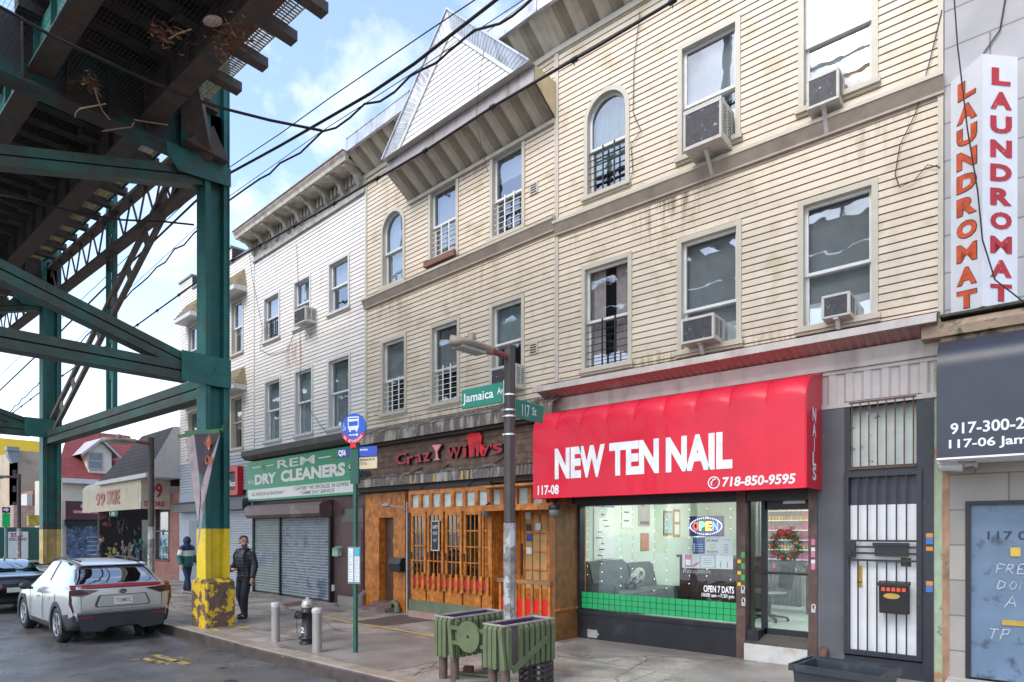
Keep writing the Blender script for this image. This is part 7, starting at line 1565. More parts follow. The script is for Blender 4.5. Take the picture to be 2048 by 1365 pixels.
HY_ = thing('fire_hydrant', 'black fire hydrant with a silver bonnet between two bollards', 'hydrant', p, R(12))
HBL = mat('hydrant_black', (.018, .018, .022), .4, .2, var=.3); 
mb = MB(); mb.lathe([(0, 0), (.13, 0), (.13, .035), (.10, .04), (.10, .08), (.14, .085), (.14, .115), (.098, .125), (.09, .40), (.095, .50), (.115, .51), (.115, .54), (.095, .55), (.095, .60)]); mb.build('barrel', HBL, HY_)
mb = MB(); mb.lathe([(.098, .60), (.10, .64), (.092, .66), (.085, .70), (.06, .725), (.03, .73), (.025, .76), (0, .765)]); mb.build('bonnet', mat('bonnet_silver', (.42, .40, .36), .45, .5, var=.2, dirt=(.2, .14, .08), dscale=9), HY_)
mb = MB(); mb.cyl((-.06, 0, .46), (-.21, 0, .46), .062); mb.cyl((-.21, 0, .46), (-.235, 0, .46), .07, n=8); mb.cyl((-.235, 0, .46), (-.26, 0, .46), .02, n=5); mb.build('pumper_nozzle', HBL, HY_)
mb = MB(); mb.cyl((0, -.05, .47), (0, -.15, .47), .048); mb.cyl((0, -.15, .47), (0, -.17, .47), .055, n=8); mb.build('front_nozzle', HBL, HY_)
mb = MB(); mb.tube([(-.24, 0, .42), (-.245, 0, .3), (-.243, 0, .14)], .007, 5); mb.build('chain', RUST, HY_)
mb = MB(); mb.text('2', -.045, .025, .19, .28, -.1, .02); mb.build('painted_number', LETW, HY_)
# green slatted planters around the streetlight
SLG = mat('sage_paint', (.105, .13, .06), .5, var=.18, scale=5, dirt=(.07, .09, .05), dscale=4, damt=.4, dsharp=.3); PURP = mat('purple_lining', (.075, .03, .09), .7); LOG = mat('log_leg', (.115, .075, .06), .85, var=.3, scale=6, bump=.3)
def planter(label, x, y, wd, ln, zb, zt, tilt=0):
    t = thing('planter', label, 'planter', (x, y, 0), R(-2), 'green slatted planters by the streetlight')
    def slat(px_, py_, nx, lean=0):
        mb = MB(); pr = [(-.034, zb), (.034, zb), (.034, zt - .055), (.0, zt), (-.034, zt - .055)]
        pr = [(a, b) for a, b in [(0, zb), (.038, zb), (.038, zt - .06), (0, zt)]]
        if nx: mb.prism([(q[0], q[1]) for q in pr], 'y', -.030, .030); 
        else: mb.prism([(-q[0], q[1]) for q in pr], 'x', -.030, .030)
        if lean: mb.rot('X' if nx else 'Y', lean, (0, 0, zt))
        mb.move(px_, py_, 0); mb.build('slat', SLG, t)
    nL = int(ln / .097); nW = 4
    for i in range(nL):
        if tilt and i == 1: continue
        slat(wd / 2, .05 + (ln - .1) * i / (nL - 1), True); mb = MB()
    for i in range(nW): slat(-wd / 2 + .05 + (wd - .1) * i / (nW - 1), 0, False, -.12 if i == nW - 1 else 0)
    mb = MB(); t_ = .02
    zi = zt - .02
    mb.box(-wd / 2, wd / 2 - .001, .001, t_, zb + .03, zi); mb.box(-wd / 2, wd / 2 - .001, ln - t_, ln, zb + .03, zi); mb.box(-wd / 2, -wd / 2 + t_, t_, ln - t_, zb + .03, zi); mb.box(wd / 2 - t_, wd / 2 - .001, t_, ln - t_, zb + .03, zi); mb.box(-wd / 2 + t_, wd / 2 - t_, t_, ln - t_, zb + .03, zb + .25); mb.build('lining_box', mat('grey_brown_board', (.085, .07, .06), .8, var=.3), t)
    mb = MB(); e_ = .023
    mb.quad((-wd / 2 + e_, e_, zb + .25), (wd / 2 - e_, e_, zb + .25), (wd / 2 - e_, e_, zi), (-wd / 2 + e_, e_, zi)); mb.quad((-wd / 2 + e_, ln - e_, zb + .25), (wd / 2 - e_, ln - e_, zb + .25), (wd / 2 - e_, ln - e_, zi), (-wd / 2 + e_, ln - e_, zi)); mb.quad((-wd / 2 + e_, e_, zb + .25), (-wd / 2 + e_, ln - e_, zb + .25), (-wd / 2 + e_, ln - e_, zi), (-wd / 2 + e_, e_, zi)); mb.build('purple_lining', PURP, t)
    mb = MB(); mb.box(-wd / 2 - .01, wd / 2 + .01, -.01, .02, zi, zi + .018); mb.box(-wd / 2 - .01, wd / 2 + .01, ln - .02, ln + .01, zi, zi + .018); mb.box(-wd / 2 - .01, -wd / 2 + .02, .02, ln - .02, zi, zi + .018); mb.box(wd / 2 - .02, wd / 2 + .01, .02, ln - .02, zi, zi + .018); mb.build('rim', mat('pale_rim', (.34, .29, .25), .7, var=.2), t)
    for a, b in ((-wd / 2 + .06, .08), (wd / 2 - .06, .08), (-wd / 2 + .06, ln - .08), (wd / 2 - .06, ln - .08)): mb = MB(); mb.cyl((a, b, 0), (a, b, zb + .05), .055, n=12); mb.build('leg', LOG, t)
    return t
planter('far green slatted planter, left of the streetlight, with wheel-like disc', -5.64, 5.44, .33, .92, .30, .80)
PB = planter('near green slatted planter with a crooked board nailed across', -4.72, 5.33, .32, .88, .30, .80, 1)
mb = MB(); mb.bar((.19, .1, .28), (.20, .72, .58), .02, .075); mb.build('nailed_board', SLG, PB)
DW = thing('round_ornament', 'round green wooden disc on rails between the two planters', 'ornament', (-5.17, 5.42, .60))
mb = MB(); n = 32; r_ = .185; P = [(r_ * cos(2 * pi * k / n), r_ * sin(2 * pi * k / n)) for k in range(n)]; h_ = [(.022 * cos(2 * pi * k / n), .022 * sin(2 * pi * k / n)) for k in range(n)]
vs = [(a, y, b) for y in (-.05, -.02) for a, b in P] + [(a, y, b) for y in (-.05, -.02) for a, b in h_]
mb.add(vs, [(k, (k + 1) % n, n + (k + 1) % n, n + k) for k in range(n)] + [(k, (k + 1) % n, 2 * n + (k + 1) % n, 2 * n + k) for k in range(n)] + [(n + k, n + (k + 1) % n, 3 * n + (k + 1) % n, 3 * n + k) for k in range(n)] + [(2 * n + k, 2 * n + (k + 1) % n, 3 * n + (k + 1) % n, 3 * n + k) for k in range(n)]); mb.build('disc', SLG, DW)
for z in (.08, -.1): mb = MB(); mb.box(-.36, .34, -.018, .012, z - .022, z + .022); mb.build('rail', SLG, DW)
mb = MB(); mb.prism([(.17 * cos(2 * pi * k / 24), .60 + .17 * sin(2 * pi * k / 24)) for k in range(24)], 'y', 0, .03); solo(mb.build('wooden_disc', SLG), 'green wooden disc behind the near planter', 'disc', (-4.9, 6.28, .04))
MC = thing('milk_crate', 'black plastic milk crate under the near planter', 'crate', (-4.62, 5.98, 0), R(20))
mb = MB(); s = .16
for z in (0, .07, .14, .21, .27):
    for q in (-1, 1): mb.box(-s, s, q * s - .006, q * s + .006, z, z + .025); mb.box(q * s - .006, q * s + .006, -s + .006, s - .006, z, z + .025)
for k in range(7):
    a = -s + 2 * s * k / 6
    for q in (-1, 1): mb.box(a - .006, a + .006, q * s - .004, q * s + .004, .025, .27); mb.box(q * s - .004, q * s + .004, max(-s + .007, a - .006), min(s - .007, a + .006), .025, .27)
mb.box(-s + .01, s - .01, -s + .01, s - .01, .0, .012); mb.build('lattice', BLACKM, MC)
p = at_z(937, 1348); mb = MB(); mb.box(-.06, .06, -.05, .05, 0, .1); solo(mb.build('wood_block', mat('red_wood_block', (.13, .055, .035), .8, var=.3), None, .004), 'brown wood block on the ground between the planters', 'wood block', p, .5)
p = at_z(955, 1356); mb = MB(); mb.bar((-.35, -.02, .02), (.3, .12, .04), .06, .03); solo(mb.build('loose_board', SLG), 'loose green board lying under the planters', 'board', p)
p = at_z(940, 1362); mb = MB(); mb.bar((-.1, -.15, .015), (.35, .35, .015), .09, .02); solo(mb.build('loose_board', mat('grey_board', (.2, .2, .17), .7)), 'grey board lying beneath the loose green one', 'board', p)
# litter
lt = random.Random(9)
for i in range(16):
    p = at_z(lt.uniform(560, 1250), lt.uniform(1285, 1345)); mb = MB(); a = lt.uniform(.008, .02); mb.add([(-a, 0, .006), (0, -a * .6, .012), (a, 0, .006), (0, a * .6, .01)], [(0, 1, 2, 3)]); solo(mb.build('litter', WHITEP), 'tiny white scrap of litter on the pavement', 'litter', (p.x, p.y, .003), lt.uniform(0, 3), 'litter scraps on the pavement')
# trash bin at the bottom right
p = at_z(1700, 1330, .62); TBN = thing('trash_bin', 'open black plastic bin at the bottom edge before the barred door', 'bin', (p.x - .02, p.y - .12, 0), R(-6))
BINM = mat('bin_plastic', (.022, .026, .034), .4, var=.2, dirt=(.06, .065, .08), dscale=6)
mb = MB(); a, b, h = .36, .26, .62
for (s0_, z0_), (s1__, z1__) in (((.85, 0), (1, h)),):
    o_ = [(-a * s0_, -b * s0_, z0_), (a * s0_, -b * s0_, z0_), (a * s0_, b * s0_, z0_), (-a * s0_, b * s0_, z0_)]; q_ = [(-a, -b, h), (a, -b, h), (a, b, h), (-a, b, h)]; i_ = [(x * .93, y * .93, h) for x, y, z in q_]; j_ = [(x * .8, y * .8, .05) for x, y, z in o_]
    mb.add(o_ + q_ + i_ + j_, [(3, 2, 1, 0)] + [(k, (k + 1) % 4, 4 + (k + 1) % 4, 4 + k) for k in range(4)] + [(4 + k, 4 + (k + 1) % 4, 8 + (k + 1) % 4, 8 + k) for k in range(4)] + [(8 + k, 8 + (k + 1) % 4, 12 + (k + 1) % 4, 12 + k) for k in range(4)] + [(12, 13, 14, 15)])
mb.build('tub', BINM, TBN)
mb = MB()
for y in (-b - .02, b - .0): mb.box(-a - .03, a + .03, y, y + .02, h - .05, h + .012)
for x in (-a - .03, a + .01): mb.box(x, x + .02, -b, b, h - .05, h + .012)
mb.build('rim', BINM, TBN)
# banner on the pillar
BN = thing('banner', 'torn dark banner with an orange bird, twisted on the steel pillar', 'banner', (0, 0, 0))
def by(px, py, Y): return tuple(at_y(px, py, Y))
mb = MB(); mb.bar(by(357, 873, 5.32), by(440, 863, 5.40), .03, .07); mb.bar(by(371, 866, 5.40), by(448, 861, 5.45), .03, .06); mb.tube([Vector(by(446, 857, 5.45)) + Vector((.05 * cos(k), 0, .05 * sin(k))) for k in [2 * pi * i / 12 for i in range(13)]], .01, 5); mb.build('banner_arm', mat('arm_green', (.02, .12, .035), .5), BN)
mb = MB(); mb.add([by(388, 869, 5.33), by(440, 866, 5.36), by(425, 905, 5.37), by(410, 946, 5.37), by(398, 948, 5.35)], [(0, 1, 2, 3, 4)]); mb.build('dark_cloth', mat('banner_dark', (.035, .018, .03), .6, var=.5, scale=5, dirt=(.25, .05, .03), dscale=4, damt=.4), BN)
mb = MB(); mb.add([by(371, 878, 5.30), by(388, 870, 5.335), by(398, 948, 5.345), by(400, 1000, 5.35), by(396, 1050, 5.34), by(392, 1020, 5.33), by(384, 960, 5.31)], [(0, 1, 2, 3, 4, 5, 6)]); mb.add([by(441, 866, 5.365), by(425, 930, 5.38), by(408, 1010, 5.38), by(400, 1075, 5.37), by(394, 1105, 5.36), by(398, 1050, 5.36), by(400, 985, 5.37), by(410, 946, 5.375), by(425, 905, 5.375)], [(0, 1, 2, 3, 4, 5, 6, 7, 8)]); mb.build('faded_cloth', mat('banner_faded', (.36, .28, .29), .7, var=.3, scale=4, dirt=(.25, .10, .10), dscale=4, damt=.45), BN)
mb = MB(); c = Vector(by(418, 892, 5.33)); OB_ = mat('bird_orange', (.62, .13, .02), .5, var=.4, scale=20)
u_ = Vector((1, 0, 0)); k_ = Vector((0, 0, 1))
mb.add([c + u_ * (.05 * cos(q * pi / 8)) + k_ * (.08 * sin(q * pi / 8)) - Vector((0, .006, 0)) for q in range(16)], [tuple(range(16))])
for s in (-1, 1):
    for j in range(4): a_ = R(20 + 22 * j); mb.add([c - Vector((0, .006, 0)) + k_ * .02 * j, c - Vector((0, .006, 0)) + u_ * s * .05 + k_ * .03 * j, c - Vector((0, .006, 0)) + u_ * (s * .24 * cos(a_)) + k_ * (.2 * sin(a_) + .02)], [(0, 1, 2)])
mb.tube([c + Vector((.075 * cos(k) - .04, -.01, .075 * sin(k) - .26)) for k in [2 * pi * i / 12 for i in range(13)]], .012, 5); mb.tube([c + Vector((.045 * cos(k) + .1, -.01, .05 * sin(k) - .26)) for k in [2 * pi * i / 12 for i in range(13)]], .010, 5)
mb.build('bird_print', OB_, BN)

# =================== cars ===================================================================
def catmull(P, n):
    out = []
    for i in range(len(P) - 1):
        p0, p1, p2, p3 = P[max(i - 1, 0)], P[i], P[i + 1], P[min(i + 2, len(P) - 1)]
        for k in range(n):
            t = k / n
            out.append(tuple(.5 * ((2 * b) + (-a + c) * t + (2 * a - 5 * b + 4 * c - d) * t * t + (-a + 3 * b - 3 * c + d) * t ** 3) for a, b, c, d in zip(p0, p1, p2, p3)))
    out.append(tuple(P[-1])); return out
TYRE = mat('tyre', (.018, .018, .019), .8); RIMM = mat('alloy', (.42, .43, .45), .3, .8); CGL = glass('car_glass', (.02, .022, .025), .34, .01); PLAS = mat('black_plastic', (.022, .022, .025), .5, var=.2)
def lin(P, n):
    out = []
    for a, b in zip(P, P[1:]):
        for k in range(n): out.append(tuple(x + (y - x) * k / n for x, y in zip(a, b)))
    out.append(tuple(P[-1])); return out
def car(name, label, loc, K, st, axles, wr, paint, glz, rz=0):
    """st: stations (x, zbottom, zbelt, ztop, half width, half roof width); body lofted, then split into panels and glass"""
    t = thing(name, label, 'car', loc, rz)
    S = catmull(st, 5); rings = []
    for x, zb, zl, zt_, hw, hr in S:
        half = [(0, zb), (hw * .55, zb), (hw * .9, zb + .01), (hw * .975, zb + .09), (hw * 1.0, zb + .24), (hw * 1.01, (zb + zl) / 2 + .02), (hw * 1.0, zl - .16), (hw * .965, zl - .05), (hw * .93, zl), (hw * .90, zl + (zt_ - zl) * .12), ((hw * .9 + hr) / 2 + .01, zl + (zt_ - zl) * .5), (hr + .015, zl + (zt_ - zl) * .86), (hr * .93, zl + (zt_ - zl) * .955), (hr * .6, zt_ - .005), (0, zt_)]
        rings.append((x, catmull(half, 2)))
    m = len(rings[0][1])
    def vid(i, j, s): return (rings[i][0] * K, s * rings[i][1][j][0] * K, rings[i][1][j][1] * K)
    parts = {}
    for s in (-1, 1):
        for i in range(len(rings) - 1):
            for j in range(m - 1):
                xc = (rings[i][0] + rings[i + 1][0]) / 2; zc = (rings[i][1][j][1] + rings[i + 1][1][j + 1][1]) / 2; yc = rings[i][1][j][0]
                if yc > .6 and any((xc - ax) ** 2 + (zc - wr) ** 2 < (wr * 1.13) ** 2 for ax in axles): continue
                nm = glz(xc, j / (m - 1), zc) or 'body'
                if nm == 'side_window': nm = 'side_window%d' % (s > 0)
                parts.setdefault(nm, []).append([vid(i, j, s), vid(i + 1, j, s), vid(i + 1, j + 1, s), vid(i, j + 1, s)])
    for nm, qs in parts.items():
        bm = bmesh.new()
        for q in qs:
            try: bm.faces.new([bm.verts.new(p) for p in q])
            except ValueError: pass
        bmesh.ops.remove_doubles(bm, verts=bm.verts, dist=.0015)
        if nm == 'body':
            for e in (0, len(rings) - 1):
                vs = [bm.verts.new(vid(e, j, -1)) for j in range(m)] + [bm.verts.new(vid(e, j, 1)) for j in range(m - 2, 0, -1)]
                try: bm.faces.new(vs)
                except ValueError: pass
            bmesh.ops.remove_doubles(bm, verts=bm.verts, dist=.0015)
        bmesh.ops.recalc_face_normals(bm, faces=bm.faces)
        for f in bm.faces: f.smooth = len(f.verts) < 5
        me = bpy.data.meshes.new(nm); bm.to_mesh(me); bm.free(); me.materials.append(paint if nm == 'body' else (PLAS if nm in ('bumper', 'pillar_trim') else CGL))
        o = bpy.data.objects.new(nm.rstrip('01'), me); C.objects.link(o); o.parent = t
    hw = max(s_[4] for s_ in st)
    for ax in axles:
        for s in (-1, 1):
            y = s * (hw - .12)
            mb = MB(); n = 28; P = []
            for rr_, yy in ((wr * .66, -.11), (wr * .94, -.11), (wr, -.07), (wr, .07), (wr * .94, .11), (wr * .66, .11)): P.append([(ax + rr_ * cos(2 * pi * k / n), y + yy, wr + rr_ * sin(2 * pi * k / n)) for k in range(n)])
            vs = [(a * K, b * K, c * K) for r_ in P for a, b, c in r_]
            mb.add(vs, [(i * n + k, i * n + (k + 1) % n, (i + 1) * n + (k + 1) % n, (i + 1) * n + k) for i in range(5) for k in range(n)], True); W_ = mb.build('wheel', TYRE, t)
            mb = MB(); yo = y + s * .095
            mb.tube([((ax + wr * .63 * cos(2 * pi * k / 24)) * K, yo * K, (wr + wr * .63 * sin(2 * pi * k / 24)) * K) for k in range(25)], .022 * K, 6)
            for k in range(5):
                for dq in (-.13, .13): q = 2 * pi * k / 5 + .3; mb.bar((ax * K, (yo - s * .01) * K, wr * K), ((ax + wr * .62 * cos(q + dq)) * K, yo * K, (wr + wr * .62 * sin(q + dq)) * K), .035 * K, .045 * K, (0, 1, 0))
            mb.cyl((ax * K, (yo - s * .03) * K, wr * K), (ax * K, (yo + s * .01) * K, wr * K), .05 * K); mb.build('rim', RIMM, W_)
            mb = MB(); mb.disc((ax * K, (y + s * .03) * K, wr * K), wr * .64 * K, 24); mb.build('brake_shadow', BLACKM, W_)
            mb = MB(); mb.add([((ax + wr * 1.16 * cos(2 * pi * k / n)) * K, (s * (hw - .34)) * K, (wr + wr * 1.16 * sin(2 * pi * k / n)) * K) for k in range(n)], [tuple(range(n))])
            mb.add([((ax + wr * 1.15 * cos(q)) * K, s * (hw - yy) * K, (wr + wr * 1.15 * sin(q)) * K) for q in [pi * k / 14 for k in range(15)] for yy in (.34, .02)], [(2 * k, 2 * k + 1, 2 * k + 3, 2 * k + 2) for k in range(14)])
            mb.build('wheel_well', mat('well_black', (.008, .008, .008), .9), t)
    return t, hw
SILV = mat('silver_paint', (.47, .46, .445), .28, .65, var=.03, coat=.6); BLKP = mat('black_car_paint', (.012, .013, .017), .22, .3, var=.05, coat=.8)
K1 = .895
st1 = [(0, .42, .66, .74, .80, .70), (-.02, .36, 1.0, 1.10, .87, .76), (-.06, .34, 1.09, 1.19, .895, .79), (-.13, .32, 1.12, 1.21, .905, .78), (-.28, .28, 1.125, 1.31, .915, .72), (-.60, .24, 1.11, 1.55, .925, .655), (-1.0, .22, 1.075, 1.615, .93, .62), (-1.9, .21, 1.02, 1.65, .925, .60), (-2.6, .21, .96, 1.62, .925, .60), (-3.2, .21, .94, 1.38, .925, .62), (-3.72, .22, .92, 1.06, .93, .72), (-4.15, .24, .88, .97, .925, .72), (-4.5, .28, .78, .86, .87, .68), (-4.66, .32, .62, .70, .78, .6)]
def gl1(x, j, z):
    if -3.62 < x < -2.72 and j > .72: return 'windscreen'
    if -.59 < x < -.14 and j > .62 and z > 1.2: return 'rear_window'
    if -3.15 < x < -.95 and .66 < j < .80: return 'pillar_trim' if (-2.02 < x < -1.92) else 'side_window'
    if x > -.45 and z < .60: return 'bumper'
    if -3.1 < x < -1.1 and z < .36 and j > .12: return 'bumper'
    return None
CR, hw1 = car('parked_car', 'silver crossover SUV with New York plate, rear towards the camera, parked by the pillar', (-12.86, 4.30, -.18), K1, st1, (-.93, -3.73), .36, SILV, gl1, R(-1.5))
def k1(*a): return tuple(v * K1 for v in a)
mb = MB()
for ax in (-.93, -3.73):
    for s in (-1, 1):
        mb.cut(); n = 18; P = []
        for q in [R(-18) + R(216) * k / n for k in range(n + 1)]:
            for r_ in (.385, .475): P.append(k1(ax + r_ * cos(q), s * (hw1 + .012), max(.17, .36 + r_ * sin(q))))
        mb.add(P, [(2 * k, 2 * k + 1, 2 * k + 3, 2 * k + 2) for k in range(n)])
        Q = [k1(ax + .385 * cos(q), s * (hw1 - yy), max(.17, .36 + .385 * sin(q))) for q in [R(-18) + R(216) * k / n for k in range(n + 1)] for yy in (-.012, .12)]
        mb.add(Q, [(2 * k, 2 * k + 1, 2 * k + 3, 2 * k + 2) for k in range(n)])
mb.build('arch_cladding', PLAS, CR)
TRED = mat('tail_red', (.24, .008, .014), .2, coat=.5); TDK = mat('tail_smoke', (.06, .015, .018), .2, coat=.5)
mb = MB(); nB = 24; P = []
def tailx(y): return .035 - .13 * max(0, abs(y) - .45) ** 2 * 1.6
for i in range(nB + 1):
    y = -.90 + 1.8 * i / nB; xx = tailx(y) - .055
    P += [k1(xx + .0, y, 1.115), k1(xx + .012, y, 1.13), k1(xx - .01, y, 1.18), k1(xx - .06, y, 1.20)]
mb.add(P, [(4 * i + j, 4 * i + 4 + j, 4 * i + 5 + j, 4 * i + 1 + j) for i in range(nB) for j in range(3)], True); mb.build('light_bar', TRED, CR)
for s in (-1, 1):
    mb = MB(); P = [(.42, 1.085), (.74, 1.115), (.885, 1.115), (.90, 1.0), (.70, .97), (.58, 1.02)]
    mb.add([k1(tailx(y) - .012, s * y, z) for y, z in P], [tuple(range(6))]); mb.add([k1(tailx(y) - .012, s * y, z) for y, z in ((.885, 1.115), (.925, 1.10), (.93, .84), (.87, .66), (.84, .68), (.88, .86))], [tuple(range(6))]); mb.build('tail_light', TDK, CR)
    mb = MB(); mb.box(.02 * K1, .035 * K1, s * .52 * K1, s * .78 * K1, .545 * K1, .575 * K1); mb.build('reflector', TRED, CR)
mb = MB(); xr = .028
mb.add([k1(xr, a, b) for a, b in ((-.42, .985), (.42, .985), (.50, .79), (.46, .745), (-.46, .745), (-.50, .79))], [tuple(range(6))])
mb.add([k1(xr - .003, a, b) for a, b in ((-.80, .62), (.80, .62), (.74, .30), (.36, .26), (.26, .34), (-.26, .34), (-.36, .26), (-.74, .30))], [tuple(range(8))]); 
mb.build('rear_trim', PLAS, CR)
mb = MB(); mb.add([k1(xr + .004, a, b) for a, b in ((-.40, .975), (.40, .975), (.47, .79), (.44, .758), (-.44, .758), (-.47, .79))], [tuple(range(6))]); mb.build('plate_recess', SILV, CR)
mb = MB(); mb.box((xr + .006) * K1, (xr + .02) * K1, -.16 * K1, .16 * K1, .79 * K1, .94 * K1); PL = mb.build('license_plate', mat('plate_cream', (.62, .60, .52), .4), CR)
mb = MB(); mb.text('T124801C', -.14 * K1, .14 * K1, .825 * K1, .905 * K1, 0, .01); mb.rot('Z', pi / 2); mb.move((xr + .022) * K1, 0, 0); mb.build('lettering', INK, PL)
mb = MB(); mb.tube([k1(xr + .0, .058 * cos(q), .06 + .985 + .036 * sin(q)) for q in [2 * pi * i / 18 for i in range(19)]], .007, 6); mb.tube([k1(xr + .0, .022 * cos(q), .06 + .985 + .034 * sin(q)) for q in [2 * pi * i / 14 for i in range(15)]], .006, 6); mb.tube([k1(xr, .04 * cos(q), .06 + 1.0 + .014 * sin(q)) for q in [2 * pi * i / 14 for i in range(15)]], .006, 6); mb.build('emblem', mat('dark_chrome', (.08, .08, .085), .2, .9), CR)
mb = MB(); mb.add([k1(a, b, c) for a, b, c in ((-.56, -.63, 1.545), (-.56, .63, 1.545), (-.53, .63, 1.565), (-.53, -.63, 1.565), (-.78, -.60, 1.60), (-.78, .60, 1.60))], [(0, 1, 2, 3), (3, 2, 5, 4)]); mb.build('roof_spoiler', SILV, CR)
for s in (-1, 1):
    mb = MB(); mb.ball(k1(-2.95, s * 1.04, 1.05), k1(.075, .12, .085), 12, 8); mb.bar(k1(-2.92, s * .9, .99), k1(-2.94, s * 1.0, 1.0), .04, .05); mb.build('mirror', PLAS, CR)
    for x in (-1.5, -2.4): mb = MB(); mb.ball(k1(x, s * (hw1 + .005), .86), k1(.11, .025, .02), 10, 6); mb.build('door_handle', SILV, CR)
for s in (-1, 1): mb = MB(); mb.tube([k1(-.75, s * .55, 1.635), k1(-1.4, s * .565, 1.675), k1(-2.3, s * .56, 1.68), k1(-2.75, s * .55, 1.63)], .018, 6); mb.build('roof_rail', PLAS, CR)
mb = MB()
for y in (-.73, .73): mb.bar(k1(-.0, y, 1.06), k1(.012, y, .70), .006, .004)
mb.bar(k1(.02, -.73, .685), k1(.02, .73, .685), .006, .005); mb.build('tailgate_seam', PLAS, CR)
for x in (-1.02, -1.95, -3.0):
    mb = MB(); mb.tube([k1(x, -hw1 * 1.003, .98), k1(x - .0, -hw1 * 1.016, .62), k1(x + (.1 if x == -1.02 else 0), -hw1 * 1.006, .40)], .004, 4); mb.build('door_seam', PLAS, CR)
K2 = .9
st2 = [(0, .40, .62, .70, .78, .66), (-.03, .32, .84, .92, .85, .74), (-.10, .28, .93, 1.0, .88, .76), (-.35, .24, .97, 1.04, .90, .76), (-.75, .22, .98, 1.07, .91, .70), (-1.1, .21, .97, 1.22, .915, .62), (-1.6, .20, .95, 1.38, .915, .57), (-2.2, .19, .93, 1.43, .91, .56), (-2.9, .19, .92, 1.38, .91, .57), (-3.5, .19, .90, 1.06, .91, .68), (-4.1, .20, .85, .93, .91, .7), (-4.6, .25, .72, .80, .82, .62), (-4.75, .30, .55, .62, .7, .55)]
def gl2(x, j, z):
    if -1.58 < x < -.82 and j > .76: return 'rear_window'
    if -3.45 < x < -2.75 and j > .72: return 'windscreen'
    if -3.1 < x < -1.0 and .66 < j < .80: return 'pillar_trim' if -2.1 < x < -2.0 else 'side_window'
    if x > -.3 and z < .42: return 'bumper'
    return None
C2, hw2 = car('parked_car', 'black saloon cut off by the left edge, parked in front of the silver SUV', (-19.3, 4.15, -.18), K2, st2, (-1.05, -3.85), .33, BLKP, gl2, R(-2))
for s in (-1, 1):
    mb = MB(); mb.add([(a * K2, s * b * K2, c * K2) for a, b, c in ((.0, .36, .80), (-.01, .66, .86), (-.14, .915, .88), (-.2, .93, .84), (-.10, .90, .73), (.0, .66, .70), (.02, .36, .70))], [tuple(range(7))]); mb.build('tail_light', TRED, C2)
    mb = MB(); mb.box(.0, .02, s * .5 * K2, s * .78 * K2, .40 * K2, .43 * K2); mb.build('reflector', TRED, C2)
mb = MB(); mb.box(.0, .02, -.26 * K2, .26 * K2, .58 * K2, .71 * K2); mb.build('license_plate', mat('plate_cream', (.62, .60, .52), .4), C2)
mb = MB(); mb.ball((-1.9 * K2, 0, 1.45 * K2), (.07, .02, .05), 8, 5); mb.build('roof_antenna', BLKP, C2)

# =================== people ==================================================================
def solidify(mb, name, m, parent, voxel, smooth=4):
    """fuse overlapping volumes into one continuous surface"""
    o = mb.build(name, m, None)
    md = o.modifiers.new('r', 'REMESH'); md.mode = 'VOXEL'; md.voxel_size = voxel; md.use_smooth_shade = True
    ms = o.modifiers.new('s', 'SMOOTH'); ms.iterations = smooth; ms.factor = .5
    dg = bpy.context.evaluated_depsgraph_get(); dg.update(); me = bpy.data.meshes.new_from_object(o.evaluated_get(dg)); me.name = name
    o.modifiers.clear(); old = o.data; o.data = me; bpy.data.meshes.remove(old); o.parent = parent
    for p_ in me.polygons: p_.use_smooth = True
    return o
def loft(mb, rows, n=16):
    """rows of (x, y, z, rx, ry): horizontal ellipses stacked"""
    vs = [(x + rx * cos(2 * pi * k / n), y + ry * sin(2 * pi * k / n), z) for x, y, z, rx, ry in rows for k in range(n)]; m = len(rows)
    mb.add(vs, [(i * n + k, i * n + (k + 1) % n, (i + 1) * n + (k + 1) % n, (i + 1) * n + k) for i in range(m - 1) for k in range(n)] + [tuple(range(n)), tuple(range((m - 1) * n, m * n))], True)
SKIN = mat('skin', (.42, .23, .16), .55, var=.1); HAIRB = mat('black_hair', (.012, .010, .010), .6)
def hand(mb, w_, d, side, curl=.6, k=1.0):
    """palm, four fingers of unequal length and a thumb leaving the side of the palm"""
    w_ = Vector(w_); d = Vector(d).normalized(); s = d.cross(Vector(side)).normalized(); p = s.cross(d).normalized()
    mb.tube([w_ - d * .03, w_ + d * .02, w_ + d * .085 * k], [.026, .033, .032], 10)
    for i, (off, ln) in enumerate(((-.027, .065), (-.009, .075), (.009, .07), (.027, .055))):
        b = w_ + d * .08 * k + s * off; q1 = b + (d * cos(curl * .5) + p * sin(curl * .5)) * ln * .5; q2 = q1 + (d * cos(curl * 1.3) + p * sin(curl * 1.3)) * ln * .5
        mb.tube([b - d * .02, b, q1, q2], [.010, .0095, .009, .0075], 7)
    b = w_ + d * .025 - s * .028; q1 = b + (d * .6 - s * .7 + p * .3).normalized() * .035; mb.tube([b + s * .01, b, q1, q1 + (d * .9 + p * .5).normalized() * .03], [.012, .012, .010, .008], 7)
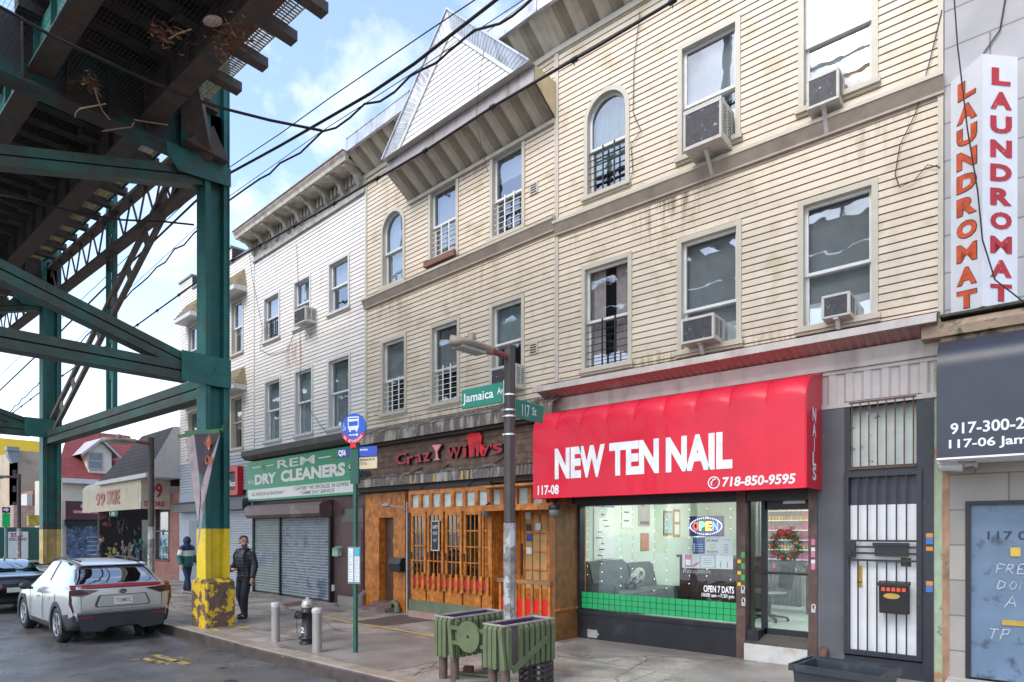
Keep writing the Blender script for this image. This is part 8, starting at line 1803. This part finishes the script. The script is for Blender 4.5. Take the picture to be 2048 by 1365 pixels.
def person(label, loc, rz, cfg, wide=1.0):
    """faces local -y; cfg gives joints and clothes"""
    t = thing('person', label, 'person', loc, rz, None); t.scale = (wide, wide, 1); H = cfg.get('h', 1.7); f = H / 1.75
    J = cfg
    vx = cfg.get('voxel', .013)
    # body: one continuous skin surface, head to feet
    b = MB(); hd = Vector(J['head']); hr = J.get('headturn', 0)
    Rm = Matrix.Translation(hd) @ Matrix.Rotation(hr, 4, 'Z')
    hb = MB(); hb.ball((0, .012, .03), (.076, .092, .10), 16, 12); hb.ball((0, -.02, -.055), (.056, .066, .058), 12, 8); hb.ball((0, -.095, -.012), (.013, .02, .026), 8, 6); hb.ball((0, -.07, -.065), (.026, .016, .010), 8, 5); hb.ball((0, -.066, -.10), (.024, .02, .018), 8, 5)
    for s in (-1, 1): hb.ball((s * .08, .015, -.005), (.012, .024, .034), 8, 6); hb.ball((s * .034, -.076, .022), (.018, .012, .008), 8, 5)
    hb.xf(Rm); b.v += [v for v in hb.v]; base = len(b.v) - len(hb.v)
    for fc, mi, sm_ in zip(hb.f, hb.mi, hb.sm): b.f.append(tuple(base + i for i in fc)); b.mi.append(0); b.sm.append(True)
    nk = Vector(J['neck']); b.tube([nk - Vector((0, 0, .06)), nk, hd - Vector((0, -.01, .05))], [.07, .056, .054], 12)
    loft(b, J['torso_in'])
    for a in J['arms']: b.tube(a, [.046, .042, .036, .026][:len(a)], 10)
    for l in J['legs']: b.tube(l, [.08, .06, .045, .04][:len(l)], 10)
    for w_, d, sd, cu in J.get('hands', []): hand(b, w_, d, sd, cu)
    solidify(b, 'body', SKIN, t, cfg.get('bvoxel', .009), 3)
    if J.get('hair'):
        h = MB()
        hh = MB(); hh.ball((0, .02, .045), (.084, .095, .098), 18, 12); hh.v = [(a, max(c_, -.052) if d_ < .075 else max(c_, -.085), max(d_, .005 if c_ > -.02 else .06)) for a, c_, d_ in hh.v]; hh.xf(Rm); solidify(hh, 'hair', HAIRB, t, .012, 2)
    fe = MB()
    if J.get('face', True):
        for s in (-1, 1): fe.ball((s * .034, -.086, .018), (.011, .006, .006), 8, 5); fe.bar((s * .018, -.088, .042), (s * .052, -.08, .042), .008, .008)
        fe.xf(Rm); fe.build('eyes', HAIRB, t)
        if J.get('beard'):
            fb = MB(); fb.ball((0, -.03, -.075), (.060, .066, .045), 12, 8); fb.v = [(a, c_, min(d_, -.05 + max(0, -c_ - .06) * .2)) for a, c_, d_ in fb.v]; fb.xf(Rm); fb.build('stubble', mat('stubble', (.10, .06, .045), .7), t)
    for nm, m_, fn, vox in J['clothes']:
        c_ = MB(); fn(c_); solidify(c_, nm, m_, t, vox, 3)
    for nm, m_, fn in J.get('extras', []):
        c_ = MB(); fn(c_); c_.build(nm, m_, t)
    return t
def puff(mb, rows, n=18, bands=10, amp=.012):
    """a quilted jacket trunk: stacked ellipses with seams"""
    Q = catmull(rows, 8); z0, z1 = Q[0][2], Q[-1][2]
    loft(mb, [(x, y, z, rx + amp * abs(sin(pi * bands * (z - z0) / (z1 - z0))), ry + amp * abs(sin(pi * bands * (z - z0) / (z1 - z0)))) for x, y, z, rx, ry in Q], n)
def sleeve(mb, pts, rs, amp=.008, seams=9):
    Q = lin([tuple(p) for p in pts], 10); n = len(Q); R_ = lin([(r,) for r in rs], 10)
    mb.tube(Q, [R_[i][0] + amp * abs(sin(pi * seams * i / (n - 1))) for i in range(n)], 12)
JK = mat('black_puffer', (.016, .016, .021), .42, var=.3, scale=9); TRS = mat('navy_trousers', (.012, .014, .022), .8, var=.3); SHOE = mat('black_shoe', (.015, .015, .016), .5)
# man by the shutter: right hand raised to the belly, left arm down with a phone, looking to his left
pm_ = at_z(489, 1236)
sh, hp = 1.40, .90
def jacketA(mb):
    puff(mb, [(0, 0, .86, .165, .12), (0, 0, 1.0, .16, .115), (0, -.005, 1.15, .175, .125), (0, -.005, 1.3, .195, .13), (0, 0, 1.40, .17, .11), (0, .005, 1.46, .08, .075)], bands=9, amp=.006)
    sleeve(mb, [(-.175, 0, 1.39), (-.27, .03, 1.14), (-.20, -.16, 1.03), (-.06, -.23, 1.04)], [.075, .065, .055, .045]); sleeve(mb, [(.175, 0, 1.39), (.25, .03, 1.13), (.27, -.03, .92), (.275, -.05, .86)], [.075, .065, .052, .046])
    mb.tube([(.07 * cos(2 * pi * k / 16), .01 + .072 * sin(2 * pi * k / 16) - .012, 1.475) for k in range(17)], .02, 8)
def trA(mb):
    loft(mb, [(0, 0, .80, .155, .115), (0, 0, .9, .16, .115), (0, 0, .97, .155, .11)])
    mb.tube([(-.085, 0, .86), (-.11, -.02, .48), (-.13, .10, .12), (-.13, .10, .06)], [.095, .075, .062, .066], 12); mb.tube([(.085, 0, .86), (.13, -.11, .47), (.12, -.10, .12), (.12, -.10, .06)], [.095, .073, .06, .066], 12)
def shoesA(mb):
    for x, y in ((-.13, .08), (.12, -.12)): mb.ball((x, y - .07, .035), (.048, .085, .04), 12, 8); mb.ball((x, y + .03, .045), (.045, .065, .05), 12, 8)
person('man in black quilted jacket by the shutter, looking aside, hand at his belly', pm_, R(12), dict(
    head=(0.01, -.02, 1.615), headturn=R(62), neck=(0, 0, 1.47), torso_in=[(0, 0, .85, .14, .1), (0, 0, 1.1, .14, .10), (0, 0, 1.38, .16, .095), (0, 0, 1.47, .06, .06)],
    arms=[[(-.175, 0, 1.39), (-.27, .03, 1.14), (-.20, -.16, 1.03), (-.045, -.235, 1.04)], [(.175, 0, 1.39), (.25, .03, 1.13), (.27, -.03, .92), (.277, -.055, .84)]],
    legs=[[(-.085, 0, .86), (-.11, -.02, .48), (-.13, .10, .1), (-.13, .05, .04)], [(.085, 0, .86), (.13, -.11, .47), (.12, -.10, .1), (.12, -.15, .04)]],
    hands=[((-.045, -.235, 1.04), (1, -.12, -.03), (0, 0, 1), .5), ((.277, -.055, .84), (.05, -.25, -1), (1, 0, 0), .9)], hair=True, beard=True,
    clothes=[('jacket', JK, jacketA, .012), ('trousers', TRS, trA, .014), ('shoes', SHOE, shoesA, .012)],
    extras=[('backpack_strap', mat('dark_strap', (.022, .023, .03), .7), lambda mb: [mb.tube([(s * .10, .10, 1.46), (s * .12, -.07, 1.455), (s * .13, -.145, 1.33), (s * .14, -.13, 1.15)], .014, 6) for s in (-1, 1)]), ('phone', BLACKM, lambda mb: mb.box(.25, .265, -.12, -.05, .70, .80))]), 1.1)
# man walking away in a banded puffer jacket with the hood up
NAVY = mat('navy_shell', (.015, .022, .075), .5, var=.2); IVORY = mat('ivory_shell', (.60, .59, .56), .5, var=.05); TEALJ = mat('teal_shell', (.01, .12, .11), .5, var=.2)
pw = at_z(374, 1188)
def rowsB(z0, z1):
    P = catmull([(0, 0, .80, .185, .14), (0, 0, .92, .20, .155), (0, 0, 1.06, .21, .16), (0, 0, 1.2, .215, .16), (0, 0, 1.32, .205, .15), (0, 0, 1.42, .13, .11), (0, 0, 1.46, .09, .09)], 10)
    return [p_ for p_ in P if z0 - .006 <= p_[2] <= z1 + .006]
def qB(mb, z0, z1, n=3):
    Q = rowsB(z0, z1); loft(mb, [(x, y, z, rx + .012 * abs(sin(pi * n * (z - z0) / (z1 - z0))), ry + .012 * abs(sin(pi * n * (z - z0) / (z1 - z0)))) for x, y, z, rx, ry in Q])
def tealB(mb):
    qB(mb, .80, 1.10, 4)
    for s, el, wr_ in ((-1, (-.30, .02, 1.08), (-.32, -.06, .88)), (1, (.29, -.0, 1.08), (.28, -.1, .90))): mb.tube([Vector(el) + Vector((-.01 * s, 0, .05)), el, wr_], [.072, .07, .055], 12)
def ivoryB(mb):
    qB(mb, 1.10, 1.27, 2)
    for s, el in ((-1, (-.285, .015, 1.13)), (1, (.28, .0, 1.13))): mb.tube([(s * .235, 0, 1.29), el], [.077, .074], 12)
def navyB(mb):
    qB(mb, 1.27, 1.46, 2)
    for s in (-1, 1): mb.tube([(s * .17, 0, 1.38), (s * .235, 0, 1.29)], [.08, .078], 12)
    mb.ball((0, .0, 1.56), (.105, .115, .13), 16, 12)
def trB(mb):
    loft(mb, [(0, 0, .74, .15, .115), (0, 0, .82, .15, .115), (0, 0, .88, .15, .11)])
    mb.tube([(-.08, 0, .80), (-.09, -.10, .46), (-.085, -.13, .1)], [.095, .075, .062], 12); mb.tube([(.08, 0, .80), (.07, .04, .45), (.06, .12, .1)], [.095, .075, .062], 12)
person('walker seen from behind in a navy, white and teal hooded puffer jacket', pw, R(118), dict(
    head=(0, -.0, 1.55), neck=(0, 0, 1.44), torso_in=[(0, 0, .8, .14, .1), (0, 0, 1.3, .16, .1), (0, 0, 1.44, .06, .06)], face=False,
    arms=[[(-.18, 0, 1.36), (-.29, .02, 1.1), (-.32, -.06, .86)], [(.18, 0, 1.36), (.28, 0, 1.1), (.28, -.1, .88)]], legs=[[(-.08, 0, .8), (-.09, -.10, .46), (-.085, -.13, .06)], [(.08, 0, .8), (.07, .04, .45), (.06, .12, .06)]],
    hands=[((-.32, -.07, .85), (-.03, -.2, -1), (-1, 0, 0), .8), ((.28, -.11, .87), (0, -.2, -1), (1, 0, 0), .8)], bvoxel=.012,
    clothes=[('jacket_teal_band', TEALJ, tealB, .013), ('jacket_white_band', IVORY, ivoryB, .013), ('jacket_navy_hood', NAVY, navyB, .013), ('trousers', mat('blue_navy_trousers', (.012, .02, .06), .8, var=.2), trB, .014), ('shoes', mat('grey_shoe', (.2, .19, .18), .6, var=.3), lambda mb: [(mb.ball((x, y - .05, .04), (.05, .10, .045), 12, 8), mb.ball((x, y + .05, .05), (.045, .05, .05), 10, 6)) for x, y in ((-.085, -.14), (.06, .11))], .013)]))
# distant people
def far_person(label, px, d, hh, rz, coat, legc, cap=None, z0=0):
    p = at_d(px, HY, d); p.z = z0
    k = hh / 1.7
    def jk(mb): loft(mb, [(0, 0, .78 * k, .19, .14), (0, 0, 1.1 * k, .2, .15), (0, 0, 1.34 * k, .2, .13), (0, 0, 1.46 * k, .09, .08)]); [mb.tube([(s * .18, 0, 1.36 * k), (s * .27, .0, 1.1 * k), (s * .2, -.16, .98 * k)], [.075, .065, .05], 10) for s in (-1, 1)]
    person(label, p, rz, dict(head=(0, 0, 1.57 * k), neck=(0, 0, 1.43 * k), torso_in=[(0, 0, .8 * k, .14, .1), (0, 0, 1.4 * k, .14, .1)], arms=[[(s * .18, 0, 1.36 * k), (s * .27, 0, 1.1 * k), (s * .2, -.17, .97 * k)] for s in (-1, 1)], legs=[[(s * .08, 0, .8 * k), (s * .09, -.02, .45 * k), (s * .09, 0, .06)] for s in (-1, 1)], hands=[((s * .2, -.17, .97 * k), (-s * .5, -1, 0), (0, 0, 1), .8) for s in (-1, 1)], hair=cap is None, face=True, bvoxel=.014,
        clothes=[('coat', coat, jk, .018), ('trousers', legc, lambda mb: [mb.tube([(s * .08, 0, .85 * k), (s * .09, -.02, .45 * k), (s * .09, 0, .06)], [.1, .08, .065], 10) for s in (-1, 1)], .018), ('shoes', SHOE, lambda mb: [mb.ball((s * .09, -.05, .04), (.05, .12, .045), 10, 6) for s in (-1, 1)], .018)] + ([('cap', cap, lambda mb: mb.ball((0, 0, 1.63 * k), (.1, .11, .08), 12, 8), .014)] if cap else [])))
far_person('woman in a black hooded puffer coat before the 99 cent store', 203, 24.5, 1.66, R(150), mat('black_coat', (.02, .022, .03), .45, var=.3), TRS)
far_person('distant pedestrian in a dark jacket and jeans at the discount hoarding', 30, 47, 1.66, R(60), mat('dark_jacket', (.02, .02, .03), .7), mat('jeans', (.06, .11, .2), .8), None, -.18)
far_person('distant pedestrian in black with a red cap at the hoarding', 60, 46, 1.68, R(90), mat('black_coat', (.02, .022, .03), .45), TRS, mat('red_cap', (.6, .02, .04), .6), -.18)
